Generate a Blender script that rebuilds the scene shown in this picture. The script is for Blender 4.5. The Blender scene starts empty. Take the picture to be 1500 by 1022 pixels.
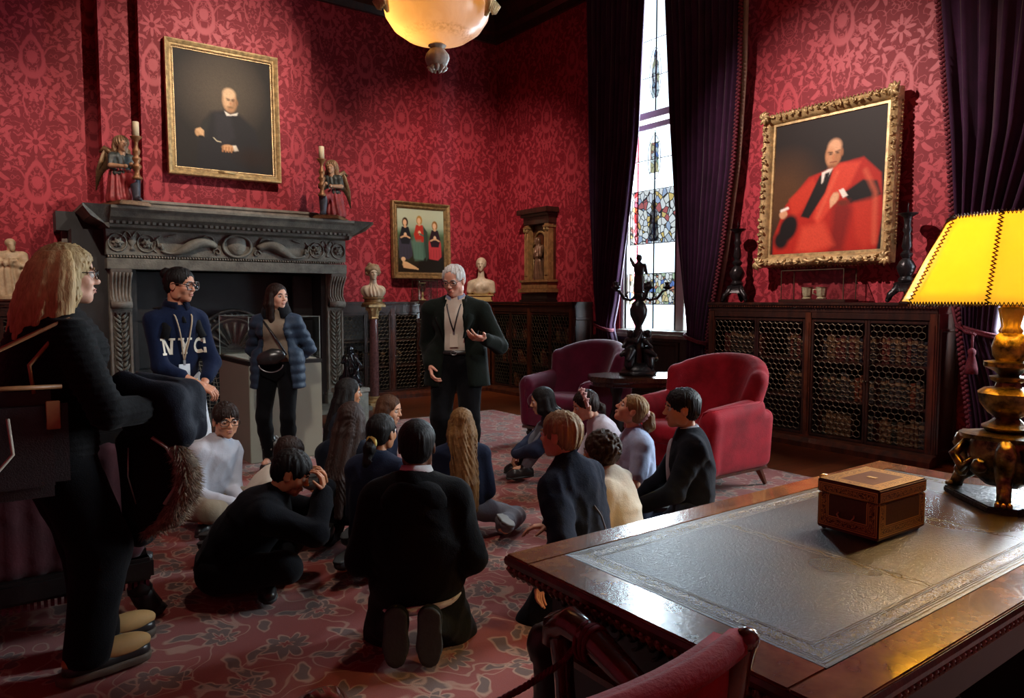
import bpy, bmesh, math, random
import numpy as np
from mathutils import Vector, Matrix
from mathutils.bvhtree import BVHTree

random.seed(7); RNG = np.random.default_rng(7)
scene = bpy.context.scene
COL = scene.collection
R = math.radians
PI = math.pi

# ------------------------------------------------------------------ camera
cd = bpy.data.cameras.new('camera'); cam = bpy.data.objects.new('camera', cd); COL.objects.link(cam)
cd.sensor_width = 36; cd.lens = 36*1070/1500; cd.clip_start = 0.05
cam.location = (0, 0, 1.47); cam.rotation_euler = (R(90-3.8), 0, R(-36))
scene.camera = cam
# ------------------------------------------------------------------ world, lights, exposure
world = bpy.data.worlds.new('sky'); scene.world = world; world.use_nodes = True
bg = world.node_tree.nodes['Background']; bg.inputs[0].default_value = (0.80, 0.90, 1.0, 1); bg.inputs[1].default_value = 2.0
def area(name, loc, direction, sx, sy, watts, color, spread=180):
    l = bpy.data.lights.new(name, 'AREA'); l.shape = 'RECTANGLE'; l.size = sx; l.size_y = sy; l.energy = watts; l.color = color; l.spread = R(spread)
    o = bpy.data.objects.new(name, l); COL.objects.link(o); o.location = loc
    o.rotation_euler = Vector(direction).to_track_quat('-Z', 'Y').to_euler(); return o
def spot(name, loc, target, watts, color, size, blend=0.6, radius=0.05):
    l = bpy.data.lights.new(name, 'SPOT'); l.energy = watts; l.color = color; l.spot_size = R(size); l.spot_blend = blend; l.shadow_soft_size = radius
    o = bpy.data.objects.new(name, l); COL.objects.link(o); o.location = loc
    o.rotation_euler = (Vector(target)-Vector(loc)).to_track_quat('-Z', 'Y').to_euler(); return o
DAY = (0.86, 0.93, 1.0); WARM = (1.0, 0.74, 0.50)
area('daylight_far_window', (7.52, 6.65, 3.25), (-1, 0, 0), 1.6, 4.7, 820, DAY)
area('daylight_near_window', (7.52, 1.65, 3.25), (-1, 0, 0), 1.6, 4.7, 1300, (.95, .96, 1.0))
# ceiling track spots for the pictures and shelves, then two added fill spots
spot('picture_spot_left', (3.4, 5.4, 6.0), (2.5, 9.85, 3.7), 700, (1.0, .80, .66), 50, 1)
spot('picture_spot_right', (3.0, 5.4, 5.4), (7.1, 4.1, 2.6), 900, (1.0, .80, .72), 50, 1)
spot('shelf_spot_corner', (4.0, 6.4, 6.0), (6.4, 10.3, 2.1), 820, (1.0, .80, .66), 58, 1)
spot('shelf_spot_left', (-.6, 5.6, 6.0), (-.1, 10.3, 1.9), 460, (1.0, .80, .66), 50, 1)
spot('centre_fill_spot', (2.6, 4.4, 6.1), (2.9, 4.8, 0), 480, (1.0, .86, .78), 66, 1, .25)  # added to brighten the carpet and the seated group
spot('front_fill_spot', (-.9, -.4, 5.9), (2.1, 5.6, 1.1), 560, (1.0, .90, .80), 32, 1, .25)  # added front fill for the faces of the standing adults
vs = scene.view_settings
scene.display_settings.display_device = 'sRGB'
vs.view_transform = 'Standard'; vs.look = 'None'; vs.gamma = 1; vs.use_curve_mapping = False; vs.exposure = 0.75
cy = scene.cycles
cy.use_denoising = True; cy.max_bounces = 7; cy.diffuse_bounces = 4; cy.glossy_bounces = 3; cy.transmission_bounces = 5; cy.transparent_max_bounces = 12
cy.caustics_reflective = False; cy.caustics_refractive = False; cy.sample_clamp_indirect = 4.0

# ------------------------------------------------------------------ node expressions
class E:
    """A number in a shader tree; arithmetic on it adds Math nodes."""
    def __init__(s, t, v): s.t = t; s.v = v
    def _n(s, op, *a, clamp=False):
        n = s.t.nodes.new('ShaderNodeMath'); n.operation = op; n.use_clamp = clamp
        for i, x in enumerate(a):
            x = x.v if isinstance(x, E) else x
            if isinstance(x, (int, float)): n.inputs[i].default_value = x
            else: s.t.links.new(x, n.inputs[i])
        return E(s.t, n.outputs[0])
    def __add__(s, o): return s._n('ADD', s, o)
    __radd__ = __add__
    def __sub__(s, o): return s._n('SUBTRACT', s, o)
    def __rsub__(s, o): return s._n('SUBTRACT', o, s)
    def __mul__(s, o): return s._n('MULTIPLY', s, o)
    __rmul__ = __mul__
    def __truediv__(s, o): return s._n('DIVIDE', s, o)
    def abs(s): return s._n('ABSOLUTE', s)
    def sin(s): return s._n('SINE', s)
    def cos(s): return s._n('COSINE', s)
    def sqrt(s): return s._n('SQRT', s)
    def frac(s): return s._n('FRACT', s)
    def floor(s): return s._n('FLOOR', s)
    def mx(s, o): return s._n('MAXIMUM', s, o)
    def mn(s, o): return s._n('MINIMUM', s, o)
    def sat(s): return s._n('ADD', s, 0.0, clamp=True)
    def at2(s, o): return s._n('ARCTAN2', s, o)
    def ping(s, o): return s._n('PINGPONG', s, o)
    def below(s, edge, w): return ((edge - s)/w + .5).sat()        # 1 where s < edge, soft over w
def hyp(a, b): return (a*a + b*b).sqrt()
def new_mat(name):
    m = bpy.data.materials.new(name); m.use_nodes = True
    return m, m.node_tree, m.node_tree.nodes['Principled BSDF']
def coords(t, kind='Object'):
    n = t.nodes.new('ShaderNodeTexCoord'); s = t.nodes.new('ShaderNodeSeparateXYZ'); t.links.new(n.outputs[kind], s.inputs[0])
    return n.outputs[kind], [E(t, s.outputs[i]) for i in range(3)]
def vec(t, x, y, z=0.0):
    n = t.nodes.new('ShaderNodeCombineXYZ')
    for i, a in enumerate((x, y, z)):
        if isinstance(a, E): t.links.new(a.v, n.inputs[i])
        else: n.inputs[i].default_value = a
    return n.outputs[0]
def noise(t, v, scale, detail=2, rough=.5, dist=0.0):
    n = t.nodes.new('ShaderNodeTexNoise'); n.inputs['Scale'].default_value = scale; n.inputs['Detail'].default_value = detail
    n.inputs['Roughness'].default_value = rough; n.inputs['Distortion'].default_value = dist
    if v is not None: t.links.new(v, n.inputs['Vector'])
    return E(t, n.outputs['Fac'])
def scaled(t, v, s):
    n = t.nodes.new('ShaderNodeVectorMath'); n.operation = 'MULTIPLY'; t.links.new(v, n.inputs[0]); n.inputs[1].default_value = s
    return n.outputs[0]
def mixc(t, f, a, b):
    n = t.nodes.new('ShaderNodeMix'); n.data_type = 'RGBA'
    if isinstance(f, E): t.links.new(f.v, n.inputs[0])
    else: n.inputs[0].default_value = f
    for i, c in ((6, a), (7, b)):
        if isinstance(c, tuple): n.inputs[i].default_value = (*c[:3], 1)
        else: t.links.new(c, n.inputs[i])
    return n.outputs[2]
def bump(t, b, h, strength=.3, dist=.01):
    n = t.nodes.new('ShaderNodeBump'); n.inputs['Strength'].default_value = strength; n.inputs['Distance'].default_value = dist
    t.links.new(h.v if isinstance(h, E) else h, n.inputs['Height']); t.links.new(n.outputs[0], b.inputs['Normal'])
def hexc(h):
    c = [int(h[i:i+2], 16)/255 for i in (0, 2, 4)]
    return tuple(x/12.92 if x <= .04045 else ((x+.055)/1.055)**2.4 for x in c)
def simple(name, col, rough=.6, metal=0.0, var=.25, vscale=6.0, bmp=0.0, bscale=60.0, stretch=(1, 1, 1), spec=.5, coat=0.0, sheen=0.0, col2=None):
    m, t, b = new_mat(name); v, xyz = coords(t)
    if isinstance(col, str): col = hexc(col)
    if isinstance(col2, str): col2 = hexc(col2)
    vv = scaled(t, v, stretch)
    n = noise(t, vv, vscale, 4, .6)
    c2 = col2 or tuple(x*(1-var) for x in col)
    t.links.new(mixc(t, ((n-.35)*3.0).sat(), c2, col), b.inputs['Base Color'])
    b.inputs['Roughness'].default_value = rough; b.inputs['Metallic'].default_value = metal
    b.inputs['Specular IOR Level'].default_value = spec; b.inputs['Coat Weight'].default_value = coat
    if sheen: b.inputs['Sheen Weight'].default_value = sheen; b.inputs['Sheen Roughness'].default_value = .4
    if bmp: bump(t, b, noise(t, vv, bscale, 3, .6), bmp, .01)
    return m
_fab = {}
def fabric(col, rough=.92, bmp=.35, scale=220, sheen=.04):
    k = (col, rough, bmp, scale)
    if k not in _fab:
        m, t, b = new_mat('cloth_%s' % col); v, xyz = coords(t); c = hexc(col)
        n = noise(t, v, 5, 3)
        t.links.new(mixc(t, n, tuple(x*.8 for x in c), tuple(x*1.12 for x in c)), b.inputs['Base Color'])
        b.inputs['Roughness'].default_value = rough; b.inputs['Sheen Weight'].default_value = sheen; b.inputs['Specular IOR Level'].default_value = .12
        bump(t, b, noise(t, v, 9, 3)*1.5 + noise(t, v, scale, 2)*.25, bmp, .02)
        _fab[k] = m
    return _fab[k]
def emit(name, col, strength):
    m, t, b = new_mat(name)
    b.inputs['Base Color'].default_value = (*col, 1); b.inputs['Emission Color'].default_value = (*col, 1); b.inputs['Emission Strength'].default_value = strength
    return m
def attr_mat(name, rough=.5, coat=0.0, spec=.25):
    m, t, b = new_mat(name); a = t.nodes.new('ShaderNodeAttribute'); a.attribute_name = 'paint'
    t.links.new(a.outputs['Color'], b.inputs['Base Color']); b.inputs['Roughness'].default_value = rough; b.inputs['Coat Weight'].default_value = coat; b.inputs['Specular IOR Level'].default_value = spec
    v, xyz = coords(t); bump(t, b, noise(t, v, 90, 3), .08, .004)
    return m

# ------------------------------------------------------------------ mesh helpers
class MB:
    def __init__(s): s.V = []; s.F = []; s.n = 0
    def add(s, v, f):
        v = np.asarray(v, float).reshape(-1, 3); s.V.append(v); s.F += [tuple(int(i)+s.n for i in q) for q in f]; s.n += len(v); return s
    def box(s, x0, x1, y0, y1, z0, z1):
        v = [(x, y, z) for z in (z0, z1) for y in (y0, y1) for x in (x0, x1)]
        return s.add(v, [(0, 2, 3, 1), (4, 5, 7, 6), (0, 1, 5, 4), (2, 6, 7, 3), (0, 4, 6, 2), (1, 3, 7, 5)])
    def obox(s, c, X, Y, Z):
        c, X, Y, Z = (np.asarray(a, float) for a in (c, X, Y, Z))
        v = [c+a*X+b*Y+d*Z for d in (-1, 1) for b in (-1, 1) for a in (-1, 1)]
        return s.add(v, [(0, 2, 3, 1), (4, 5, 7, 6), (0, 1, 5, 4), (2, 6, 7, 3), (0, 4, 6, 2), (1, 3, 7, 5)])
    def lathe(s, prof, c=(0, 0, 0), n=20, ribs=0, amp=0.0, rz=0.0):
        c = np.asarray(c, float); m = len(prof); a = np.arange(n)*2*PI/n + rz
        V = []
        for r, z in prof:
            rr = r*(1+amp*np.cos(ribs*a)) if ribs else np.full(n, r)
            V.append(np.stack([c[0]+rr*np.cos(a), c[1]+rr*np.sin(a), np.full(n, c[2]+z)], 1))
        F = [(i*n+j, i*n+(j+1) % n, (i+1)*n+(j+1) % n, (i+1)*n+j) for i in range(m-1) for j in range(n)]
        F.append(tuple(range(n-1, -1, -1))); F.append(tuple((m-1)*n+j for j in range(n)))
        return s.add(np.concatenate(V), F)
    def tube(s, pts, rad, n=8, closed=False, flat=1.0, up=None):
        P = np.asarray(pts, float); m = len(P); rad = np.broadcast_to(np.asarray(rad, float), (m,))
        T = np.gradient(P, axis=0) if not closed else np.roll(P, -1, 0)-np.roll(P, 1, 0)
        T /= np.linalg.norm(T, axis=1)[:, None]+1e-9
        u = np.asarray(up, float) if up is not None else (np.array([0, 0, 1.]) if abs(T[0][2]) < .9 else np.array([1., 0, 0]))
        a = np.arange(n)*2*PI/n; V = []
        for i in range(m):
            if up is None and i: u = U
            U = u-T[i]*(u@T[i]); U /= np.linalg.norm(U)+1e-9; W = np.cross(T[i], U)
            V.append(P[i]+rad[i]*(np.cos(a)[:, None]*U*flat+np.sin(a)[:, None]*W))
        F = [(i*n+j, i*n+(j+1) % n, ((i+1) % m)*n+(j+1) % n, ((i+1) % m)*n+j) for i in range(m if closed else m-1) for j in range(n)]
        if not closed: F.append(tuple(range(n-1, -1, -1))); F.append(tuple((m-1)*n+j for j in range(n)))
        return s.add(np.concatenate(V), F)
    def ball(s, c, r, n=10, sq=(1, 1, 1)):
        k = max(4, n//2); prof = [(max(1e-4, r*math.sin(PI*i/k)), -r*math.cos(PI*i/k)) for i in range(k+1)]
        o = MB().lathe(prof, n=n); return s.add(o.V[0]*np.array(sq)+np.array(c), o.F)
    def grid(s, P):                       # P: (a, b, 3) array
        a, b = P.shape[:2]
        return s.add(P.reshape(-1, 3), [(i*b+j, i*b+j+1, (i+1)*b+j+1, (i+1)*b+j) for i in range(a-1) for j in range(b-1)])
    def prism(s, poly, axis, d0, d1):     # poly in the two other axes, extruded along axis
        n = len(poly); V = []
        for d in (d0, d1):
            for p in poly:
                q = list(p); q.insert(axis, d); V.append(q)
        return s.add(V, [tuple(range(n))[::-1], tuple(range(n, 2*n))]+[(i, (i+1) % n, n+(i+1) % n, n+i) for i in range(n)])
    def xf(s, M):
        M = np.array(M); s.V = [v@M[:3, :3].T+M[:3, 3] for v in s.V]; return s
    def join(s, o):
        if o.n: s.add(np.concatenate(o.V), o.F)
        return s
    def mesh(s, name):
        me = bpy.data.meshes.new(name); me.from_pydata(np.concatenate(s.V).tolist() if s.V else [], [], s.F); return me
def link(name, me, m=None, parent=None, smooth=False, kind=None):
    if m is not None and not len(me.materials): me.materials.append(m)
    if smooth:
        me.polygons.foreach_set('use_smooth', [True]*len(me.polygons))
        if smooth is not True: me.set_sharp_from_angle(angle=R(smooth))
    o = bpy.data.objects.new(name, me); COL.objects.link(o)
    if parent is not None: o.parent = parent
    if kind: o['kind'] = kind
    return o
def obj(name, mb, m, parent=None, smooth=False, kind=None, fix=True, bevel=0.0):
    me = mb.mesh(name)
    if fix:
        b = bmesh.new(); b.from_mesh(me); bmesh.ops.recalc_face_normals(b, faces=b.faces)
        if bevel: bmesh.ops.bevel(b, geom=[e for e in b.edges if e.is_manifold and e.calc_face_angle(0) > .5], offset=bevel, segments=2, affect='EDGES', clamp_overlap=True)
        b.to_mesh(me); b.free()
    return link(name, me, m, parent, smooth or (40 if bevel else False), kind)
def tag(o, label, cat, group=None):
    o['label'] = label; o['category'] = cat
    if group: o['group'] = group
    return o
def thing(name, label, cat, loc=(0, 0, 0), rz=0.0, group=None):
    o = bpy.data.objects.new(name, None); COL.objects.link(o); o.empty_display_size = .1
    o.location = loc; o.rotation_euler = (0, 0, rz); return tag(o, label, cat, group)
def struct(name, mb, m, parent=None, **k): return obj(name, mb, m, parent, kind='structure', **k)
def frame_mb(w, h, prof):
    """Mitred moulding round a w x h opening in the xz plane facing -y; prof = [(outward, height)]."""
    c = [(-w/2, -h/2), (w/2, -h/2), (w/2, h/2), (-w/2, h/2)]; sg = [(-1, -1), (1, -1), (1, 1), (-1, 1)]
    n = len(prof); V = [(c[k][0]+sg[k][0]*o, -d, c[k][1]+sg[k][1]*o) for k in range(4) for o, d in prof]
    F = [(k*n+i, k*n+i+1, ((k+1) % 4)*n+i+1, ((k+1) % 4)*n+i) for k in range(4) for i in range(n-1)]
    F += [(k*n+n-1, k*n, ((k+1) % 4)*n, ((k+1) % 4)*n+n-1) for k in range(4)]
    return MB().add(V, F)
def paint_mesh(name, w, h, img, m, parent):
    """A flat canvas in the xz plane facing -y, colours from the array img (rows from the top, linear rgb)."""
    a, b = img.shape[:2]; x = np.linspace(-w/2, w/2, b); z = np.linspace(h/2, -h/2, a)
    P = np.zeros((a, b, 3)); P[..., 0] = x[None]; P[..., 2] = z[:, None]
    me = MB().grid(P).mesh(name); ca = me.color_attributes.new('paint', 'FLOAT_COLOR', 'POINT')
    c = np.ones((a*b, 4), np.float32); c[:, :3] = img.reshape(-1, 3); ca.data.foreach_set('color', c.ravel())
    return link(name, me, m, parent)
class Canvas:
    def __init__(s, w, h, bgc, vig=0.0):
        s.y, s.x = np.mgrid[0:1:h*1j, 0:1:w*1j]; s.asp = h/w; s.im = np.zeros((h, w, 3)); s.im[:] = hexc(bgc)
    def put(s, d, col, soft=.012, a=1.0):
        k = np.clip(.5-d/soft, 0, 1)*a; c = hexc(col) if isinstance(col, str) else col
        s.im = s.im*(1-k[..., None])+np.array(c)*k[..., None]; return s
    def ell(s, cx, cy, rx, ry, col, soft=.012, rot=0.0, a=1.0):
        X = s.x-cx; Y = (s.y-cy)*s.asp; c, q = math.cos(rot), math.sin(rot); X, Y = X*c+Y*q, -X*q+Y*c
        return s.put((np.sqrt((X/rx)**2+(Y/ry)**2)-1)*min(rx, ry), col, soft, a)
    def poly(s, pts, col, soft=.012, a=1.0):
        P = np.array(pts, float); X = s.x; Y = s.y*s.asp; P[:, 1] *= s.asp; d = np.full(X.shape, 9.); ins = np.zeros(X.shape, bool)
        for i in range(len(P)):
            p, q = P[i], P[(i+1) % len(P)]; e = q-p; wx, wy = X-p[0], Y-p[1]
            t = np.clip((wx*e[0]+wy*e[1])/(e@e+1e-12), 0, 1); d = np.minimum(d, np.hypot(wx-t*e[0], wy-t*e[1]))
            c = (p[1] > Y) != (q[1] > Y); ins ^= c & (X < (q[0]-p[0])*(Y-p[1])/(q[1]-p[1]+1e-12)+p[0])
        return s.put(np.where(ins, -d, d), col, soft, a)
    def stroke(s, pts, w, col, soft=.01, a=1.0):
        P = np.array(pts, float); X = s.x; Y = s.y*s.asp; P[:, 1] *= s.asp; d = np.full(X.shape, 9.)
        for p, q in zip(P[:-1], P[1:]):
            e = q-p; wx, wy = X-p[0], Y-p[1]; t = np.clip((wx*e[0]+wy*e[1])/(e@e+1e-12), 0, 1); d = np.minimum(d, np.hypot(wx-t*e[0], wy-t*e[1]))
        return s.put(d-w, col, soft, a)
# ------------------------------------------------------------------ implicit surfaces (bodies, clothes, statues)
class SDF:
    """Blend of tapered capsules and ellipsoids, meshed with surface nets."""
    def __init__(s, k=.02): s.p = []; s.k = k
    def cap(s, a, b, ra, rb=None, k=None, sub=False):
        s.p.append(('c', np.asarray(a, float), np.asarray(b, float), ra, ra if rb is None else rb, k, sub)); return s
    def ell(s, c, r, M=None, k=None, sub=False):
        r = np.asarray(r, float)*np.ones(3); s.p.append(('e', np.asarray(c, float), r, np.eye(3) if M is None else np.asarray(M, float), 0, k, sub)); return s
    def chain(s, pts, rads, k=None):
        for i in range(len(pts)-1): s.cap(pts[i], pts[i+1], rads[i], rads[i+1], k)
        return s
    def bounds(s, p, pad):
        if p[0] == 'c': return np.minimum(p[1]-p[3], p[2]-p[4])-pad, np.maximum(p[1]+p[3], p[2]+p[4])+pad
        r = np.sqrt(((p[3]*p[2][:, None])**2).sum(0)); return p[1]-r-pad, p[1]+r+pad
    def dist(s, p, X, Y, Z):
        if p[0] == 'c':
            _, a, b, ra, rb = p[:5]; e = b-a; L2 = e@e+1e-9
            x, y, z = X-a[0], Y-a[1], Z-a[2]
            t = np.clip((x*e[0]+y*e[1]+z*e[2])/L2, 0, 1)
            return np.sqrt((x-t*e[0])**2+(y-t*e[1])**2+(z-t*e[2])**2)-(ra+(rb-ra)*t)
        _, c, r, M = p[:4]; x, y, z = X-c[0], Y-c[1], Z-c[2]
        q = [M[i, 0]*x+M[i, 1]*y+M[i, 2]*z for i in range(3)]
        k0 = np.sqrt((q[0]/r[0])**2+(q[1]/r[1])**2+(q[2]/r[2])**2); k1 = np.sqrt((q[0]/r[0]**2)**2+(q[1]/r[1]**2)**2+(q[2]/r[2]**2)**2)
        return k0*(k0-1)/(k1+1e-6)
    def mesh(s, name, h, disp=None, clip=None, vonly=False):
        lo = np.min([s.bounds(p, 0)[0] for p in s.p if not p[6]], 0)-3*h-.012; hi = np.max([s.bounds(p, 0)[1] for p in s.p if not p[6]], 0)+3*h+.012
        N = np.ceil((hi-lo)/h).astype(int)+1; f = np.full(N, 1.0, np.float32)
        ax = [lo[i]+h*np.arange(N[i]) for i in range(3)]
        for p in s.p:
            k = s.k if p[5] is None else p[5]
            a, b = s.bounds(p, 2*h+2*k); i0 = np.clip(np.floor((a-lo)/h).astype(int), 0, N-1); i1 = np.clip(np.ceil((b-lo)/h).astype(int)+1, 1, N)
            sl = tuple(slice(i0[i], i1[i]) for i in range(3))
            if any(i1[i] <= i0[i] for i in range(3)): continue
            X, Y, Z = np.meshgrid(*[ax[i][sl[i]].astype(np.float32) for i in range(3)], indexing='ij', sparse=True)
            d = s.dist(p, X, Y, Z); g = f[sl]
            if p[6]: t = np.clip(.5-.5*(g+d)/k, 0, 1); f[sl] = g+(-d-g)*t+k*t*(1-t)
            else: t = np.clip(.5+.5*(g-d)/k, 0, 1); f[sl] = g+(d-g)*t-k*t*(1-t)
        X, Y, Z = np.meshgrid(*[a.astype(np.float32) for a in ax], indexing='ij', sparse=True)
        if disp is not None:
            near = np.abs(f) < .06; idx = np.nonzero(near); f[idx] += disp(ax[0][idx[0]], ax[1][idx[1]], ax[2][idx[2]])
        if clip is not None: f = np.maximum(f, clip(X, Y, Z).astype(np.float32))
        V, F = surface_nets(f); V = V*h+lo
        return MB().add(V, []) if not len(V) else raw(name, V, F, vonly)
def surface_nets(f):
    ins = f < 0; n = np.array(f.shape)-1
    cnt = np.zeros(n, np.int8)
    cs = [(i, j, k) for i in (0, 1) for j in (0, 1) for k in (0, 1)]
    for c in cs: cnt += ins[c[0]:c[0]+n[0], c[1]:c[1]+n[1], c[2]:c[2]+n[2]]
    I = np.nonzero((cnt > 0) & (cnt < 8)); I = np.stack(I, 1); M = len(I)
    if not M: return np.zeros((0, 3)), np.zeros((0, 4), int)
    ids = -np.ones(n, np.int64); ids[tuple(I.T)] = np.arange(M)
    acc = np.zeros((M, 3)); w = np.zeros(M)
    for a in cs:
        for d in range(3):
            if a[d]: continue
            b = list(a); b[d] = 1
            A = I+a; B = I+np.array(b); fa = f[tuple(A.T)]; fb = f[tuple(B.T)]; x = (fa < 0) != (fb < 0)
            t = np.where(x, fa/(fa-fb+1e-12), 0); q = np.tile(np.array(a, float), (M, 1)); q[:, d] += t
            acc += q*x[:, None]; w += x
    V = I+acc/w[:, None]; Fs = []
    for d in range(3):
        u, v = [(1, 2), (2, 0), (0, 1)][d]
        s0 = [slice(None)]*3; s1 = [slice(None)]*3; s0[d] = slice(0, -1); s1[d] = slice(1, None)
        for ax_ in (u, v): s0[ax_] = slice(1, -1); s1[ax_] = slice(1, -1)
        a = ins[tuple(s0)]; b = ins[tuple(s1)]; E_ = np.stack(np.nonzero(a != b), 1)
        if not len(E_): continue
        sgn = a[tuple(E_.T)]; E_[:, u] += 1; E_[:, v] += 1
        def cell(du, dv):
            q = E_.copy(); q[:, u] -= du; q[:, v] -= dv; return ids[tuple(q.T)]
        Q = np.stack([cell(1, 1), cell(0, 1), cell(0, 0), cell(1, 0)], 1); Q[~sgn] = Q[~sgn][:, ::-1]; Fs.append(Q)
    F = np.concatenate(Fs); return V, F[(F >= 0).all(1)]
def raw(name, V, F, vonly=False):
    if vonly: return V, F
    me = bpy.data.meshes.new(name); me.vertices.add(len(V)); me.vertices.foreach_set('co', np.asarray(V, np.float32).ravel())
    me.loops.add(F.size); me.loops.foreach_set('vertex_index', F.ravel().astype(np.int32)); me.polygons.add(len(F))
    me.polygons.foreach_set('loop_start', np.arange(0, F.size, 4, dtype=np.int32))
    me.update(calc_edges=True); me.validate(); return me
def wrinkle(amp, f=1.0, seed=0):
    """Soft cloth creases: warped ridges in a few directions."""
    r = np.random.default_rng(seed); W = r.normal(size=(4, 3))*np.array([17, 17, 13])*f; ph = r.uniform(0, 6.28, 4); G = r.normal(size=(4, 3))*9*f
    def d(x, y, z):
        q = np.zeros_like(x)
        for w, g, p in zip(W, G, ph):
            u = w[0]*x+w[1]*y+w[2]*z+p+1.6*np.sin(g[0]*x+g[1]*y+g[2]*z+p); m = .5+.5*np.sin(g[1]*x-g[2]*y+g[0]*z+2*p)
            q += np.maximum(0, 1-np.sqrt(np.abs(np.sin(u*.5))+.01))*m
        return (-amp*q*1.1).astype(np.float32)
    return d
def rotz(a): c, s = math.cos(a), math.sin(a); return np.array([[c, -s, 0], [s, c, 0], [0, 0, 1.]])
def roty(a): c, s = math.cos(a), math.sin(a); return np.array([[c, 0, s], [0, 1, 0], [-s, 0, c.__class__(c)]])
def rotx(a): c, s = math.cos(a), math.sin(a); return np.array([[1, 0, 0], [0, c, -s], [0, s, c]])
# ------------------------------------------------------------------ materials of the room
def damask(name, axis, lo, hi, w=1.2, h=1.45):
    m, t, b = new_mat(name); v, xyz = coords(t); u = xyz[axis]/w; z = xyz[2]/h
    du = ((u+.5).frac()-.5).abs(); da = z.frac()-.5; db = (z+.5).frac()-.5
    tot = None
    for d, q in ((du, da), (.5-du, db)):
        X = d*w/1.3; Z = q*h/1.3
        wp = noise(t, vec(t, X*1.0, Z*1.0, 3.3), 13, 2); X2 = X+(wp-.5)*.05; Z2 = Z+(wp-.5)*.06
        rr = hyp(X2/(.080-Z2*.13), (Z2+.03)/.165)
        f = (rr-1).abs().below(.20, .12).mx(rr.below(.40, .1))
        r = hyp(X, Z-.33); th = (Z-.33).at2(X)
        f = f.mx((r-((th*8).cos()*.36+.66)*.105).below(0, .006)*(1-r.below(.026, .006)))
        for cx, cz, rad, n, tw in ((.19, -.20, .12, 5, 16.0), (.15, .20, .10, 5, -20.0), (.28, .05, .10, 4, 18.0), (.10, -.36, .085, 4, -24.0), (.33, .27, .085, 4, 14.0), (.24, .42, .08, 5, -18.0)):
            r = hyp(X2-cx, Z2-cz); th = (Z2-cz).at2(X2-cx)
            f = f.mx((r-((th*n+r*tw*1.6).cos()*.52+.50)*rad).below(0, .010)*(1-r.below(rad*.25, .01)))
        f = f.mx((X2-(Z2*11).sin()*.02-.055).abs().below(.008, .006)*Z2.below(-.12, .05)).mx((hyp(X2-.22, Z2+.03)-.13).abs().below(.007, .006)*(X2-.20).below(0, .05)*.9)
        r = hyp(X2, Z2+.34); th = (Z2+.34).at2(X2); f = f.mx((r-((th*6+1.57).cos()*.4+.55)*.1).below(0, .01))
        tot = f if tot is None else tot.mx(f)
    n = noise(t, vec(t, du*w, (z*2).frac().ping(.5)*h*.5, 1.7), 15, 1); vine = (n-.5).abs().below(.03, .02)*.75
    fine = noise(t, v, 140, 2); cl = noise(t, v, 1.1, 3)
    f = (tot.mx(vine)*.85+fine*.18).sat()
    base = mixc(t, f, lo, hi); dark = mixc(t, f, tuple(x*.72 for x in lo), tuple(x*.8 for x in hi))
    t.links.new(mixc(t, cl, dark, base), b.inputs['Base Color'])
    t.links.new((.62-f*.16).v, b.inputs['Roughness']); b.inputs['Specular IOR Level'].default_value = .3
    bump(t, b, f+fine*.3, .12, .004); return m
LO, HI = (.20, .007, .016), (.46, .048, .066)
M_damx = damask('red_silk_damask_back', 0, LO, HI); M_damy = damask('red_silk_damask_right', 1, LO, HI)
M_wood = simple('dark_walnut', '3a1d12', .38, 0, .5, 5, .1, 30, (3, 3, .6), .5, .25, col2='1c0d08')
M_wood2 = simple('walnut_moulding', '5a2c18', .35, 0, .5, 6, .1, 30, (3, 3, .6), .5, .3, col2='2c140b')
M_woodblack = simple('black_stained_oak', '17100d', .45, 0, .4, 6, .1, 40)
M_velvet = simple('wine_velvet', (.042, .009, .040), .75, 0, .4, 5, .12, 160, spec=.15, sheen=.5)
M_velvet_red = simple('crimson_velvet', (.36, .010, .022), .72, 0, .45, 6, .2, 120, spec=.12, sheen=.12)
M_gold = simple('old_gilding', (.64, .46, .21), .42, .35, .55, 18, .25, 90)
M_golddark = simple('tarnished_gilding', (.36, .22, .085), .42, .4, .6, 20, .3, 90)
M_bronze = simple('black_bronze', (.028, .026, .028), .28, .5, .5, 30, .3, 60)
M_stone = simple('grey_stone', (.20, .20, .165), .6, 0, .5, 9, .35, 45, col2=(.10, .10, .083))
M_stonelight = simple('weathered_stone', (.26, .24, .20), .6, 0, .4, 9, .3, 45)
M_frame = simple('flare_pale_window_stone', (.58, .57, .54), .6, 0, .15, 6)  # colour raised to put flare haze onto the backlit frame
M_slate_shade = simple('firebox_slate_return_shade', (.035, .038, .04), .7, 0, .3, 4)
M_marble = simple('cream_marble', (.66, .54, .38), .4, 0, .28, 14, .15, 60)
M_terra = simple('old_terracotta', (.50, .36, .22), .6, 0, .35, 12, .2, 60)
M_brass = simple('brass_wire', (.085, .065, .038), .5, .6, .3, 30)
def parquet():
    m, t, b = new_mat('polished_oak_boards'); v, xyz = coords(t)
    k = (xyz[1]/.09).floor(); g = noise(t, vec(t, xyz[0]*1.2+k*3.7, xyz[1]*22, k*.37), 3, 4); s = (k*12.9898).sin()*43758.5
    c = mixc(t, (g*.9+s.frac()*.35-.1).sat(), hexc('3a170a'), hexc('7a3a18'))
    gap = (xyz[1]/.09).frac().ping(.5).below(.03, .03); t.links.new(mixc(t, gap, c, (.01, .005, .003)), b.inputs['Base Color'])
    b.inputs['Roughness'].default_value = .28; bump(t, b, 1-gap, .2, .004); return m
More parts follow.
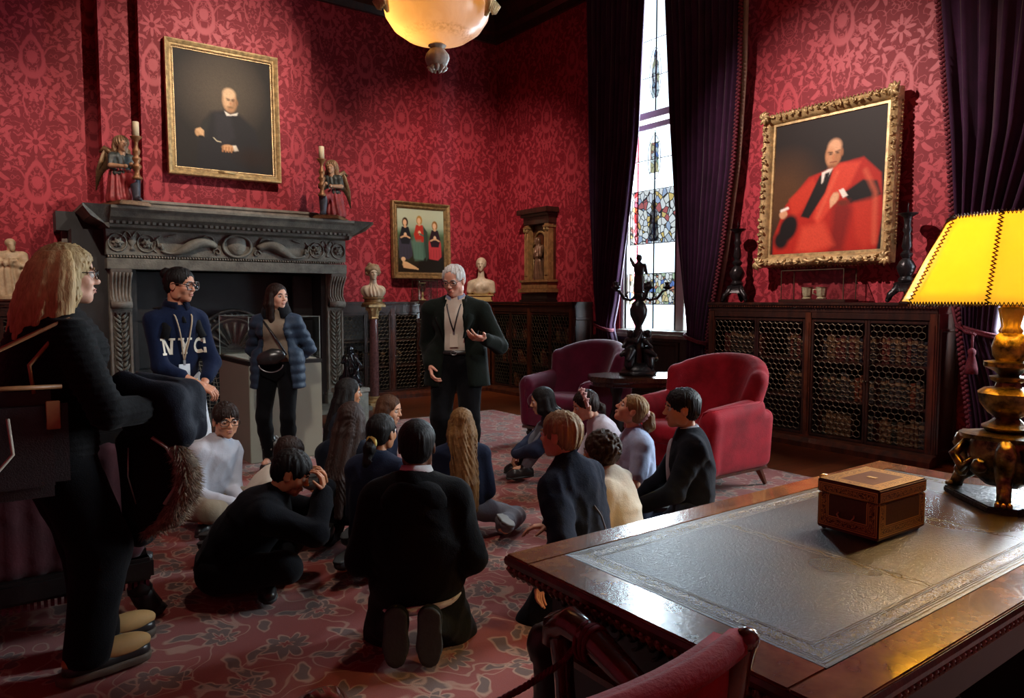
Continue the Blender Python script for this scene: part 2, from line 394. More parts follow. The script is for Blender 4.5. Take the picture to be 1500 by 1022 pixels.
def carpet_mat():
    m, t, b = new_mat('red_floral_carpet_pile'); v, xyz = coords(t)
    wn = noise(t, v, 2.3, 2); wn2 = noise(t, scaled(t, v, (1, 1, 3)), 5.5, 2); x = xyz[0]+(wn-.5)*.22; y = xyz[1]+(wn2-.5)*.18
    grey = None; line = None
    def shape(d, w=.007):
        nonlocal grey, line
        g = d.below(0, .006); l = d.abs().below(w, .006); grey = g if grey is None else grey.mx(g); line = l if line is None else line.mx(l)
    for ox, oy, per, rad, n in ((0, 0, .50, .108, 9), (.25, .25, .50, .096, 7)):
        X = ((x+ox)/per+.5).frac()*per-per/2; Y = ((y+oy)/per+.5).frac()*per-per/2
        r = hyp(X, Y); th = Y.at2(X)
        shape(r-((th*n/2).cos().abs()*.42+.62)*rad)
        core = r-((th*6).cos()*.25+.75)*.038
    # leaves in pairs and vines between the flowers
        ci = core.below(0, .006); grey = grey*(1-ci); line = line.mx(core.abs().below(.005, .005))
    for ox, oy, ca, sa in ((.12, .0, .7, .7), (-.12, .18, .9, -.43), (.02, .25, .3, .95), (.20, .13, -.6, .8), (.24, .03, .2, -.9)):
        X = ((x+ox)/.50+.5).frac()*.50-.25; Y = ((y+oy)/.50+.5).frac()*.50-.25
        P = X*ca+Y*sa; Q = Y*ca-X*sa; sw = (P*70).sin()*.006
        shape(hyp(P/.072, (Q+sw)/.030)*.034-.034, .005)
    vn = noise(t, vec(t, x, y, .3), 3.4, 1); line = line.mx((vn-.5).abs().below(.007, .006)*.9).mx((vn-.6).abs().below(.006, .006)*.8)
    pile = noise(t, v, 260, 2); cl = noise(t, v, .9, 2)
    red = mixc(t, cl, (.20, .022, .014), (.34, .046, .030))
    c = mixc(t, grey*.9, red, hexc('5f4c44')); c = mixc(t, line*.8, c, hexc('b9927c'))
    c = mixc(t, pile*.45, c, (.03, .015, .012)); t.links.new(c, b.inputs['Base Color'])
    b.inputs['Roughness'].default_value = .9; b.inputs['Sheen Weight'].default_value = .25; b.inputs['Specular IOR Level'].default_value = .15
    bump(t, b, pile, .5, .006); return m
def glass(name, col=(1, 1, 1), gloss=.07, haze=.0):
    m, t, b = new_mat(name); t.nodes.remove(b); out = t.nodes['Material Output']
    tr = t.nodes.new('ShaderNodeBsdfTransparent'); tr.inputs[0].default_value = (*col, 1)
    gl = t.nodes.new('ShaderNodeBsdfGlossy'); gl.inputs['Roughness'].default_value = .05
    mx = t.nodes.new('ShaderNodeMixShader'); mx.inputs[0].default_value = gloss
    t.links.new(tr.outputs[0], mx.inputs[1]); t.links.new(gl.outputs[0], mx.inputs[2]); t.links.new(mx.outputs[0], out.inputs[0])
    return m, t, tr
M_glass = glass('case_glass', (.96, .98, .97), .06)[0]
M_pane = glass('clear_leaded_glass', (.90, .97, 1.0), .05)[0]
def stained(name, cols, scale, seed):
    m, t, tr = glass(name, (1, 1, 1), .03); v, xyz = coords(t)
    vo = t.nodes.new('ShaderNodeTexVoronoi'); vo.inputs['Scale'].default_value = scale; t.links.new(scaled(t, v, (0, 1, .8)), vo.inputs['Vector'])
    ed = t.nodes.new('ShaderNodeTexVoronoi'); ed.feature = 'DISTANCE_TO_EDGE'; ed.inputs['Scale'].default_value = scale; t.links.new(scaled(t, v, (0, 1, .8)), ed.inputs['Vector'])
    s = t.nodes.new('ShaderNodeSeparateColor'); t.links.new(vo.outputs['Color'], s.inputs[0])
    r = t.nodes.new('ShaderNodeValToRGB'); r.color_ramp.interpolation = 'CONSTANT'; e = r.color_ramp.elements
    while len(e) < len(cols): e.new(.5)
    for i, c in enumerate(cols): e[i].position = i/len(cols); e[i].color = (*[(.26*(.12+.88*x))**.5 for x in hexc(c)], 1)
    t.links.new(s.outputs[0], r.inputs[0]); t.links.new(mixc(t, E(t, ed.outputs[0]).below(.045, .03), r.outputs[0], (.10, .10, .10)), tr.inputs[0]); return m
M_st1 = stained('stained_glass_saint', ['f6f4e8', 'e2e6ea', 'c04038', 'f0c860', 'f4f2ea', 'a8bcd8', 'f6f4ee', 'fafaf4', 'c8d0d8'], 14, 1)
M_st2 = stained('stained_glass_band', ['f0d890', 'f6f0e0', '4878c8', 'd88050', 'f8f6ee', 'b8ccA0', 'eacc80', 'fafaf4'], 19, 2)
M_st3 = stained('stained_glass_emblem', ['f4f4ee', 'cfd6d2', '8fb0c8', 'f4f4ee', 'd8c890', 'f4f4ee'], 15, 3)

# ------------------------------------------------------------------ shell
XR, YB, ZC = 7.2, 10.35, 6.3
floor = struct('floor', MB().box(-2.6, 7.6, -2.3, 10.6, -.1, 0), parquet())
struct('ceiling', MB().box(-2.6, 7.6, -2.3, 10.6, ZC, ZC+.1), M_woodblack)
beams = MB()
for i in range(7): beams.box(-2.5, XR, -1.6+i*2.0, -1.35+i*2.0, ZC-.28, ZC)
struct('trim_1', beams, M_wood)
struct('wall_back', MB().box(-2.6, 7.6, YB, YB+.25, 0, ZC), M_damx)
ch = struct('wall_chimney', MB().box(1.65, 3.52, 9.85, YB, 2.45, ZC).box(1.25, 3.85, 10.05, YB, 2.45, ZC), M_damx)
W1 = (5.97, 7.36); W2 = (.95, 2.62); ZS, ZT = 1.03, 5.65
wr = MB().box(XR, 7.55, -2.3, W2[0], 0, ZC).box(XR, 7.55, W2[1], W1[0], 0, ZC).box(XR, 7.55, W1[1], 10.6, 0, ZC)
for a in (W1, W2): wr.box(XR, 7.55, a[0], a[1], 0, ZS-.02).box(XR, 7.55, a[0], a[1], ZT, ZC)
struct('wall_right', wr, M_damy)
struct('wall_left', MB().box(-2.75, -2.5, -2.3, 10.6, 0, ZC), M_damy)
struct('wall_front', MB().box(-2.6, 7.6, -2.45, -2.2, 0, ZC), M_damx)
def cornice(name, p0, p1, axis, s):
    prof = [(0, ZC-.55), (.05, ZC-.55), (.07, ZC-.45), (.14, ZC-.40), (.16, ZC-.3), (.30, ZC-.12), (.32, ZC), (0, ZC)]
    if axis == 0: mb = MB().prism([(YB-o, z) for o, z in prof], 0, p0, p1)
    else: mb = MB().prism([(XR-o, z) for o, z in prof], 1, p0, p1)
    struct(name, mb, M_wood)
cornice('trim_2', -2.5, XR, 0, 1); cornice('trim_3', -2.2, YB, 1, 1)
def carpet():
    c = obj('carpet', MB().box(-1.9, 5.5, -1.9, 8.0, 0, .012), carpet_mat())
    tag(c, 'large red floral carpet covering the middle of the room', 'carpet')
carpet()
struct('baseboard_back', MB().prism([(9.93, 0), (9.82, 0), (9.82, .05), (9.86, .09), (9.93, .1)], 0, 4.2, 6.74), M_wood2)
struct('baseboard_right', MB().prism([(6.78, 0), (6.64, 0), (6.64, .05), (6.70, .09), (6.78, .1)], 1, 2.95, 9.82), M_wood2)
struct('baseboard_window', MB().box(7.1, XR, 5.5, 7.88, 0, .25), M_wood)

# ------------------------------------------------------------------ windows: stone frame, leaded panes one by one
def window(name, y0, y1, rows, mull):
    w = bpy.data.objects.new(name, None); COL.objects.link(w); w['kind'] = 'structure'
    fr = MB(); x0, x1 = 7.22, 7.42
    for a, b in ((y0, y0+.06), (y1-.06, y1), (mull-.07, mull+.07)): fr.box(x0, x1, a, b, ZS, ZT)
    fr.box(x0, x1, y0, y1, ZS, ZS+.06).box(x0, x1, y0, y1, ZT-.08, ZT); fr.box(x0+.02, x1, y0, y1, 3.72, 3.80).box(x0, x1, y0, y1, 3.86, 3.95)
    obj('stone_frame', fr, M_frame, w, bevel=.008)
    obj('window_sill', MB().box(7.08, 7.3, y0-.02, y1+.02, ZS-.05, ZS).box(7.12, 7.22, y0, y1, ZS, ZS+.045), M_stonelight, w, bevel=.01)
    obj('casement', MB().box(7.24, 7.27, mull+.07, mull+.11, ZS+.06, 3.72).box(7.24, 7.27, y1-.09, y1-.06, ZS+.06, 3.72), M_woodblack, w)
    ld = MB(); lights = [(mull+.10, y1-.08), (y0+.06, mull-.07)]
    for li, (a, b) in enumerate(lights):
        n = 2 if b-a > .5 else 1; ys = np.linspace(a, b, n+1)
        for z0, z1, mt in rows:
            for i in range(n):
                obj('pane', MB().box(7.31, 7.316, ys[i]+.004, ys[i+1]-.004, z0+.004, z1-.004), mt, w)
                for yy in (ys[i], ys[i+1]): ld.box(7.305, 7.321, yy-.006, yy+.006, z0, z1)
            ld.box(7.305, 7.321, a, b, z0-.006, z0+.006)
        if li == 0:                                     # inner border lines of the figured panel and the oval emblem
            for yy in (a+.05, b-.05): ld.box(7.300, 7.304, yy-.005, yy+.005, 2.23, 2.94)
            c = (a+b)/2; ld.tube([(7.302, c+.11*math.cos(q)*(1 if abs(math.sin(q)) < .8 else .8), 3.36+.30*math.sin(q)) for q in np.linspace(0, 2*PI, 25)[:-1]], .006, 5, True)
            ld.tube([(7.302, c+.10*math.cos(q), 4.45+.33*math.sin(q)) for q in np.linspace(0, 2*PI, 25)[:-1]], .006, 5, True)
            emb = obj('emblem_pane', MB().box(7.302, 7.306, c-.075, c+.075, 3.16, 3.56), M_st2, w)
            obj('figure_pane', MB().lathe([(.001, -.36), (.06, -.36), (.075, -.1), (.06, .08), (.035, .13), (.04, .2), (.02, .25), (.001, .26)], (0, 0, 0), 10).xf(Matrix.Translation((7.303, c, 4.5)) @ Matrix.Diagonal((.03, 1, 1, 1))), M_st3, w)
            obj('saint_pane', MB().lathe([(.001, -.30), (.10, -.30), (.085, -.1), (.07, .08), (.035, .12), (.045, .18), (.03, .24), (.001, .25)], (0, 0, 0), 10).xf(Matrix.Translation((7.303, c, 2.56)) @ Matrix.Diagonal((.03, 1, 1, 1))), M_st3, w)
    obj('lead_bars', ld, M_woodblack, w)
    return w
RW = [(1.09, 1.42, M_pane), (1.42, 1.83, M_st2), (1.83, 2.23, M_pane), (2.23, 2.94, M_st1), (2.94, 3.34, M_pane), (3.34, 3.72, M_pane), (3.95, 4.42, M_pane), (4.42, 4.9, M_pane), (4.9, 5.57, M_pane)]
window('window_1', *W1, RW, 6.30); window('window_2', *W2, RW, 1.5)
# panelling under the far window
pn = MB().box(7.12, XR, W1[0]-.45, W1[1]+.5, .25, ZS-.05)
for a, b in ((5.55, 6.1), (6.2, 6.75), (6.85, 7.4)): pn.join(frame_mb(b-a-.12, .5, [(0, 0), (.02, .02), (.05, .02), (.06, 0)]).xf(Matrix.Translation((7.12, (a+b)/2, .63)) @ Matrix.Rotation(R(-90), 4, 'Z')))
struct('wall_panelling', pn, M_wood)

# ------------------------------------------------------------------ curtains
def curtain(label, le, re, x=7.0, folds=11, amp=.055, fringe=0, lining=False, tie=1.1, nz=70):
    """le / re: [(z, y)] left and right edge heights, top to bottom."""
    zs = np.linspace(le[0][0], le[-1][0], nz); a = np.interp(-zs, [-p[0] for p in le], [p[1] for p in le]); b = np.interp(-zs, [-p[0] for p in re], [p[1] for p in re])
    t = np.linspace(0, 1, folds*8+1); P = np.zeros((nz, len(t), 3)); wdt = np.abs(a-b); W0 = wdt.max()
    for i in range(nz):
        am = amp*(.55+.6*(1-wdt[i]/W0)); ph = 2*PI*folds*t+.5*np.sin(3*t+zs[i]*.9)
        P[i, :, 0] = x-am*np.sin(ph)-.03*np.sin(2.3*ph+zs[i])*.4-.10*(1-wdt[i]/W0)*np.sin(PI*t); P[i, :, 1] = a[i]+(b[i]-a[i])*t; P[i, :, 2] = zs[i]
    o = obj('velvet_curtain', MB().grid(P), M_velvet, smooth=True, fix=False); s = o.modifiers.new('cloth', 'SOLIDIFY'); s.thickness = .012; s.offset = 0
    tag(o, label, 'curtain')
    if fringe:                                          # tufted braid down one edge
        c = 0 if fringe < 0 else -1; E_ = P[:, c]; fb = MB()
        for i in range(nz*4):
            u = i/(nz*4-1)*(nz-1); k = min(int(u), nz-2); p = E_[k]+(E_[k+1]-E_[k])*(u-k)
            fb.ball(p+np.array([-.02, fringe*-.02*(1 if i % 2 else -.2), 0]), .024, 6, (1, .9, .8))
        obj('fringe', fb, M_fringe, o, True)
    if lining:
        E_ = P[:, -1]; L = np.stack([E_+np.array([.03, -.005, 0]), E_+np.array([.045, -.035, 0]), E_+np.array([.06, -.05, 0])], 1)
        lo = obj('lining', MB().grid(L[8:]), M_lining, o, True, fix=False); lo.modifiers.new('cloth', 'SOLIDIFY').thickness = .004
    i = int(np.argmin(abs(zs-tie))); c = P[i].mean(0); w = abs(a[i]-b[i])/2+.03
    cord = MB()
    for q in range(2): cord.tube([(c[0]+.10*math.cos(p)-.0, c[1]+w*math.sin(p), tie+.02*q+.05*math.sin(p)) for p in np.linspace(0, 2*PI, 25)[:-1]], .014, 6, True)
    obj('tieback_cord', cord, M_fringe, o, True)
    return o
M_fringe = simple('braid', (.16, .012, .03), .8, 0, .6, 60)
M_lining = simple('cream_lining', (.34, .26, .20), .6)
curtain('tied dark wine velvet curtain on the left of the leaded window', [(5.9, 7.86), (3, 7.75), (1.6, 7.64), (1.1, 7.56), (.8, 7.6), (.03, 7.66)], [(5.9, 6.72), (5.1, 6.76), (3.6, 6.86), (2.65, 7.0), (1.9, 7.13), (1.47, 7.2), (1.1, 7.3), (.84, 7.2), (.03, 7.16)], amp=.045)
curtain('broad dark velvet curtain between the leaded window and the red robed portrait', [(5.9, 6.42), (5.1, 6.4), (3.8, 6.30), (2.65, 6.18), (1.6, 6.02), (1.03, 5.93), (.03, 5.98)], [(5.9, 5.24), (4.1, 5.27), (3, 5.36), (2, 5.50), (1.39, 5.62), (1.03, 5.68), (.03, 5.62)], fringe=1, lining=True, tie=1.0)
cu = curtain('blue-lit velvet curtain behind the yellow desk lamp', [(5.9, 3.22), (4.1, 3.16), (2.9, 3.02), (2.0, 2.94), (1.2, 2.86), (.29, 2.74), (.03, 2.74)], [(5.9, 1.55), (4.1, 1.7), (2.9, 2.0), (2.0, 2.36), (1.5, 2.55), (1.2, 2.58), (.5, 2.3), (.03, 2.25)], x=6.98, folds=9, amp=.06, fringe=-1, tie=1.2)
tas = MB().tube([(6.80, 2.88, 1.42), (6.78, 2.84, 1.28), (6.78, 2.76, 1.2), (6.78, 2.68, 1.18)], .012, 6).tube([(6.78, 2.7, 1.2), (6.77, 2.7, 1.05)], .01, 6).lathe([(.01, .12), (.03, .10), (.03, .07), (.022, .06), (.045, -.04), (.05, -.1), (.01, -.1)], (6.77, 2.7, .95), 12, 12, .06)
obj('tassel', tas, M_fringe, cu, True)
obj('hem_braid', MB().tube([(6.86, y, .30+.03*math.sin(9*y)) for y in np.linspace(2.74, 2.4, 12)], .03, 7), M_fringe, cu, True)
# ------------------------------------------------------------------ fireplace
def fireplace():
    f = thing('fireplace', 'tall carved grey stone fireplace under the gilt framed portrait', 'fireplace', (0, 0, 0))
    S = M_stone
    prof = [(9.12, 2.52), (9.12, 2.49), (9.16, 2.46), (9.2, 2.40), (9.28, 2.36), (9.34, 2.33), (9.34, 2.30), (9.45, 2.28), (10.05, 2.28), (10.05, 2.52)]
    c = MB().prism(prof, 0, 1.2, 4.05)
    # returns of the cornice at both ends
    for x0, s in ((1.2, -1), (4.05, 1)):
        pr = [(0, 2.28), (.03, 2.30), (.05, 2.33), (.12, 2.36), (.19, 2.40), (.23, 2.46), (.27, 2.49), (.27, 2.52), (0, 2.52)]
        c.prism([(x0+s*o, z) for o, z in pr], 1, 9.3, 10.34)
        V = [(x0+s*o, 9.45-(9.45-y) if False else y, z) for o, y, z in ((0, 9.45, 2.28), (0, 9.12, 2.52), (.27, 9.12, 2.52), (.27, 9.12, 2.49), (.19, 9.2, 2.40), (.05, 9.34, 2.33), (0, 9.34, 2.3), (.27, 9.31, 2.52), (.27, 9.31, 2.49), (.19, 9.31, 2.40), (.05, 9.31, 2.33), (0, 9.31, 2.52))]
        c.add(V, [(1, 2, 7, 11), (1, 6, 5, 4, 3, 2), (2, 3, 8, 7), (3, 4, 9, 8), (4, 5, 10, 9)])
    obj('mantel_shelf', c, S, f)
    obj('attic_ledge', MB().box(1.27, 3.76, 9.66, 9.9, 2.52, 2.66).box(1.25, 3.78, 9.64, 9.9, 2.62, 2.65), M_stonelight, f, bevel=.008)
    d = MB()
    for i in range(46): d.box(1.2+i*.0625, 1.2+i*.0625+.036, 9.27, 9.36, 2.335, 2.385)
    obj('dentil_row', d, S, f, kind='stuff')
    obj('frieze_block', MB().box(1.18, 4.07, 9.47, 10.3, 1.99, 2.31).box(1.18, 4.07, 9.44, 10.3, 1.83, 1.955), S, f, bevel=.006)
    b = MB()
    for i in range(92): b.ball((1.2+i*.0312, 9.46, 1.974), .014, 6)
    obj('bead_row', b, M_stonelight, f, True, kind='stuff')
    # carved frieze: medallion, cornucopias, scrolls, urns and rosettes
    cx, y = 2.625, 9.465
    obj('medallion_ring', MB().tube([(cx+.17*math.cos(a), y-.01, 2.145+.135*math.sin(a)) for a in np.linspace(0, 2*PI, 33)[:-1]], .018, 7, True), S, f, True)
    sh = MB().grid(np.array([[(cx+u*.11*(1-.55*max(0, -v)**2), y-.035*(1-u*u)*(1-.5*v*v), 2.145+v*.1) for u in np.linspace(-1, 1, 9)] for v in np.linspace(-1, 1, 9)]))
    obj('shield', sh, S, f, True, fix=False)
    for s in (-1, 1):
        X = lambda o: cx+s*o
        q = np.linspace(0, 1, 26)
        body = [(X(.25+.62*t), y-.01-.02*math.sin(PI*t), 2.10+.075*math.sin(5.2*t+.4)) for t in q]
        obj('carved_dolphin', MB().tube(body, .014+.054*np.sin(PI*np.clip(q*1.15+.08, 0, 1))**.8, 9).tube([(X(.86+.07*t), y-.015, 2.07+.15*t-.06*t*t+.03*math.sin(9*t)) for t in q], .016*(1-.6*q)+.004, 6).tube([(X(.80-.1*t), y-.01, 2.22+.03*t) for t in q], .01, 6), S, f, True)
        sp = [(X(.34+.09*(1-t)*math.cos(9*t)), y-.01, 2.19+.075*(1-t*.8)*math.sin(9*t)) for t in np.linspace(0, .9, 30)]
        obj('scroll', MB().tube(sp, .012, 6).tube([(X(.24+.05*math.cos(8*t)*(1-t)), y-.01, 2.06+.05*math.sin(8*t)*(1-t)) for t in np.linspace(0, .9, 20)], .010, 6), S, f, True)
        for ro in (1.03, 1.33):
            obj('rosette_ring', MB().tube([(X(ro+.095*math.cos(a)), y-.004, 2.135+.10*math.sin(a)) for a in np.linspace(0, 2*PI, 21)[:-1]], .009, 6, True), S, f, True)
            obj('rosette', MB().lathe([(.05, 0), (.055, .012), (.03, .025), (.02, .018), (.022, .035), (.004, .04)], n=24, ribs=6, amp=.25).xf(Matrix.Translation((X(ro), y, 2.135)) @ Matrix.Rotation(R(90), 4, 'X')), S, f, True)
        obj('urn', MB().lathe([(.03, 0), (.015, .03), (.012, .05), (.045, .09), (.05, .11), (.035, .13), (.05, .14), (.005, .15)], n=14).xf(Matrix.Translation((X(1.18), y, 2.05)) @ Matrix.Diagonal((1, .5, 1, 1))), S, f, True)
        obj('leaf_sprays', MB().tube([(X(1.18+.10*t), y-.005, 2.19+.07*math.sin(3*t)) for t in q], .008, 5).tube([(X(1.18-.10*t), y-.005, 2.19+.07*math.sin(3*t)) for t in q], .008, 5).tube([(X(.92+.06*math.sin(4*t)), y-.003, 2.03+.2*t) for t in q], .008, 5), S, f, True)
    # jambs, corbels and their plant carving
    for x0, x1 in ((1.20, 1.44), (3.82, 4.06)):
        xc = (x0+x1)/2
        j = obj('jamb', MB().box(x0, x1, 9.56, 10.3, .0, 1.84).box(x0-.03, x1+.03, 9.50, 10.3, 0, .17).box(x0-.02, x1+.02, 9.52, 10.3, .17, .21), S, f, bevel=.008)
        for xx in (x0+.02, x1-.02): obj('fillet', MB().box(xx-.012, xx+.012, 9.545, 9.565, .25, 1.33), M_stonelight, j)
        pl = MB().tube([(xc+.012*math.sin(14*z), 9.552, z) for z in np.linspace(.26, 1.32, 30)], .010, 6)
        for k in range(9):
            z = .32+k*.112
            for s in (-1, 1):
                for dz, L in ((.0, .075), (.045, .055)):
                    p = [(xc+s*L*t, 9.552-.012*math.sin(PI*t), z+dz+.07*t*t) for t in np.linspace(0, 1, 6)]; pl.tube(p, .004+.015*np.sin(PI*np.linspace(.05, .97, 6)), 6)
        obj('plant_carving', pl, S, j, True)
        cb = obj('corbel', MB().prism([(9.57, 1.40), (9.50, 1.38), (9.46, 1.42), (9.47, 1.48), (9.53, 1.52), (9.53, 1.6), (9.49, 1.70), (9.42, 1.78), (9.40, 1.83), (9.6, 1.83)], 0, x0+.01, x1-.01), M_stonelight, f, bevel=.006)
        fl = MB()
        for k in range(6):
            x = x0+.04+k*.034
            fl.tube([(x+(x-xc)*.5*max(0, (z-1.5)), y_, z) for y_, z in ((9.475, 1.42), (9.47, 1.47), (9.525, 1.53), (9.52, 1.62), (9.48, 1.71), (9.415, 1.79))], .013, 6)
        obj('flute', fl, M_stonelight, cb, True)
        obj('volute', MB().tube([(x0+.01, 9.485, 1.42), (x1-.01, 9.485, 1.42)], .045, 12), M_stonelight, cb, True)
    # left return, its shadow put in as a slate-dark colour, and its pilaster strip
    obj('side_return', MB().box(.86, 1.2, 9.62, 10.34, 0, 2.28).box(.74, 1.2, 9.95, 10.34, 2.28, 2.5), M_slate_shade, f)
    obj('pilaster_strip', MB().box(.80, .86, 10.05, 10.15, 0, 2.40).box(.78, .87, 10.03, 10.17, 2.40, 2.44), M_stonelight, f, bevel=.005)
    # firebox
    fb = MB().box(1.44, 3.82, 10.2, 10.34, 0, 1.95).box(1.44, 1.5, 9.6, 10.2, 0, 1.95).box(3.76, 3.82, 9.6, 10.2, 0, 1.95).box(1.44, 3.82, 9.6, 10.2, 1.83, 1.95).box(1.5, 3.76, 9.6, 10.2, 0, .03)
    obj('firebox', fb, M_slate_shade, f)
    for a, b in ((1.5, 1.78), (3.48, 3.76)):
        for z0, z1 in ((.05, .62), (.64, 1.2), (1.22, 1.8)): obj('slate_slab', MB().box(a, b-.01, 9.9, 9.96, z0, z1), M_slate_shade, f, bevel=.006)
    obj('hearth', MB().box(1.05, 4.2, 8.95, 9.6, 0, .06), M_stone, f, bevel=.008)
    # half-round iron fireback with scalloped rim
    X0, Y0, Z0 = 2.72, 10.05, .82
    a = np.linspace(0, PI, 31)
    fbk = obj('iron_fireback', MB().prism([(X0+.48*math.cos(t), Z0+.5*math.sin(t)) for t in a]+[(X0-.48, .03), (X0+.48, .03)], 1, Y0, Y0+.05), simple('cast_iron', (.03, .03, .032), .5, .6, .5, 20), f, fix=True)
    rim = MB().tube([(X0+.50*math.cos(t), Y0-.01, Z0+.52*math.sin(t)) for t in a], .022, 7).tube([(X0+.38*math.cos(t), Y0-.01, Z0+.40*math.sin(t)) for t in a], .012, 6)
    for t in np.linspace(.1, PI-.1, 18): rim.ball((X0+.44*math.cos(t), Y0-.01, Z0+.46*math.sin(t)), .026, 7)
    for t in np.linspace(.2, PI-.2, 9): rim.tube([(X0+.1*math.cos(t), Y0-.005, Z0+.08*math.sin(t)), (X0+.34*math.cos(t), Y0-.02, Z0+.36*math.sin(t))], [.008, .028], 6)
    obj('fireback_rim', rim, simple('worn_iron', (.14, .135, .12), .45, .6, .5, 20), fbk, True)
    # wire spark guard in front of the fire, a pale mesh
    W = MB()
    for i in range(24):
        x = 1.85+i*.055; W.tube([(x, 9.84+.03*math.sin(i*1.7), .04), (x+.06*math.sin(i*2.1), 9.86, .35), (x-.04*math.sin(i*1.3), 9.88, .74)], .0035, 4)
    for k in range(12): W.tube([(1.84+.066*i, 9.855+.02*math.sin(i), .08+k*.056+.015*math.sin(i*1.9+k)) for i in range(20)], .0035, 4)
    obj('spark_mesh', W, simple('pale_wire', (.42, .38, .30), .5, .3), f, kind='stuff')
    obj('grate_bar', MB().tube([(1.85, 9.83, .78), (3.12, 9.83, .78)], .014, 7), M_brass, f, True)
    return f
fireplace()

# ------------------------------------------------------------------ bookcases and books
def hex_grille(w, h, r=.036):
    mb = MB(); dx = r*math.sqrt(3); seen = set()
    for j in range(int(h/(1.5*r))+2):
        for i in range(int(w/dx)+2):
            c = (i*dx+(j % 2)*dx/2, j*1.5*r); pt = [(c[0]+r*math.cos(R(60*k+30)), c[1]+r*math.sin(R(60*k+30))) for k in range(6)]
            for k in range(6):
                a, b = pt[k], pt[(k+1) % 6]; q = (round((a[0]+b[0])*500), round((a[1]+b[1])*500))
                if q in seen or not all(-.001 <= p[0] <= w+.001 and -.001 <= p[1] <= h+.001 for p in (a, b)): continue
                seen.add(q); mb.tube([(a[0], 0, a[1]), (b[0], 0, b[1])], .0036, 3)
    return mb
GR = {}
def grille_mesh(w, h):
    k = (round(w, 3), round(h, 3))
    if k not in GR: GR[k] = hex_grille(w, h).mesh('wire_grille'); GR[k].materials.append(M_brass)
    return GR[k]
def bookcase(label, loc, rz, W, bays, ends=(True, True), depth=.38, H=1.45):
    b = thing('bookcase', label, 'bookcase', loc, rz)
    cz = MB().box(0, W, .04, depth, 0, .09).box(0, W, depth-.02, depth, .09, H-.1).box(0, .03, .03, depth, .09, H-.1).box(W-.03, W, .03, depth, .09, H-.1)
    obj('carcass', cz, M_woodblack, b)
    obj('plinth', MB().box(-.005, W+.005, .0, .05, 0, .09), M_wood2, b, bevel=.006)
    for e, x in zip(ends, (0, W)):
        if e: obj('end_panel', MB().box(x-.012, x+.012, 0, depth, 0, H-.1).join(frame_mb(depth-.1, H-.4, [(0, 0), (.012, .014), (.03, .014), (.035, 0)]).xf(Matrix.Translation((x+(.012 if x else -.012), depth/2, .66)) @ Matrix.Rotation(R(90 if x else -90), 4, 'Z'))), M_wood, b)
    top = MB().box(-.02, W+.02, -.03, depth, H-.03, H).box(-.01, W+.01, -.015, depth, H-.055, H-.03).box(0, W, 0, depth, H-.10, H-.055)
    obj('top_board', top, M_wood, b, bevel=.005)
    bd = MB()
    for i in range(int(W/.03)): bd.box(i*.03, i*.03+.017, -.024, -.012, H-.05, H-.036)
    obj('dentil_moulding', bd, M_wood2, b, kind='stuff')
    obj('rail', MB().box(0, W, -.004, .03, H-.16, H-.10), M_wood, b, bevel=.004)
    for z in (.47, .86): obj('shelf', MB().box(.03, W-.03, .07, depth-.02, z-.012, z+.012), M_wood, b)
    bw = W/bays; z0, z1 = .1, H-.17
    for i in range(bays+1):
        x = min(max(i*bw, .035), W-.035); obj('post', MB().box(x-.035, x+.035, -.008, .03, .09, H-.10).box(x-.018, x+.018, -.016, .0, .14, H-.2), M_wood2, b, bevel=.004)
    for i in range(bays):
        a0 = i*bw+.036+(.035 if i == 0 else 0)*.6; a1 = (i+1)*bw-.036-(.035 if i == bays-1 else 0)*.6; m = (a0+a1)/2
        for x0, x1, kn in ((a0, m-.001, 1), (m+.001, a1, -1)):
            fr = MB(); t = .026
            fr.box(x0, x0+t, .0, .022, z0, z1).box(x1-t, x1, .0, .022, z0, z1).box(x0+t, x1-t, .0, .022, z0, z0+t).box(x0+t, x1-t, .0, .022, z1-t, z1)
            d = obj('door', fr, M_wood, b, bevel=.003)
            g = link('wire_grille', grille_mesh(x1-x0-2*t, z1-z0-2*t), None, d); g.location = (x0+t, .011, z0+t)
            kx = x1-.013 if kn > 0 else x0+.013
            obj('knob', MB().lathe([(.004, 0), (.004, .012), (.010, .018), (.008, .026), (.001, .028)], n=8).xf(Matrix.Translation((kx, 0, .7)) @ Matrix.Rotation(R(90), 4, 'X')), M_brass, d, True)
    return b
bookcase('low dark bookcase with grille doors on the fireplace wall behind the standing man', (4.12, 9.95, 0), 0, 2.66, 3, (True, False))
bookcase('low grille bookcase in the corner between tabernacle and curtain', (6.8, 9.93, 0), R(-90), 2.03, 2, (False, True))
bookcase('long low grille bookcase under the red robed portrait', (6.8, 5.48, 0), R(-90), 2.49, 2, (True, True))
bookcase('low grille bookcase left of the fireplace under the pale statue', (-2.3, 9.95, 0), 0, 2.98, 3, (False, True))
bookmesh = {}
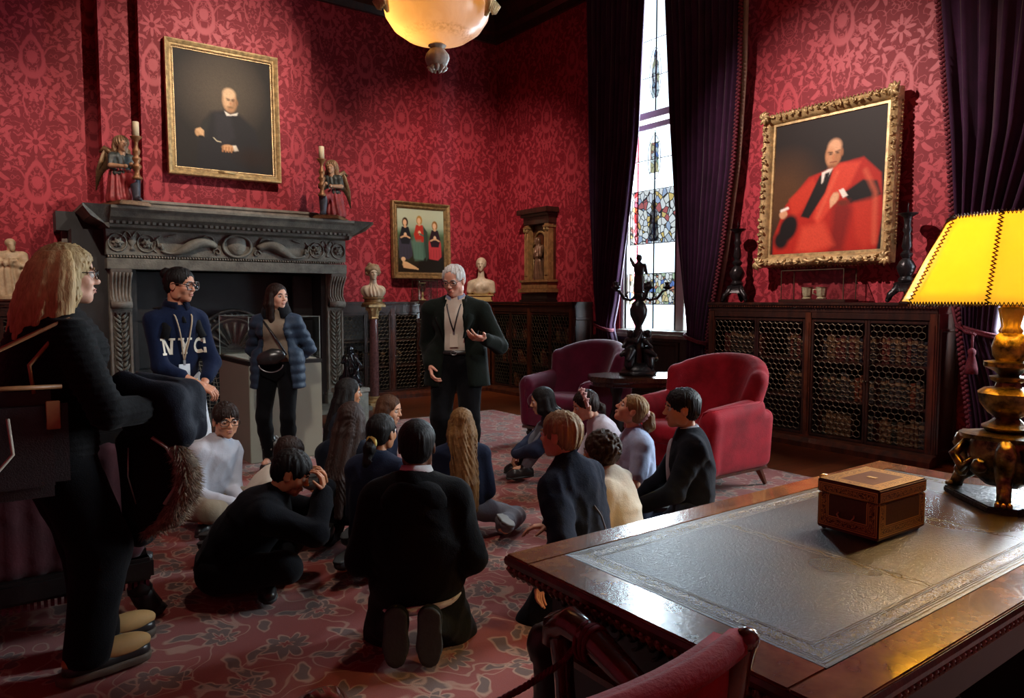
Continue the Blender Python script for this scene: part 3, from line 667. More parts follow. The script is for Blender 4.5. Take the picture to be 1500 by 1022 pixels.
def book_mesh(key, col):
    if key not in bookmesh:
        mb = MB(); n = 7; a = np.linspace(-PI/2, PI/2, n)
        ring = [(.5*math.sin(t), -.06*math.cos(t)) for t in a]+[(.5, 1), (-.5, 1)]
        mb.prism(ring, 2, 0, 1)
        for z in (.1, .3, .5, .7, .9):
            rg = [(.52*math.sin(t), -.06-.035*math.cos(t)) for t in a]+[(.52, .1), (-.52, .1)]; mb.prism(rg, 2, z-.012, z+.012)
        m, t, b = new_mat('leather_'+key); v, xyz = coords(t); c = hexc(col)
        lab = ((xyz[2]-.8).abs().below(.07, .01)+(xyz[2]-.6).abs().below(.012, .01)+(xyz[2]-.2).abs().below(.012, .01)+(xyz[2]-.4).abs().below(.012, .01)).sat()
        t.links.new(mixc(t, lab*.65, mixc(t, noise(t, v, 5, 3), tuple(x*.25 for x in c), tuple(x*.45 for x in c)), (.17, .09, .035)), b.inputs['Base Color']); b.inputs['Roughness'].default_value = .5
        me = mb.mesh('book'); me.materials.append(m); bookmesh[key] = me
    return bookmesh[key]
BC = {'dark brown': '2a1812', 'dark green': '1d2a1e', 'navy blue': '1a1e2c', 'tan': '7a5a38', 'orange brown': '8a3c16', 'red': '6e1c18', 'grey': '474440', 'black': '16130f'}
def fill_shelf(case, side, p0, L, along, depth_dir, z, cols, group, hmin, hmax, gap=0.0):
    s = 0.0; rng = random.Random(int(abs(p0[0]*13+p0[1]*7+z*31)*100))
    while s < L-.05:
        w = rng.uniform(.034, .062); h = rng.uniform(hmin, hmax); key = rng.choice(cols)
        if rng.random() < gap: s += rng.uniform(.05, .25); continue
        o = link('book', book_mesh(key, BC[key]), None)
        o.location = (p0[0]+along[0]*(s+w/2), p0[1]+along[1]*(s+w/2), z); o.rotation_euler = (0, 0, math.atan2(depth_dir[1], depth_dir[0])-PI/2); o.scale = (w-.001, rng.uniform(.13, .17), h)
        tag(o, '%s leather book, %s, %s' % (key, side, case), 'book', group); s += w
rb = 'portrait bookcase'; AY = (0, -1); DX = (1, 0)
ZSH = {'top shelf': .8735, 'middle shelf': .4835, 'bottom shelf': .0925}
for bay, y0, cols in (('left half', 5.36, {'top shelf': ['dark brown', 'red', 'black', 'dark green'], 'middle shelf': ['black', 'dark brown'], 'bottom shelf': ['black', 'dark green']}), ('right half', 4.18, {'top shelf': ['navy blue', 'grey', 'dark brown', 'red', 'tan'], 'middle shelf': ['dark green', 'orange brown', 'grey', 'dark brown'], 'bottom shelf': ['dark green', 'tan', 'tan', 'grey']})):
    for sh, z in ZSH.items():
        if bay == 'left half' and sh == 'bottom shelf': continue
        fill_shelf(rb, '%s, %s' % (sh, bay), (6.93, y0), 1.08, AY, DX, z, cols[sh], 'books on the %s in the %s of the portrait bookcase' % (sh, bay), .21, .28, .03 if bay == 'right half' else .12)
for bay, y0 in (('left half', 9.82), ('right half', 8.82)):
    for sh, z in ZSH.items():
        fill_shelf('corner bookcase', '%s, %s' % (sh, bay), (6.95, y0), .84, AY, DX, z, ['tan', 'orange brown', 'dark brown', 'red', 'black'], 'books on the %s in the %s of the corner bookcase' % (sh, bay), .20, .27, .3 if bay == 'left half' else .4)
fill_shelf('back bookcase', 'middle shelf', (4.3, 10.08), 1.2, (1, 0), (0, 1), .4835, ['black', 'dark brown'], 'books behind the standing man', .2, .26, .5)

# ------------------------------------------------------------------ pictures
M_paint = attr_mat('oil_paint_varnished', .55, .0, .2)
def picture(name, label, loc, rz, w, h, img, prof, tilt, mfr, orn=None, cat='painting'):
    p = thing(name, label, cat, loc, rz); p.rotation_euler = (R(tilt), 0, rz)
    obj('frame', frame_mb(w, h, prof), mfr, p, 35)
    obj('backing_board', MB().box(-w/2-.02, w/2+.02, -.01, .0, -h/2-.02, h/2+.02), M_woodblack, p)
    c = paint_mesh('canvas', w+.01, h+.01, img, M_paint, p); c.location = (0, -.016, 0)
    if orn:
        for nm, mb, mt in orn(w, h): obj(nm, mb, mt, p, True, kind='stuff' if 'leaf' in nm or 'bead' in nm else None)
    return p
def portrait_dark():
    c = Canvas(118, 144, '1b1814')
    c.ell(.47, .33, .30, .30, '5a5040', .45, a=.8).ell(.55, .22, .22, .22, '4a4234', .4, a=.6)
    c.poly([(.36, .50), (.50, .47), (.66, .49), (.82, .60), (.90, .86), (.88, 1.0), (.20, 1.0), (.22, .80), (.28, .60)], '17171a', .05)
    c.poly([(.40, .50), (.56, .48), (.60, .70), (.50, .78), (.40, .74)], '232327', .05)
    c.poly([(.28, .58), (.36, .52), (.30, .72), (.22, .74)], '24241f', .04)
    c.ell(.56, .385, .075, .12, 'a9805a', .02).ell(.535, .375, .045, .085, 'd7b085', .04).ell(.555, .32, .065, .06, 'dcb88e', .03)
    c.ell(.545, .375, .016, .007, '3a2618', .012).ell(.59, .375, .014, .007, '4a3020', .012).stroke([(.525, .362), (.56, .366)], .004, '5a4030').stroke([(.58, .366), (.605, .362)], .004, '5a4030')
    c.ell(.567, .405, .012, .022, 'c08a62', .012).ell(.565, .437, .034, .012, '8a6a48', .012).ell(.635, .39, .012, .028, '8a6444', .01)
    c.poly([(.50, .475), (.56, .50), (.64, .475), (.63, .50), (.52, .515)], 'e8e2d2', .01).ell(.565, .455, .03, .014, 'b08058', .015)
    c.ell(.235, .69, .042, .045, 'c49a6a', .012).poly([(.20, .665), (.25, .645), (.285, .67), (.28, .72), (.25, .70)], 'd8b080', .01).ell(.25, .725, .03, .016, '0c0c0c', .01)
    c.ell(.53, .795, .068, .036, 'cfa070', .012).poly([(.575, .77), (.61, .765), (.635, .81), (.59, .82)], 'e6dcc6', .01)
    for i in range(4): c.stroke([(.475+i*.03, .79), (.468+i*.03, .83)], .008, 'b07a4c', .008)
    c.stroke([(.38, .72), (.41, .745), (.45, .75)], .005, 'c9c0a0', .006)
    c.ell(.80, .86, .2, .1, '22140c', .1, a=.8)
    n = RNG.normal(size=c.im.shape[:2]); c.im *= (1+.06*n)[..., None]; return c.im
def portrait_red():
    c = Canvas(118, 138, '1a1412')
    c.ell(.10, .55, .3, .3, '5a3a1c', .35, a=.7).poly([(.34, 0), (1, 0), (1, .5), (.5, .5)], '15120f', .3, .6)
    c.poly([(.62, .36), (.82, .34), (.97, .47), (1.0, .75), (.96, 1.0), (.02, 1.0), (.02, .86), (.13, .62), (.34, .43), (.48, .40)], 'a82216', .02)
    c.poly([(.50, .42), (.62, .36), (.80, .37), (.72, .52), (.60, .62), (.45, .80), (.40, .74)], 'c8402c', .03).poly([(.16, .58), (.38, .44), (.42, .50), (.30, .66), (.20, .74)], 'b9331f', .03)
    c.poly([(.44, .43), (.56, .40), (.50, .56), (.36, .74), (.28, .72)], '120d0c', .015)
    c.poly([(.66, .58), (.82, .50), (.94, .52), (.98, .62), (.88, .66), (.72, .66)], '130f10', .02)
    c.poly([(.58, .66), (.72, .64), (.74, .72), (.68, 1), (.56, 1)], '6e1410', .06, .8).poly([(.30, .80), (.50, .78), (.60, .95), (.40, 1), (.25, .98)], 'cf4a34', .06, .8)
    c.poly([(.76, .66), (.90, .64), (.95, .9), (.86, 1), (.78, .9)], 'b8301f', .05)
    c.stroke([(.84, .44), (.93, .60), (.94, .95)], .018, 'd8664a', .04, .6).stroke([(.60, .42), (.48, .66), (.44, .74)], .012, 'd8664a', .03, .6)
    c.poly([(.46, .41), (.52, .39), (.56, .385), (.50, .47), (.46, .49)], 'e6ded0', .01).poly([(.49, .42), (.53, .41), (.52, .46), (.47, .50)], '141010', .01)
    c.ell(.555, .29, .072, .105, 'a8744e', .015).ell(.565, .23, .06, .062, 'd3a27c', .03).ell(.53, .30, .036, .07, 'bd8a62', .03)
    c.stroke([(.51, .268), (.545, .272)], .005, '3a2418').stroke([(.575, .27), (.61, .264)], .005, '3a2418').ell(.53, .283, .014, .007, '24160e', .01).ell(.592, .28, .014, .007, '24160e', .01)
    c.ell(.556, .31, .013, .025, 'b87a54', .012).stroke([(.53, .345), (.585, .343)], .005, '7a3c2c', .008).ell(.632, .28, .011, .03, '9a6644', .01).ell(.545, .375, .03, .015, '8a5a3c', .02)
    c.ell(.585, .61, .036, .055, 'c79470', .012, .5).poly([(.545, .62), (.575, .57), (.62, .58), (.60, .64), (.55, .68)], 'd6a882', .01).poly([(.62, .555), (.66, .545), (.70, .60), (.66, .615)], 'e8e2d6', .01)
    c.ell(.11, .69, .04, .04, 'c79470', .012).stroke([(.09, .66), (.15, .645)], .012, 'e8e2d6').ell(.66, .65, .05, .025, '6a2414', .02)
    c.ell(.165, .80, .085, .12, '0f0b0c', .03, .35).ell(.10, .89, .07, .08, '120d0e', .04)
    n = RNG.normal(size=c.im.shape[:2]); c.im *= (1+.05*n)[..., None]; return c.im
def three_figures():
    c = Canvas(96, 128, '7f9a86')
    c.put(c.y-.30, 'b4bfa4', .3).put(.34-c.y, '5f7a5a', .1).put(.40-c.y, '4a5c40', .06).put(.62-c.y, '2c2a1c', .12).put(.86-c.y, '241a10', .1)
    c.poly([(.52, .66), (.98, .72), (1, .98), (.4, .98)], '1c1812', .04)
    for x, top, col, low, hair, L in ((.17, .16, '1f2026', '3c3a48', '3a2216', .30), (.47, .12, 'b03428', '4d6e60', 'a8803c', .36), (.80, .19, '2a1a22', 'b83a40', '8a6028', .30)):
        c.poly([(x-.07, top+.15), (x+.07, top+.15), (x+.13, top+.34), (x+.14, .74), (x+.06, .80), (x-.13, .78), (x-.14, top+.34)], low, .02)
        c.poly([(x-.07, top+.13), (x+.07, top+.13), (x+.12, top+.28), (x+.08, top+.40), (x-.08, top+.40), (x-.12, top+.28)], col, .015)
        c.ell(x, top+.06, .062, .10, hair, .015).ell(x-.006, top+.065, .038, .062, 'dcb48c', .012).ell(x, top+.125, .03, .03, 'd2a880', .01)
        c.ell(x, top+.255, .03, .045, 'e0bc94', .012).stroke([(x-.09, top+.30), (x-.01, top+.27)], .016, 'd2a880' if x != .47 else 'b03428').stroke([(x+.09, top+.30), (x+.01, top+.27)], .016, 'd2a880' if x != .47 else '4d6e60')
        for k in range(4): c.stroke([(x-.09+.06*k, top+.44), (x-.10+.065*k, .76)], .006, '2a3430', .012, .5)
    c.poly([(.55, .26), (.64, .36), (.66, .76), (.60, .82), (.56, .5)], '35463c', .02).poly([(.28, .5), (.50, .48), (.55, .80), (.36, .82)], '5c8070', .04, .6)
    c.ell(.12, .795, .045, .045, 'dcb890', .012).poly([(.10, .82), (.20, .84), (.40, .92), (.36, .95), (.12, .93)], 'dfb888', .015).ell(.20, .90, .10, .045, 'd9b080', .02, .3).stroke([(.30, .92), (.42, .945)], .018, 'd9b080')
    return c.im
PLAIN = [(0, .012), (.004, .03), (.02, .034), (.03, .05), (.05, .045), (.058, .06), (.085, .075), (.10, .07), (.105, 0)]
def beads(w, h):
    mb = MB(); o = .024
    for i in range(60):
        t = (i+.5)/60
        for p in ((-w/2-o+t*(w+2*o), h/2+o), (-w/2-o+t*(w+2*o), -h/2-o), (-w/2-o, -h/2-o+t*(h+2*o)), (w/2+o, -h/2-o+t*(h+2*o))): mb.ball((p[0], -.036, p[1]), .012, 6)
    pl = MB().box(-.11, .11, -.055, -.03, -h/2-.045, -h/2-.012)
    return [('bead_moulding', mb, M_golddark), ('name_plate', pl, M_gold)]
picture('portrait_painting', 'gilt framed portrait of a seated man in black, above the stone fireplace', (2.60, 9.80, 3.83), 0, 1.17, 1.43, portrait_dark(), PLAIN, -2.2, M_gold, beads)
ORN = [(0, .012), (.006, .03), (.03, .028), (.04, .05), (.06, .075), (.10, .095), (.125, .08), (.135, .05), (.14, 0)]
def carved(w, h):
    rng = random.Random(5); mb = MB(); cor = MB(); gl = MB()
    per = [((-w/2, h/2), (w/2, h/2)), ((w/2, h/2), (w/2, -h/2)), ((w/2, -h/2), (-w/2, -h/2)), ((-w/2, -h/2), (-w/2, h/2))]; nr = [(0, 1), (1, 0), (0, -1), (-1, 0)]
    for (a, b), n in zip(per, nr):
        L = math.hypot(b[0]-a[0], b[1]-a[1]); N = int(L/.075); d = ((b[0]-a[0])/L, (b[1]-a[1])/L)
        for i in range(-1, N+2):
            s = i*L/N; c = (a[0]+d[0]*s+n[0]*.095, a[1]+d[1]*s+n[1]*.095)
            for k in range(3):
                th = rng.uniform(0, 6.3); r0 = rng.uniform(.02, .036)
                p = [(c[0]+r0*(1-.25*t)*math.cos(th+t*rng.choice((-1, 1))*1.0+k)*1.0, -.085-.02*math.sin(t*1.4), c[1]+r0*(1-.25*t)*math.sin(th+t+k)) for t in np.linspace(0, 2.6, 7)]
                mb.tube(p, .012-.0016*np.arange(7), 5)
        for i in range(N*2): s = i*L/(2*N); gl.ball((a[0]+d[0]*s+n[0]*.148, -.03, a[1]+d[1]*s+n[1]*.148), .013, 6)
    out = [('leaf_carving', mb, M_gold), ('outer_beads', gl, M_golddark)]
    for sx in (-1, 1):
        for sz in (-1, 1):
            q = MB()
            for k in range(7):
                th = k*.75; q.tube([(sx*(w/2+.10+.075*t*math.cos(th+t)), -.10-.025*math.sin(3*t), sz*(h/2+.10+.075*t*math.sin(th+t))) for t in np.linspace(0, 1, 6)], [.02, .024, .022, .018, .013, .006], 6)
            out.append(('corner_ornament', q, M_gold))
    q = MB()
    for s in (-1, 1): q.tube([(s*.16*t, -.105, -h/2-.07-.03*math.sin(3*t)) for t in np.linspace(0, 1, 9)], .018, 6)
    out.append(('centre_cartouche', q.box(-.07, .07, -.11, -.09, -h/2-.10, -h/2-.05), M_gold)); return out
picture('portrait_painting', 'carved gilt framed portrait of a man in red robes, above the long bookcase', (7.10, 4.26, 2.66), R(-90), 1.21, 1.38, portrait_red(), ORN, -2.5, M_gold, carved)
picture('panel_painting', 'small gilt framed painting of three robed figures and a baby, over the back bookcase', (5.69, 10.30, 2.41), 0, .83, .99, three_figures(), PLAIN, -1.5, M_golddark, lambda w, h: beads(w, h)[:1])
# ------------------------------------------------------------------ statues and ornaments
def smesh(name, s, h, m, parent, disp=None, clip=None):
    return link(name, s.mesh(name, h, disp, clip), m, parent, True)
def folds(amp, n, cx=0.0, cy=0.0, tw=0.0):
    return lambda x, y, z: (amp*np.sin(n*np.arctan2(y-cy, x-cx)+tw*z)).astype(np.float32)
def small_head(s, c, r, fwd, up=(0, 0, 1)):
    """A little carved head with brow, nose, chin and neck."""
    c = np.asarray(c, float); f = np.asarray(fwd, float); f /= np.linalg.norm(f); u = np.asarray(up, float); u = u-f*(u@f); u /= np.linalg.norm(u); l = np.cross(u, f)
    P = lambda a, b, d: c+r*(a*f+b*l+d*u)
    M = np.stack([f, l, u])
    s.ell(P(-.05, 0, .15), np.array([.92, .74, .88])*r, M).ell(P(.2, 0, -.35), np.array([.62, .55, .75])*r, M)
    s.cap(P(.82, 0, .1), P(1.02, 0, -.22), .07*r, .13*r, k=.05*r).cap(P(.72, -.35, .2), P(.72, .35, .2), .13*r, k=.1*r)
    for q in (-1, 1): s.ell(P(.86, q*.33, .04), .17*r, k=.08*r, sub=True)
    s.cap(P(.68, -.18, -.55), P(.68, .18, -.55), .10*r, k=.06*r).ell(P(.62, 0, -.88), .2*r)
    for q in (-1, 1): s.ell(P(-.05, q*.74, -.05), np.array([.2, .09, .3])*r, M, k=.03*r)
    return s
def angel(label, loc, rz, mir):
    a = thing('candle_angel', label, 'statue', loc, rz); Y = mir; loc = None
    wood = simple('gilt_brown_wood', (.30, .17, .08), .5, .2, .5, 25, .2, 60)
    obj('base', MB().prism([(-.24, -.17), (.30, -.17), (.33, 0), (.30, .17), (-.24, .17)], 2, 0, .035).prism([(-.22, -.155), (.29, -.155), (.31, 0), (.29, .155), (-.22, .155)], 2, .035, .05), wood, a, bevel=.006)
    robe = SDF(.04); robe.cap((-.04, -.03*Y, .36), (-.02, -.04*Y, .08), .095, .13).cap((-.04, 0, .36), (.12, .06*Y, .30), .085, .075).cap((-.06, -.05*Y, .09), (-.20, -.06*Y, .09), .07, .04).ell((-.04, -.02*Y, .10), (.15, .13, .06))
    smesh('robe', robe, .009, simple('red_gilt_robe', (.36, .045, .05), .45, .15, .5, 14, .1), a, folds(.009, 13, -.03, 0, 9), lambda x, y, z: .05-z)
    body = SDF(.03); body.ell((-.03, 0, .48), (.075, .10, .14)).cap((-.02, .085*Y, .56), (-.02, -.085*Y, .56), .045).cap((-.02, .10*Y, .55), (.02, .135*Y, .45), .042, .035).cap((-.02, -.10*Y, .55), (.0, -.13*Y, .44), .042, .035).ell((-.03, 0, .37), (.11, .125, .055))
    smesh('bodice', body, .008, simple('green_black_paint', (.055, .07, .065), .45, .1, .6, 20), a, folds(.005, 9, -.03, 0, 20))
    leg = SDF(.02); leg.cap((.14, .07*Y, .30), (.17, .07*Y, .10), .06, .04).cap((.17, .07*Y, .08), (.25, .07*Y, .075), .035, .025)
    smesh('raised_leg', leg, .008, simple('dark_blue_paint', (.05, .055, .075), .45, .1, .5, 20), a)
    fl = SDF(.012); small_head(fl, (.01, 0, .70), .072, (1, .1*Y, -.05)); fl.cap((-.01, 0, .56), (.0, 0, .66), .042, .034)
    for q in (1, -1): fl.cap((.02, q*.135*Y, .45), (.13, q*.05*Y, .47 if q > 0 else .44), .030, .02).ell((.15, q*.03*Y, .47 if q > 0 else .44), (.035, .02, .024))
    FL = simple('carved_flesh', (.52, .30, .17), .45, 0, .35, 25); smesh('face_and_arms', fl, .006, FL, a)
    smesh('bare_foot', SDF(.012).cap((-.2, -.06*Y, .08), (-.27, -.06*Y, .085), .028, .02), .006, FL, a)
    hr = SDF(.015); hr.ell((-.015, 0, .73), (.085, .08, .075)).cap((-.05, .05*Y, .70), (-.045, .065*Y, .62), .035, .025).cap((-.05, -.05*Y, .70), (-.045, -.065*Y, .62), .035, .025).ell((-.06, 0, .67), (.045, .065, .07)).ell((.085, 0, .68), (.055, .06, .062), sub=True)
    smesh('hair', hr, .006, simple('gilded_hair', (.34, .20, .10), .45, .3, .5, 30), a, folds(.006, 15, 0, 0, 40))
    for q in (1, -1):
        w = MB()
        for k in range(9):
            t = k/8; top = np.array([-.09-.05*t, q*(.07+.07*t), .60+.05*math.sin(PI*t)]); L = .16+.24*t if q*Y < 9 else .2
            tip = top+np.array([-.10-.03*t, q*.02*k/4, -L]); w.tube([top, (top+tip)/2+np.array([-.035, 0, .02]), tip], [.026, .034, .008], 6, flat=.4)
        w.tube([(-.08, q*.05, .54), (-.10, q*.08, .62), (-.14, q*.13, .66), (-.19, q*.16, .62)], [.03, .034, .03, .015], 7)
        obj('wing', w, simple('wing_gilt', (.27, .17, .085), .45, .35, .5, 25), a, True)
    cs = MB().lathe([(.05, .30), (.055, .32), (.03, .35), (.024, .40), (.045, .43), (.05, .45), (.026, .48), (.045, .52), (.05, .535), (.025, .56), (.04, .60), (.042, .62), (.02, .66), (.018, .70), (.03, .73), (.06, .765), (.062, .775), (.005, .775)], (.20, .07*Y, 0), 16)
    k = obj('candlestick', cs, simple('gilt_red_candlestick', (.36, .17, .07), .4, .4, .5, 18), a, True)
    obj('candle', MB().lathe([(.001, .775), (.036, .775), (.035, .93), (.03, .937), (.001, .932)], (.20, .07*Y, 0), 14), simple('candle_wax', (.72, .62, .40), .5), k, True)
    obj('wick', MB().tube([(.20, .07*Y, .93), (.202, .07*Y, .95)], .003, 5), M_bronze, k)
    return a
angel('painted kneeling angel with a candle on the mantel, left of the portrait', (1.36, 9.36, 2.522), R(-75), 1)
angel('painted kneeling angel with a candle on the mantel, right of the portrait', (3.83, 9.34, 2.522), R(232), -1)

def statue(label, loc, rz, H, mt, plinth=True):
    a = thing('marble_statue', label, 'statue', loc, rz); s = SDF(.03)
    s.cap((0, .03, .05), (0, .02, .40), .12, .09).cap((.03, -.06, .05), (.02, -.04, .35), .10, .09).ell((0, 0, .50), (.085, .125, .13)).cap((0, .11, .56), (0, -.11, .56), .055)
    s.cap((0, .14, .56), (.05, .17, .42), .05, .042).cap((.05, .17, .42), (.10, -.02, .45), .04, .03).cap((0, -.14, .56), (.06, -.16, .44), .05, .042).cap((.06, -.16, .44), (.11, .05, .49), .04, .03)
    s.cap((-.02, -.10, .50), (.05, .13, .30), .05, .06).cap((-.05, .1, .5), (-.04, .14, .06), .06, .07)
    d = folds(.010, 11, 0, 0, 7)
    dd = lambda x, y, z: np.where(z < .52, d(x, y, z), 0)
    smesh('robed_body', s, .011, mt, a, dd, lambda x, y, z: .04-z)
    h = SDF(.012); small_head(h, (.015, .01, .70), .062, (1, .25, -.25)); h.cap((0, 0, .58), (.005, 0, .66), .04, .034).ell((-.01, .0, .725), (.07, .062, .055)).ell((.06, .03, .655), (.035, .035, .05))
    smesh('head', h, .006, mt, a)
    obj('plinth', MB().lathe([(.001, 0), (.17, 0), (.17, .04), (.15, .05), (.001, .05)], n=20), mt, a, 40)
    obj('wooden_stand', MB().box(-.21, .21, -.24, .24, -.028, -.0005), M_wood2, a, bevel=.005); a.scale = (H/.77,)*3
    return a
statue('small pale marble statue of a robed figure, left of the fireplace', (.30, 10.12, 1.485), R(-100), .68, simple('yellowed_marble', (.60, .46, .28), .5, 0, .35, 14, .15))

def column_bust():
    c = thing('column_pedestal', 'slim red marble column with a gilt capital under the boy bust', 'pedestal', (4.42, 9.36, 0))
    obj('shaft', MB().lathe([(.062, .13), (.068, .2), (.066, .7), (.058, 1.22)], n=20), simple('red_porphyry', (.15, .07, .07), .18, 0, .5, 40, coat=.4), c, 40)
    obj('base', MB().box(-.12, .12, -.12, .12, 0, .05).lathe([(.11, .05), (.115, .07), (.09, .085), (.085, .1), (.10, .115), (.07, .135)], n=20), M_gold, c, 40)
    cp = MB().lathe([(.058, 1.21), (.07, 1.225), (.06, 1.24), (.075, 1.30), (.10, 1.37), (.09, 1.38)], n=24, ribs=8, amp=.08).box(-.125, .125, -.125, .125, 1.38, 1.41)
    for k in range(4): cp.ball((.09*math.cos(PI/4+k*PI/2), .09*math.sin(PI/4+k*PI/2), 1.355), .03, 8)
    obj('capital', cp, M_gold, c, 40)
    b = thing('portrait_bust', 'marble bust of a curly headed youth on the slim column', 'bust', (4.42, 9.36, 1.4115), R(250))
    obj('socle', MB().lathe([(.001, 0), (.15, 0), (.15, .02), (.12, .03), (.12, .07), (.145, .08), (.145, .10), (.001, .10)], n=20).xf(Matrix.Diagonal((.8, 1, 1, 1))), M_golddark, b, 40)
    s = SDF(.03); s.ell((0, 0, .16), (.085, .15, .10)).cap((0, .1, .19), (0, -.1, .19), .055).cap((-.01, 0, .22), (.0, 0, .33), .05, .042)
    smesh('shoulders', s, .009, M_marble, b, folds(.006, 12, 0, 0, 25), lambda x, y, z: .10-z)
    h = SDF(.012); small_head(h, (.01, 0, .41), .082, (1, .15, 0)); h.cap((0, 0, .3), (0, 0, .37), .04)
    smesh('head', h, .006, M_marble, b)
    hr = SDF(.015); hr.ell((-.02, 0, .455), (.10, .096, .085)).ell((.105, .01, .395), (.06, .075, .07), sub=True)
    r = random.Random(3)
    for k in range(40):
        th = r.uniform(.6, 5.7); z = r.uniform(.40, .53); q = .085*math.sqrt(max(.1, 1-((z-.44)/.1)**2)); hr.ell((-.02+q*math.cos(th), q*math.sin(th), z), .024, k=.008)
    smesh('curled_hair', hr, .006, simple('stained_marble', (.36, .25, .14), .5, 0, .4, 16), b)
    b.scale = (1.05,)*3
column_bust()
def bust2():
    b = thing('portrait_bust', 'pale marble bust of a woman with bare shoulders near the room corner', 'bust', (6.72, 10.12, 1.4515), R(228))
    obj('socle', MB().box(-.11, .11, -.20, .20, 0, .02).box(-.09, .09, -.18, .18, .02, .09).box(-.11, .11, -.22, .22, .09, .115), simple('yellow_marble_socle', (.58, .42, .16), .4, 0, .3, 10), b, bevel=.006)
    s = SDF(.03); s.ell((0, 0, .24), (.10, .19, .15)).cap((0, .12, .30), (0, -.12, .30), .065).cap((-.005, .17, .29), (.0, .195, .17), .06, .05).cap((-.005, -.17, .29), (.0, -.195, .17), .06, .05).cap((-.01, 0, .33), (.0, 0, .50), .062, .048).ell((.06, .06, .24), .055).ell((.06, -.06, .24), .055)
    smesh('shoulders', s, .010, M_marble, b, None, lambda x, y, z: .116-z)
    h = SDF(.014); small_head(h, (.015, 0, .60), .098, (1, 0, .05)); h.cap((0, 0, .46), (.0, 0, .55), .048, .045)
    h.ell((-.03, 0, .63), (.105, .088, .10)).ell((-.12, 0, .60), .04)
    smesh('head', h, .007, M_marble, b)
bust2()
def case_box(t, x, y, z, parent, fr=None):
    """Five thin glass sheets with fine edges."""
    for a in (-1, 1):
        obj('glass_sheet', MB().box(a*x-.002, a*x+.002, -y, y, .03, z), M_glass, parent); obj('glass_sheet', MB().box(-x+.003, x-.003, a*y-.002, a*y+.002, .03, z), M_glass, parent)
    obj('glass_lid', MB().box(-x-.002, x+.002, -y-.002, y+.002, z, z+.004), M_glass, parent)
    e = MB(); r = .0035
    for a in (-1, 1):
        for b in (-1, 1): e.box(a*x-r, a*x+r, b*y-r, b*y+r, .03, z)
        e.box(-x, x, a*y-r, a*y+r, z-r, z+r).box(a*x-r, a*x+r, -y, y, z-r, z+r)
    obj('case_edge', e, fr or M_brass, parent)
def cup(label, loc, k, mt, grp=None):
    c = thing('silver_cup', label, 'cup', loc, k)
    obj('bowl', MB().lathe([(.045, 0), (.05, .01), (.035, .02), (.042, .03), (.05, .11), (.058, .125), (.052, .125), (.044, .04), (.001, .035)], n=16, ribs=8, amp=.05), mt, c, 50)
    obj('handle', MB().tube([(.045, 0, .10), (.08, 0, .10), (.085, 0, .06), (.045, 0, .04)], .006, 6), mt, c, True)
    return c
M_ivory = simple('carved_ivory', (.66, .58, .38), .4, .15, .4, 40, .2)
gc = thing('display_case', 'long low glass case holding two ivory cups under the red robed portrait', 'case', (6.97, 4.25, 1.4512))
obj('base_board', MB().box(-.13, .13, -.37, .37, 0, .03), M_wood, gc, bevel=.004); case_box('c', .115, .345, .33, gc)
cup('carved ivory cup in the long glass case, nearer the window', (6.965, 4.36, 1.483), .4, M_ivory); cup('carved ivory cup in the long glass case, nearer the yellow lamp', (6.965, 4.20, 1.483), 2.0, M_ivory)
gb = thing('display_case', 'small glass case with a crystal goblet below the three figure painting', 'case', (5.66, 10.12, 1.4512))
obj('base_board', MB().box(-.2, .2, -.12, .12, 0, .02), M_wood, gb, bevel=.004); case_box('c', .17, .10, .33, gb)
gob = thing('goblet', 'mounted crystal goblet with gilt rim in the small glass case', 'goblet', (5.62, 10.12, 1.4715))
obj('bowl', MB().lathe([(.012, .12), (.04, .15), (.055, .20), (.05, .27), (.046, .27), (.05, .2), (.036, .155), (.001, .13)], n=16), glass('crystal', (.85, .85, .82), .25)[0], gob, True)
obj('stem', MB().lathe([(.055, 0), (.055, .01), (.02, .03), (.012, .06), (.025, .08), (.012, .1), (.014, .125)], n=14), M_gold, gob, True)
obj('rim', MB().tube([(.05*math.cos(a), .05*math.sin(a), .272) for a in np.linspace(0, 2*PI, 21)[:-1]], .005, 6, True), M_gold, gob, True)

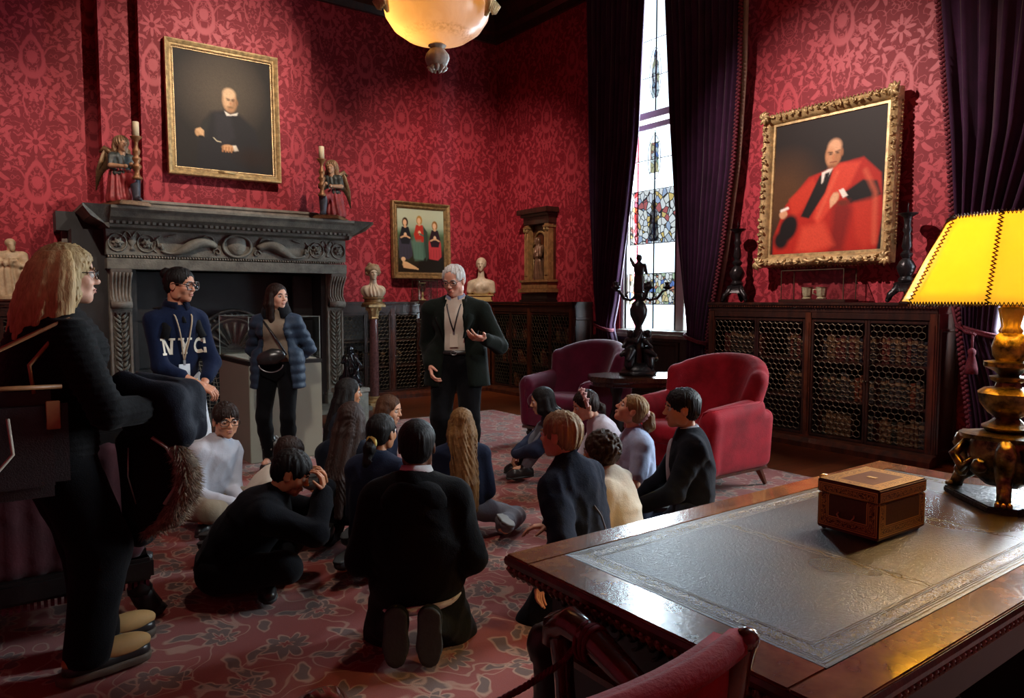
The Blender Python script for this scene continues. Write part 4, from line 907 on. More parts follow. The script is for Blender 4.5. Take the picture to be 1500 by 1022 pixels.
def tabernacle():
    t = thing('carved_tabernacle', 'carved wooden tabernacle with a standing relief figure on the corner bookcase', 'shrine', (7.195, 9.06, 1.4512), R(-90)); W = M_wood2
    obj('base', MB().box(-.50, .50, -.22, 0, .0, .03).box(-.47, .47, -.19, 0, .03, .13), M_woodblack, t, bevel=.006)
    obj('predella', MB().box(-.53, .53, -.23, 0, .14, .20).box(-.48, .48, -.19, 0, .20, .30).box(-.52, .52, -.22, 0, .30, .34), simple('gilt_walnut', (.32, .16, .06), .4, .2, .5, 14), t, bevel=.006)
    obj('back_panel', MB().box(-.44, .44, -.05, 0, .34, 1.22), W, t)
    for s in (-1, 1):
        p = obj('pilaster', MB().box(s*.36-.075, s*.36+.075, -.15, 0, .34, 1.20).join(frame_mb(.07, .68, [(0, 0), (.01, .012), (.02, 0)]).xf(Matrix.Translation((s*.36, -.15, .76)))), simple('gilt_walnut_pilaster', (.36, .19, .07), .4, .2, .5, 14), t, bevel=.004)
        obj('capital', MB().box(s*.36-.09, s*.36+.09, -.17, 0, 1.14, 1.17).ball((s*.36-.05, -.15, 1.11), .035, 8).ball((s*.36+.05, -.15, 1.11), .035, 8), M_golddark, p, 40)
    obj('cornice', MB().box(-.46, .46, -.16, 0, 1.20, 1.32).box(-.50, .50, -.20, 0, 1.32, 1.36).box(-.55, .55, -.25, 0, 1.36, 1.44), M_wood, t, bevel=.008)
    ar = MB().tube([(-.24, -.06, .36), (-.24, -.06, .85)]+[(.24*math.cos(a), -.06, .85+.24*math.sin(a)) for a in np.linspace(PI, 0, 13)]+[(.24, -.06, .36)], .022, 6)
    obj('arch', ar, M_golddark, t, True)
    s = SDF(.03); s.cap((.0, -.08, .36), (.02, -.09, .62), .11, .08).cap((.06, -.08, .36), (.04, -.09, .6), .07, .06).ell((.0, -.10, .76), (.09, .06, .13)).cap((-.09, -.09, .84), (-.10, -.12, .70), .042, .035).cap((-.10, -.12, .70), (.0, -.15, .76), .03, .025).cap((.09, -.09, .84), (.11, -.12, .72), .042, .035).cap((.11, -.12, .72), (.03, -.15, .70), .03)
    small_head(s, (-.01, -.11, .95), .055, (-.2, -1, -.1)); s.cap((0, -.1, .86), (0, -.1, .92), .03)
    t.scale = (.70, 1, 1); smesh('relief_figure', s, .009, simple('bronzed_relief', (.20, .10, .055), .35, .35, .5, 14), t, folds(.006, 10, 0, -.08, 12), lambda x, y, z: y+.012)
tabernacle()

# tall dark candlesticks on the portrait bookcase
def candlestick(label, loc):
    c = thing('bronze_candlestick', label, 'candlestick', loc, .3, 'pair of candlesticks beside the red robed portrait')
    b = MB()
    for k in range(3):
        a = k*2*PI/3; u = np.array([math.cos(a), math.sin(a), 0]); b.tube([u*.15+np.array([0, 0, .025]), u*.135+np.array([0, 0, .07]), u*.08+np.array([0, 0, .12]), u*.06+np.array([0, 0, .17])], [.025, .03, .035, .03], 7); b.ball(u*.155+np.array([0, 0, .022]), .022, 8)
    obj('claw_foot', b, M_bronze, c, True)
    obj('triangular_base', MB().lathe([(.15, .10), (.13, .12), (.11, .16), (.12, .18), (.06, .2)], n=3, rz=.0), M_bronze, c, bevel=.006)
    obj('stem', MB().lathe([(.06, .19), (.07, .21), (.05, .24), (.07, .28), (.085, .33), (.06, .38), (.035, .41), (.05, .43), (.055, .45), (.03, .48), (.045, .52), (.035, .60), (.028, .64), (.042, .67), (.03, .70), (.032, .76), (.04, .79), (.085, .815), (.09, .825), (.005, .825)], n=18, ribs=6, amp=.03), M_bronze, c, 50)
    obj('pricket', MB().lathe([(.010, .82), (.006, .87), (.001, .93)], n=8), M_bronze, c, True)
    return c
candlestick('tall black bronze candlestick on the long bookcase beside the dark curtain', (6.98, 5.25, 1.4512))
candlestick('tall black bronze candlestick on the long bookcase above the yellow lampshade', (6.98, 3.37, 1.4512))

# ------------------------------------------------------------------ chandelier
def chandelier():
    c = thing('chandelier', 'hanging alabaster bowl lamp with gilt mounts and a carved finial', 'lamp', (3.12, 5.34, 0)); n = 40
    m, t, b = new_mat('veined_alabaster'); v, xyz = coords(t); nz = noise(t, v, 4, 5, .65, 1.2)
    ring = ((xyz[2]-3.625).abs().below(.022, .02)*((noise(t, v, 40, 2)-.4)*4).sat()*.7)
    t.links.new(mixc(t, ring, mixc(t, ((nz-.4)*3).sat(), (.62, .56, .50), (.84, .82, .79)), (.10, .09, .09)), b.inputs['Base Color']); b.inputs['Roughness'].default_value = .3
    tl = t.nodes.new('ShaderNodeBsdfTranslucent'); tl.inputs[0].default_value = (1.0, .62, .25, 1); mx = t.nodes.new('ShaderNodeMixShader'); mx.inputs[0].default_value = .45
    o = t.nodes['Material Output']; t.links.new(b.outputs[0], mx.inputs[1]); t.links.new(tl.outputs[0], mx.inputs[2]); t.links.new(mx.outputs[0], o.inputs[0])
    obj('alabaster_bowl', MB().lathe([(.03, 3.565), (.13, 3.575), (.26, 3.62), (.36, 3.69), (.42, 3.78), (.43, 3.83), (.41, 3.87)], n=n), m, c, True)
    obj('upper_band', MB().lathe([(.41, 3.87), (.455, 3.885), (.475, 3.94), (.47, 4.02), (.45, 4.06)], n=n), m, c, True)
    fin = MB().lathe([(.05, 3.575), (.075, 3.555), (.045, 3.535), (.06, 3.525), (.095, 3.48), (.10, 3.45), (.085, 3.41), (.055, 3.385), (.05, 3.38), (.001, 3.375)], n=24, ribs=8, amp=.04)
    obj('poppy_finial', fin, simple('carved_alabaster_finial', (.34, .29, .25), .5, 0, .4, 20), c, 60)
    cr = MB()
    for k in range(9): a = k*2*PI/9; cr.tube([(.05*math.cos(a), .05*math.sin(a), 3.40), (.07*math.cos(a), .07*math.sin(a), 3.375), (.045*math.cos(a), .045*math.sin(a), 3.35)], [.016, .02, .006], 6)
    obj('finial_crown', cr, simple('carved_alabaster_tips', (.40, .35, .30), .5), c, True)
    for a in (R(182), R(298), R(60)):
        u = np.array([math.cos(a), math.sin(a), 0]); l = np.array([-u[1], u[0], 0]); g = MB()
        g.tube([u*.45+np.array([0, 0, 3.72]), u*.49+np.array([0, 0, 3.8]), u*.50+np.array([0, 0, 3.92]), u*.48+np.array([0, 0, 4.1])], [.012, .04, .055, .03], 8)
        for j in range(7): g.tube([u*.49+l*(j-3)*.012+np.array([0, 0, 3.86]), u*(.53)+l*(j-3)*.024+np.array([0, 0, 3.80]), u*.51+l*(j-3)*.02+np.array([0, 0, 3.72+.008*abs(j-3)])], [.016, .02, .005], 6)
        g.ball(u*.53+np.array([0, 0, 3.95]), .045, 9)
        g.tube([u*.49+l*.05+np.array([0, 0, 3.98]), u*.56+l*.07+np.array([0, 0, 4.0]), u*.53+l*.05+np.array([0, 0, 4.06])], .02, 6).tube([u*.49-l*.05+np.array([0, 0, 3.98]), u*.56-l*.07+np.array([0, 0, 4.0]), u*.53-l*.05+np.array([0, 0, 4.06])], .02, 6)
        obj('gilt_mount', g, M_gold, c, True)
        obj('chain', MB().tube([u*.47+np.array([0, 0, 4.08]), u*.05+np.array([0, 0, 6.0])], .012, 6), M_golddark, c, True)
    obj('ceiling_hook', MB().lathe([(.001, 5.95), (.05, 5.97), (.06, 6.05), (.03, 6.2), (.12, 6.28), (.12, 6.3)], n=16), M_golddark, c, True)
    l = bpy.data.lights.new('chandelier_bulb', 'POINT'); l.energy = 6; l.color = (1, .66, .30); l.shadow_soft_size = .06
    o = bpy.data.objects.new('chandelier_bulb', l); COL.objects.link(o); o.parent = c; o.location = (-.20, .10, 3.84)
    return c
chandelier()

# ------------------------------------------------------------------ armchairs, table, candelabrum
def armchair(label, loc, rz, mt):
    c = thing('armchair', label, 'armchair', loc, rz)
    s = SDF(.05)
    for i in range(15):
        y = -.36+.72*i/14; q = abs(y)/.36; x = -.30+.20*q**3; top = .93-.09*q**3
        s.cap((x+.02, y*.84, .30), (x-.15+.05*q, y*1.14, top-.07), .075+.02*q, .072)
    smesh('backrest', s, .018, mt, c)
    for sy in (-1, 1):
        a = SDF(.05)
        for i in range(15):
            x = -.32+.62*i/14; a.cap((x, sy*.37, .20), (x, sy*.385, .50), .052, .056)
        a.cap((-.18, sy*.40, .585), (.28, sy*.395, .545), .070, .068).cap((.30, sy*.37, .20), (.30, sy*.385, .50), .058, .062)
        smesh('arm', a, .017, mt, c)
        obj('piping', MB().tube([(.35, sy*.34, .2), (.36, sy*.345, .48), (.345, sy*.37, .585), (.30, sy*.42, .60), (-.16, sy*.455, .63)], .008, 6), mt, c, True)
    st = SDF(.05)
    for i in range(8): y = -.27+.54*i/7; st.cap((-.22, y, .36), (.30, y, .385), .07, .075)
    smesh('seat_cushion', st, .018, mt, c)
    obj('seat_base', MB().box(-.33, .345, -.40, .40, .14, .34), mt, c, bevel=.02)
    obj('base_rail', MB().box(-.335, .35, -.405, .405, .125, .15), M_wood2, c, bevel=.005)
    for sx, sy in ((1, 1), (1, -1)):
        obj('leg', MB().lathe([(.018, .0), (.026, .02), (.018, .045), (.036, .07), (.038, .085), (.024, .10), (.036, .13)], (sx*.29, sy*.35, 0), 12), M_woodblack, c, True)
    for sy in (1, -1): obj('leg', MB().tube([(-.29, sy*.35, .13), (-.34, sy*.35, .06), (-.38, sy*.35, .0)], [.03, .024, .016], 6), M_wood2, c, 40)
    return c
M_vwine = simple('plum_velvet', (.16, .010, .045), .7, 0, .4, 5, .12, 140, spec=.2, sheen=.5)
armchair('bright red velvet armchair at the right, behind the dark haired boy', (4.58, 3.80, .022), R(180), M_velvet_red).scale = (1.08, 1.0, 1.08)
armchair('plum velvet armchair behind the girl in the hooded top, left of the table', (4.92, 5.66, .022), R(190), M_vwine).scale = (1.08, 1.0, 1.10)

def side_table():
    t = thing('side_table', 'dark eight sided wooden table standing between the two velvet armchairs', 'table', (4.97, 4.74, .0125), R(-36))
    pl = [(-.52, -.13), (-.34, -.29), (.34, -.29), (.52, -.13), (.52, .13), (.34, .29), (-.34, .29), (-.52, .13)]
    obj('table_top', MB().prism(pl, 2, .715, .765).prism([(x*.95, y*.93) for x, y in pl], 2, .675, .715), simple('worn_oak_top', '4a2c1a', .22, 0, .5, 6, .08, 30, (1, 4, 1), coat=.5, col2='20100a'), t, bevel=.008)
    for s in (-1, 1):
        obj('leg', MB().lathe([(.07, .08), (.075, .12), (.04, .16), (.055, .26), (.07, .36), (.045, .46), (.04, .56), (.06, .62), (.06, .68)], (s*.26, 0, 0), 14), M_woodblack, t, 50)
        obj('foot', MB().box(s*.26-.05, s*.26+.05, -.24, .24, 0, .09), M_woodblack, t, bevel=.015)
    obj('stretcher', MB().box(-.24, .24, -.025, .025, .16, .22), M_woodblack, t, bevel=.006)
side_table()
def candelabrum():
    c = thing('candelabrum', 'black bronze candelabrum with small figures on the eight sided table', 'candelabrum', (4.94, 4.80, .7785), .5); B = M_bronze
    obj('base', MB().lathe([(.18, 0), (.185, .02), (.16, .04), (.15, .07), (.11, .10), (.12, .12)], n=6), B, c, bevel=.006)
    for k in range(3):
        a = k*2*PI/3+.5; u = np.array([math.cos(a), math.sin(a), 0]); l = np.array([-u[1], u[0], 0]); s = SDF(.02); z = lambda q: np.array([0, 0, q])
        s.cap(u*.11+z(.10), u*.09+z(.24), .045, .05).cap(u*.10+z(.24)+l*.03, u*.16+z(.16)+l*.04, .03, .022).cap(u*.10+z(.24)-l*.03, u*.17+z(.20)-l*.04, .03, .022).cap(u*.09+z(.33)+l*.06, u*.05+z(.42)+l*.08, .022, .016).cap(u*.09+z(.33)-l*.06, u*.14+z(.28)-l*.05, .022, .016).cap(u*.08+z(.34)-l*.05, u*.08+z(.34)+l*.05, .03)
        small_head(s, u*.09+z(.41), .034, u); smesh('seated_figure', s, .008, B, c)
    obj('stem', MB().lathe([(.06, .11), (.05, .3), (.06, .40), (.035, .44), (.03, .48), (.05, .52), (.075, .58), (.08, .64), (.06, .70), (.03, .73), (.045, .76), (.04, .80)], n=18, ribs=6, amp=.05), B, c, 50)
    for k in range(5):
        a = k*2*PI/5; u = np.array([math.cos(a), math.sin(a), 0]); z = lambda q: np.array([0, 0, q])
        ar = obj('branch', MB().tube([u*.03+z(.77), u*.10+z(.73), u*.17+z(.75), u*.22+z(.82), u*.26+z(.83)], [.016, .014, .013, .012, .012], 7).tube([u*.12+z(.74), u*.15+z(.79), u*.11+z(.81)], .009, 5), B, c, True)
        obj('cup', MB().lathe([(.012, 0), (.04, .02), (.045, .03), (.02, .035), (.024, .06), (.03, .075), (.001, .07)], u*.26+z(.83), 10), B, ar, True)
    s = SDF(.012); s.cap((0, .02, .82), (.01, .015, .95), .03, .035).cap((0, -.02, .82), (.01, -.01, .95), .03, .035).ell((0, 0, 1.03), (.035, .05, .075)).cap((0, .05, 1.07), (.03, .09, 1.14), .018, .013).cap((0, -.05, 1.07), (.04, -.06, .99), .018, .013)
    small_head(s, (.0, 0, 1.14), .034, (1, 0, 0)); smesh('top_figure', s, .007, B, c); c.scale = (1, 1, .95)
candelabrum()
def statuette():
    p = thing('stone_pedestal', 'short square stone pedestal by the right fireplace jamb', 'pedestal', (3.50, 8.06, 0.012), .3)
    obj('block', MB().box(-.15, .15, -.15, .15, 0, .38), M_stone, p, bevel=.008); obj('cap_slab', MB().box(-.16, .16, -.16, .16, .38, .43), M_stonelight, p, bevel=.006)
    c = thing('bronze_statuette', 'glossy black bronze statuette on the short stone pedestal', 'statue', (3.50, 8.06, .4435), R(240)); B = simple('wet_black_bronze', (.02, .022, .028), .18, .5, .5, 20)
    s = SDF(.025); s.ell((0, 0, .03), (.13, .15, .04)).cap((0, .05, .06), (.02, .03, .22), .07, .06).cap((.02, -.06, .05), (.0, -.02, .2), .06, .055).ell((0, 0, .30), (.055, .075, .10)).cap((0, .06, .36), (.04, .11, .26), .028, .02).cap((0, -.06, .36), (.05, -.09, .30), .028, .02).cap((.04, .11, .26), (.09, .06, .16), .022).ell((.07, .05, .10), .06).ell((-.05, -.08, .09), .06)
    small_head(s, (.0, 0, .45), .045, (1, 0, -.2)); s.cap((0, 0, .38), (0, 0, .42), .024); smesh('figure', s, .009, B, c, folds(.006, 9, 0, 0, 20), lambda x, y, z: .0-z)
statuette()
def plinth_case():
    p = thing('display_plinth', 'grey museum plinth with a glass box behind the woman in the jacket', 'display case', (2.235, 7.08, .012))
    obj('cabinet', MB().box(-.335, .335, -.50, .50, 0, .88), simple('grey_green_paint', (.30, .31, .25), .5, 0, .06, 3), p, bevel=.005)
    obj('deck', MB().box(-.34, .34, -.505, .505, .88, .915), M_woodblack, p, bevel=.004)
    obj('lining_board', MB().box(-.30, .30, -.46, .46, .915, .925), simple('cream_board', (.55, .52, .45), .7), p)
    for a in (-1, 1):
        obj('glass_sheet', MB().box(a*.325-.003, a*.325+.003, -.49, .49, .926, 1.31), M_glass, p); obj('glass_sheet', MB().box(-.321, .321, a*.49-.003, a*.49+.003, .926, 1.31), M_glass, p)
    obj('glass_lid', MB().box(-.328, .328, -.493, .493, 1.311, 1.317), M_glass, p)
    e = MB(); r = .003
    for a in (-1, 1):
        for b in (-1, 1): e.box(a*.325-r, a*.325+r, b*.49-r, b*.49+r, .92, 1.315)
        e.box(-.325, .325, a*.49-r, a*.49+r, 1.31-r, 1.31+r).box(a*.325-r, a*.325+r, -.49, .49, 1.31-r, 1.31+r)
    obj('glass_edge', e, simple('glass_edge_green', (.35, .42, .40), .3), p)
    b = thing('open_manuscript', 'small open white manuscript lying in the glass box of the plinth', 'book', (2.33, 6.86, .9385)); P = np.array([[(x, y, .012+.02*math.sin(PI*abs(x)/.15)) for y in (-.11, .11)] for x in np.linspace(-.15, .15, 13)])
    obj('page', MB().grid(P), simple('vellum', (.68, .63, .52), .7), b, True, fix=False); obj('cover', MB().box(-.155, .155, -.115, .115, 0, .01), M_wood2, b)
plinth_case()

# ------------------------------------------------------------------ desk, casket, lamp, chair, rope
def leather_mat():
    m, t, b = new_mat('tooled_brown_leather'); v, xyz = coords(t); x, y = xyz[0], xyz[1]
    grain = noise(t, v, 95, 4, .7); cl = noise(t, v, 3.5, 4); big = noise(t, v, 1.6, 2)
    ln = None; orn = None
    def add(d, ws):
        nonlocal ln
        for c, w in ws: l = (d-c).abs().below(w, .0012); ln = l if ln is None else ln.mx(l)
    ex = (x-2.115).abs()*-1+.855; ey = (y-1.105).abs()*-1+.375; d = ex.mn(ey)             # distance in from the edge of the leather
    add(d, ((.006, .0015), (.014, .001), (.020, .001), (.060, .001), (.066, .0014)))
    band = (d-.040).abs().below(.016, .004); s = x+y; w = noise(t, scaled(t, v, (1, 1, 0)), 55, 3, .6, 1.5)
    orn = band*((w-.5).abs().below(.06, .03))
    for X0 in (1.83, 2.40):
        q = x-X0; inb = d.below(.07, .005)*-1+1; l = (q.abs()-.014).abs().below(.001, .001)*inb; ln = ln.mx(l)
        orn = orn.mx((q-(y*70).sin()*.008).abs().below(.0025, .002)*inb).mx((hyp(q, (y/.16).frac()*.16-.08)-.012).abs().below(.0016, .001)*inb)
    f = ln.mx(orn).sat(); base = mixc(t, ((cl-.3)*2).sat(), (.018, .012, .008), (.060, .038, .020))
    t.links.new(mixc(t, f*.75, base, (.30, .24, .13)), b.inputs['Base Color'])
    t.links.new(((.30+(big-.5)*.28)-f*.06).v, b.inputs['Roughness']); b.inputs['Specular IOR Level'].default_value = .6
    bump(t, b, grain*.5+noise(t, v, 300, 2)*.25-f*.8, 1.0, .0050); return m
def desk():
    d = thing('writing_desk', 'large carved walnut desk with a tooled leather top', 'desk', (0, 0, .014))
    x0, x1, y0, y1, zt = 1.13, 3.10, .63, 1.58, .77
    burl = simple('burl_walnut', (.26, .115, .04), .22, 0, .55, 10, .05, 60, coat=.5, col2=(.10, .038, .015))
    rim = MB().box(x0, x1, y0, y0+.095, zt-.03, zt).box(x0, x1, y1-.095, y1, zt-.03, zt).box(x0, x0+.125, y0+.095, y1-.095, zt-.03, zt).box(x1-.125, x1, y0+.095, y1-.095, zt-.03, zt)
    obj('desk_top', rim, burl, d, bevel=.003)
    obj('leather_panel', MB().box(x0+.126, x1-.126, y0+.096, y1-.096, zt-.03, zt-.001), leather_mat(), d)
    mo = frame_mb(x1-x0-.02, y1-y0-.02, [(0, 0), (.012, 0), (.016, .01), (.014, .022), (.0, .034), (-.03, .06), (-.04, .065), (-.05, .03)]).xf(Matrix.Translation(((x0+x1)/2, (y0+y1)/2, zt-.006)) @ Matrix.Rotation(R(90), 4, 'X') @ Matrix.Scale(1, 4))
    obj('edge_moulding', mo, M_wood2, d, bevel=.0)
    g = MB()
    for (ax, a, b, c, s) in (('x', x0, x1, y0, -1), ('x', x0, x1, y1, 1), ('y', y0, y1, x0, -1), ('y', y0, y1, x1, 1)):
        n = int((b-a)/.024)
        for i in range(n):
            q = a+(i+.5)*(b-a)/n
            p = (q, c+s*-.002, zt-.036) if ax == 'x' else (c+s*-.002, q, zt-.036)
            p2 = (q+.006, c+s*-.020, zt-.062) if ax == 'x' else (c+s*-.020, q+.006, zt-.062)
            g.tube([p, p2], [.0115, .008], 6); g.ball(p, .008, 6)
    obj('gadroon_edge', g, simple('polished_carving', (.17, .085, .035), .22, .1, .5, 20, coat=.4), d, True, kind='stuff')
    bx0, bx1, by0, by1 = x0+.10, x1-.10, y0+.07, y1-.07; W = simple('black_walnut_carcass', '24130b', .4, 0, .5, 6, col2='0e0806')
    obj('apron', MB().box(bx0, bx1, by0, by1, .56, zt-.06), W, d, bevel=.004)
    for a, b in ((bx0, bx0+.55), (bx1-.55, bx1)): obj('pedestal', MB().box(a, b, by0, by1, .08, .56).box(a-.02, b+.02, by0-.02, by1+.02, 0, .08), W, d, bevel=.006)
    # carved left side
    cv = MB(); rng = random.Random(9)
    for i in range(12):
        yy = by0+.06+i*(by1-by0-.12)/11
        cv.tube([(bx0-.006, yy+.025*math.cos(k), .655+.028*math.sin(k)) for k in np.linspace(0, 4.6, 10)], np.linspace(.008, .004, 10), 6); cv.ball((bx0-.006, yy, .655), .012, 7)
    obj('carved_frieze', cv, W, d, True)
    for yy in (by0+.21, by1-.21): obj('side_panel', frame_mb(.26, .34, [(0, 0), (.01, .014), (.03, .018), (.04, 0)]).xf(Matrix.Translation((bx0, yy, .32)) @ Matrix.Rotation(R(-90), 4, 'Z')), M_wood2, d, bevel=0)
    for xx, yy in ((bx0, by0), (bx0, by1), (bx1, by1), (bx1, by0)):
        s = SDF(.03); s.cap((xx, yy, .20), (xx, yy, .50), .05, .045).ell((xx-.02*(1 if xx < 2 else -1), yy, .53), (.05, .045, .05)).cap((xx-.03*(1 if xx < 2 else -1), yy, .16), (xx-.05*(1 if xx < 2 else -1), yy, .05), .04, .035).ell((xx, yy, .062), (.08, .07, .048))
        smesh('corner_lion', s, .012, W, d, wrinkle(.005, 4, 3))
    return d
desk()
def casket():
    c = thing('leather_casket', 'brown gilt tooled leather box standing on the desk', 'box', (2.152, 1.117, .783), R(-1.5))
    m, t, b = new_mat('gilt_tooled_leather'); v, xyz = coords(t); X, Y, Z = xyz
    nz = noise(t, v, 150, 2); fx = (X.abs()*-1+.130); fy = (Y.abs()*-1+.0945)
    side = fx.mn(fy).below(.004, .001)                 # 1 on the upright faces
    u = fx.mx(fy)                                      # distance to the nearest upright edge along a face
    e = (u.mn((Z-.012)).mn((Z-.150)*-1))
    le = None
    for q, w in ((.006, .0016), (.011, .001), (.030, .001), (.035, .0016)): l = (e-q).abs().below(w, .0008); le = l if le is None else le.mx(l)
    et = fx.mn(fy); lt = None
    for q, w in ((.006, .0016), (.012, .001), (.034, .001), (.040, .0016)): l = (et-q).abs().below(w, .0008); lt = l if lt is None else lt.mx(l)
    orn = ((noise(t, v, 130, 2, .6, 1)-.5).abs().below(.05, .03))
    le = le.mx(orn*(e-.020).abs().below(.008, .002)*.8); lt = lt.mx(orn*(et-.023).abs().below(.009, .002)*.8)
    f = (le*side+lt*(1-side)).sat()
    t.links.new(mixc(t, f, mixc(t, nz, (.05, .022, .012), (.10, .045, .022)), (.66, .44, .14)), b.inputs['Base Color']); t.links.new((f*.7).v, b.inputs['Metallic']); b.inputs['Roughness'].default_value = .36
    bump(t, b, nz-f*.5, .2, .002)
    obj('body', MB().box(-.130, .130, -.0945, .0945, .008, .112), m, c, bevel=.003); obj('lid', MB().box(-.1315, .1315, -.096, .096, .1145, .155), m, c, bevel=.004)
    for a in (-1, 1):
        for q in (-1, 1): obj('foot', MB().ball((a*.115, q*.08, .006), .008, 8, (1, 1, .75)), M_bronze, c, True)
    obj('drawer_handle', MB().tube([(-.1325, -.024, .066), (-.139, -.026, .060), (-.141, -.018, .050), (-.141, 0, .047), (-.141, .018, .050), (-.139, .026, .060), (-.1325, .024, .066)], .0024, 6), M_gold, c, True)
    obj('lock_plate', MB().box(-.008, .008, -.014, .014, .1551, .1565), M_gold, c); obj('hinge_clasp', MB().tube([(-.12, .0955, .157), (-.105, .094, .161), (-.09, .092, .157)], .003, 6), M_gold, c, True)
casket()
def table_lamp():
    L = thing('table_lamp', 'gilt bronze table lamp with a laced yellow parchment shade', 'lamp', (2.80, 1.00, .783)); G = simple('dark_gilt_bronze', (.34, .235, .10), .3, .85, .75, 26, .3, 50, col2=(.03, .025, .02)); GL = simple('bright_gilt', (.66, .47, .16), .28, .85, .4, 20, .15)
    obj('plinth', MB().prism([(.19*math.cos(a+d), .19*math.sin(a+d)) for a in (R(200), R(320), R(80)) for d in (-.22, .22)], 2, 0, .022), M_bronze, L, bevel=.005)
    for a in (R(200), R(320), R(80)):
        u = np.array([math.cos(a), math.sin(a), 0]); l = np.array([-u[1], u[0], 0]); z = lambda q: np.array([0, 0, q])
        q = MB().tube([u*.165+z(.03), u*.155+z(.06), u*.12+z(.085), u*.105+z(.12), u*.125+z(.16), u*.15+z(.185), u*.135+z(.21), u*.10+z(.215)], [.022, .022, .024, .03, .034, .032, .026, .018], 8)
        for j in (-1, 0, 1): q.tube([u*.165+l*j*.014+z(.032), u*.19+l*j*.018+z(.028)], [.012, .008], 6)
        q.tube([u*.10+l*.05+z(.20), u*.13+l*.075+z(.15), u*.09+l*.09+z(.11), u*.06+l*.08+z(.15)], [.014, .018, .016, .01], 6).ball(u*.145+z(.195), .03, 9).ball(u*.105+l*.07+z(.10), .024, 8).ball(u*.12+l*-.07+z(.14), .026, 8)
        obj('scroll_leg', q, G, L, True)
    obj('tripod_core', MB().lathe([(.05, .06), (.09, .10), (.10, .17), (.09, .215), (.12, .22), (.125, .235), (.06, .245)], n=24, ribs=3, amp=.12), G, L, 50)
    st = [(.055, .24), (.075, .26), (.05, .275), (.035, .29), (.06, .31), (.085, .345), (.09, .375), (.07, .39), (.04, .395), (.035, .41), (.055, .42), (.058, .43), (.03, .435), (.045, .45), (.075, .465), (.075, .48), (.04, .485), (.05, .50), (.055, .53), (.045, .565), (.03, .58)]
    obj('baluster', MB().lathe(st, n=24, ribs=8, amp=.05), G, L, 50)
    obj('fluted_stem', MB().lathe([(.03, .575), (.034, .585), (.026, .60), (.036, .655), (.038, .66), (.03, .665), (.04, .675), (.001, .68)], n=24, ribs=12, amp=.06), GL, L, 50)
    obj('drip_pan', MB().lathe([(.02, .675), (.09, .685), (.125, .70), (.128, .708), (.10, .703), (.02, .70)], n=28), GL, L, 50)
    obj('socket', MB().lathe([(.02, .70), (.025, .73), (.02, .78), (.016, .80)], n=14), GL, L, True)
    bulb = obj('bulb', MB().ball((0, 0, .835), .035, 14), emit('bulb_glow', (1, .8, .5), 6), L, True)
    # eight-sided parchment shade with whip-stitched seams
    m, t, b = new_mat('yellow_parchment'); v, xyz = coords(t); n = noise(t, v, 7, 3)
    t.links.new(mixc(t, n, (.70, .44, .03), (.86, .60, .06)), b.inputs['Base Color']); b.inputs['Roughness'].default_value = .32; b.inputs['Specular IOR Level'].default_value = .5
    t.links.new(mixc(t, n, (1.0, .60, .03), (1.0, .70, .06)), b.inputs['Emission Color']); b.inputs['Emission Strength'].default_value = .42
    tl = t.nodes.new('ShaderNodeBsdfTranslucent'); tl.inputs[0].default_value = (1, .66, .08, 1); mx = t.nodes.new('ShaderNodeMixShader'); mx.inputs[0].default_value = .35; o = t.nodes['Material Output']
    t.links.new(b.outputs[0], mx.inputs[1]); t.links.new(tl.outputs[0], mx.inputs[2]); t.links.new(mx.outputs[0], o.inputs[0])
    rb, rt, zb, ztp, N = .345, .20, .675, .965, 8; off = R(9)
    B = [np.array([rb*math.cos(off+k*2*PI/N), rb*math.sin(off+k*2*PI/N), zb]) for k in range(N)]; T = [np.array([rt*math.cos(off+k*2*PI/N), rt*math.sin(off+k*2*PI/N), ztp]) for k in range(N)]
    lace = simple('brown_lacing', (.10, .035, .012), .6); sh = []
    for k in range(N):
        j = (k+1) % N; P = np.zeros((7, 7, 3)); mid = (B[k]+B[j]+T[k]+T[j])/4; nn = mid*np.array([1, 1, 0]); nn /= np.linalg.norm(nn)
        for a in range(7):
            for c in range(7):
                s, q = a/6, c/6; P[a, c] = (B[k]*(1-q)+B[j]*q)*(1-s)+(T[k]*(1-q)+T[j]*q)*s+nn*.012*math.sin(PI*q)*math.sin(PI*s)
        pn = obj('shade_panel', MB().grid(P), m, L, True, fix=False); ms = pn.modifiers.new('thick', 'SOLIDIFY'); ms.thickness = .002
        lc = MB()
        for A, C, nst in ((B[k], T[k], 22), (B[k], B[j], 24), (T[k], T[j], 14)):
            e = C-A; W = np.cross(e, nn); W /= np.linalg.norm(W)
            lc.tube([A+e*i/(2*nst)+W*(.006 if i % 2 else -.006)+nn*.004 for i in range(2*nst+1)], .0030, 5)
        obj('whip_stitching', lc, lace, pn, True)
    sp = MB()
    for k in range(4): a = off+k*PI/2; sp.tube([(0, 0, .80), (rt*math.cos(a), rt*math.sin(a), ztp)], .003, 5)
    obj('shade_support', sp, GL, L, True)
    l = bpy.data.lights.new('lamp_bulb_light', 'POINT'); l.energy = 55; l.color = (1, .70, .34); l.shadow_soft_size = .035
    o = bpy.data.objects.new('lamp_bulb_light', l); COL.objects.link(o); o.parent = L; o.location = (0, 0, .90)
table_lamp()
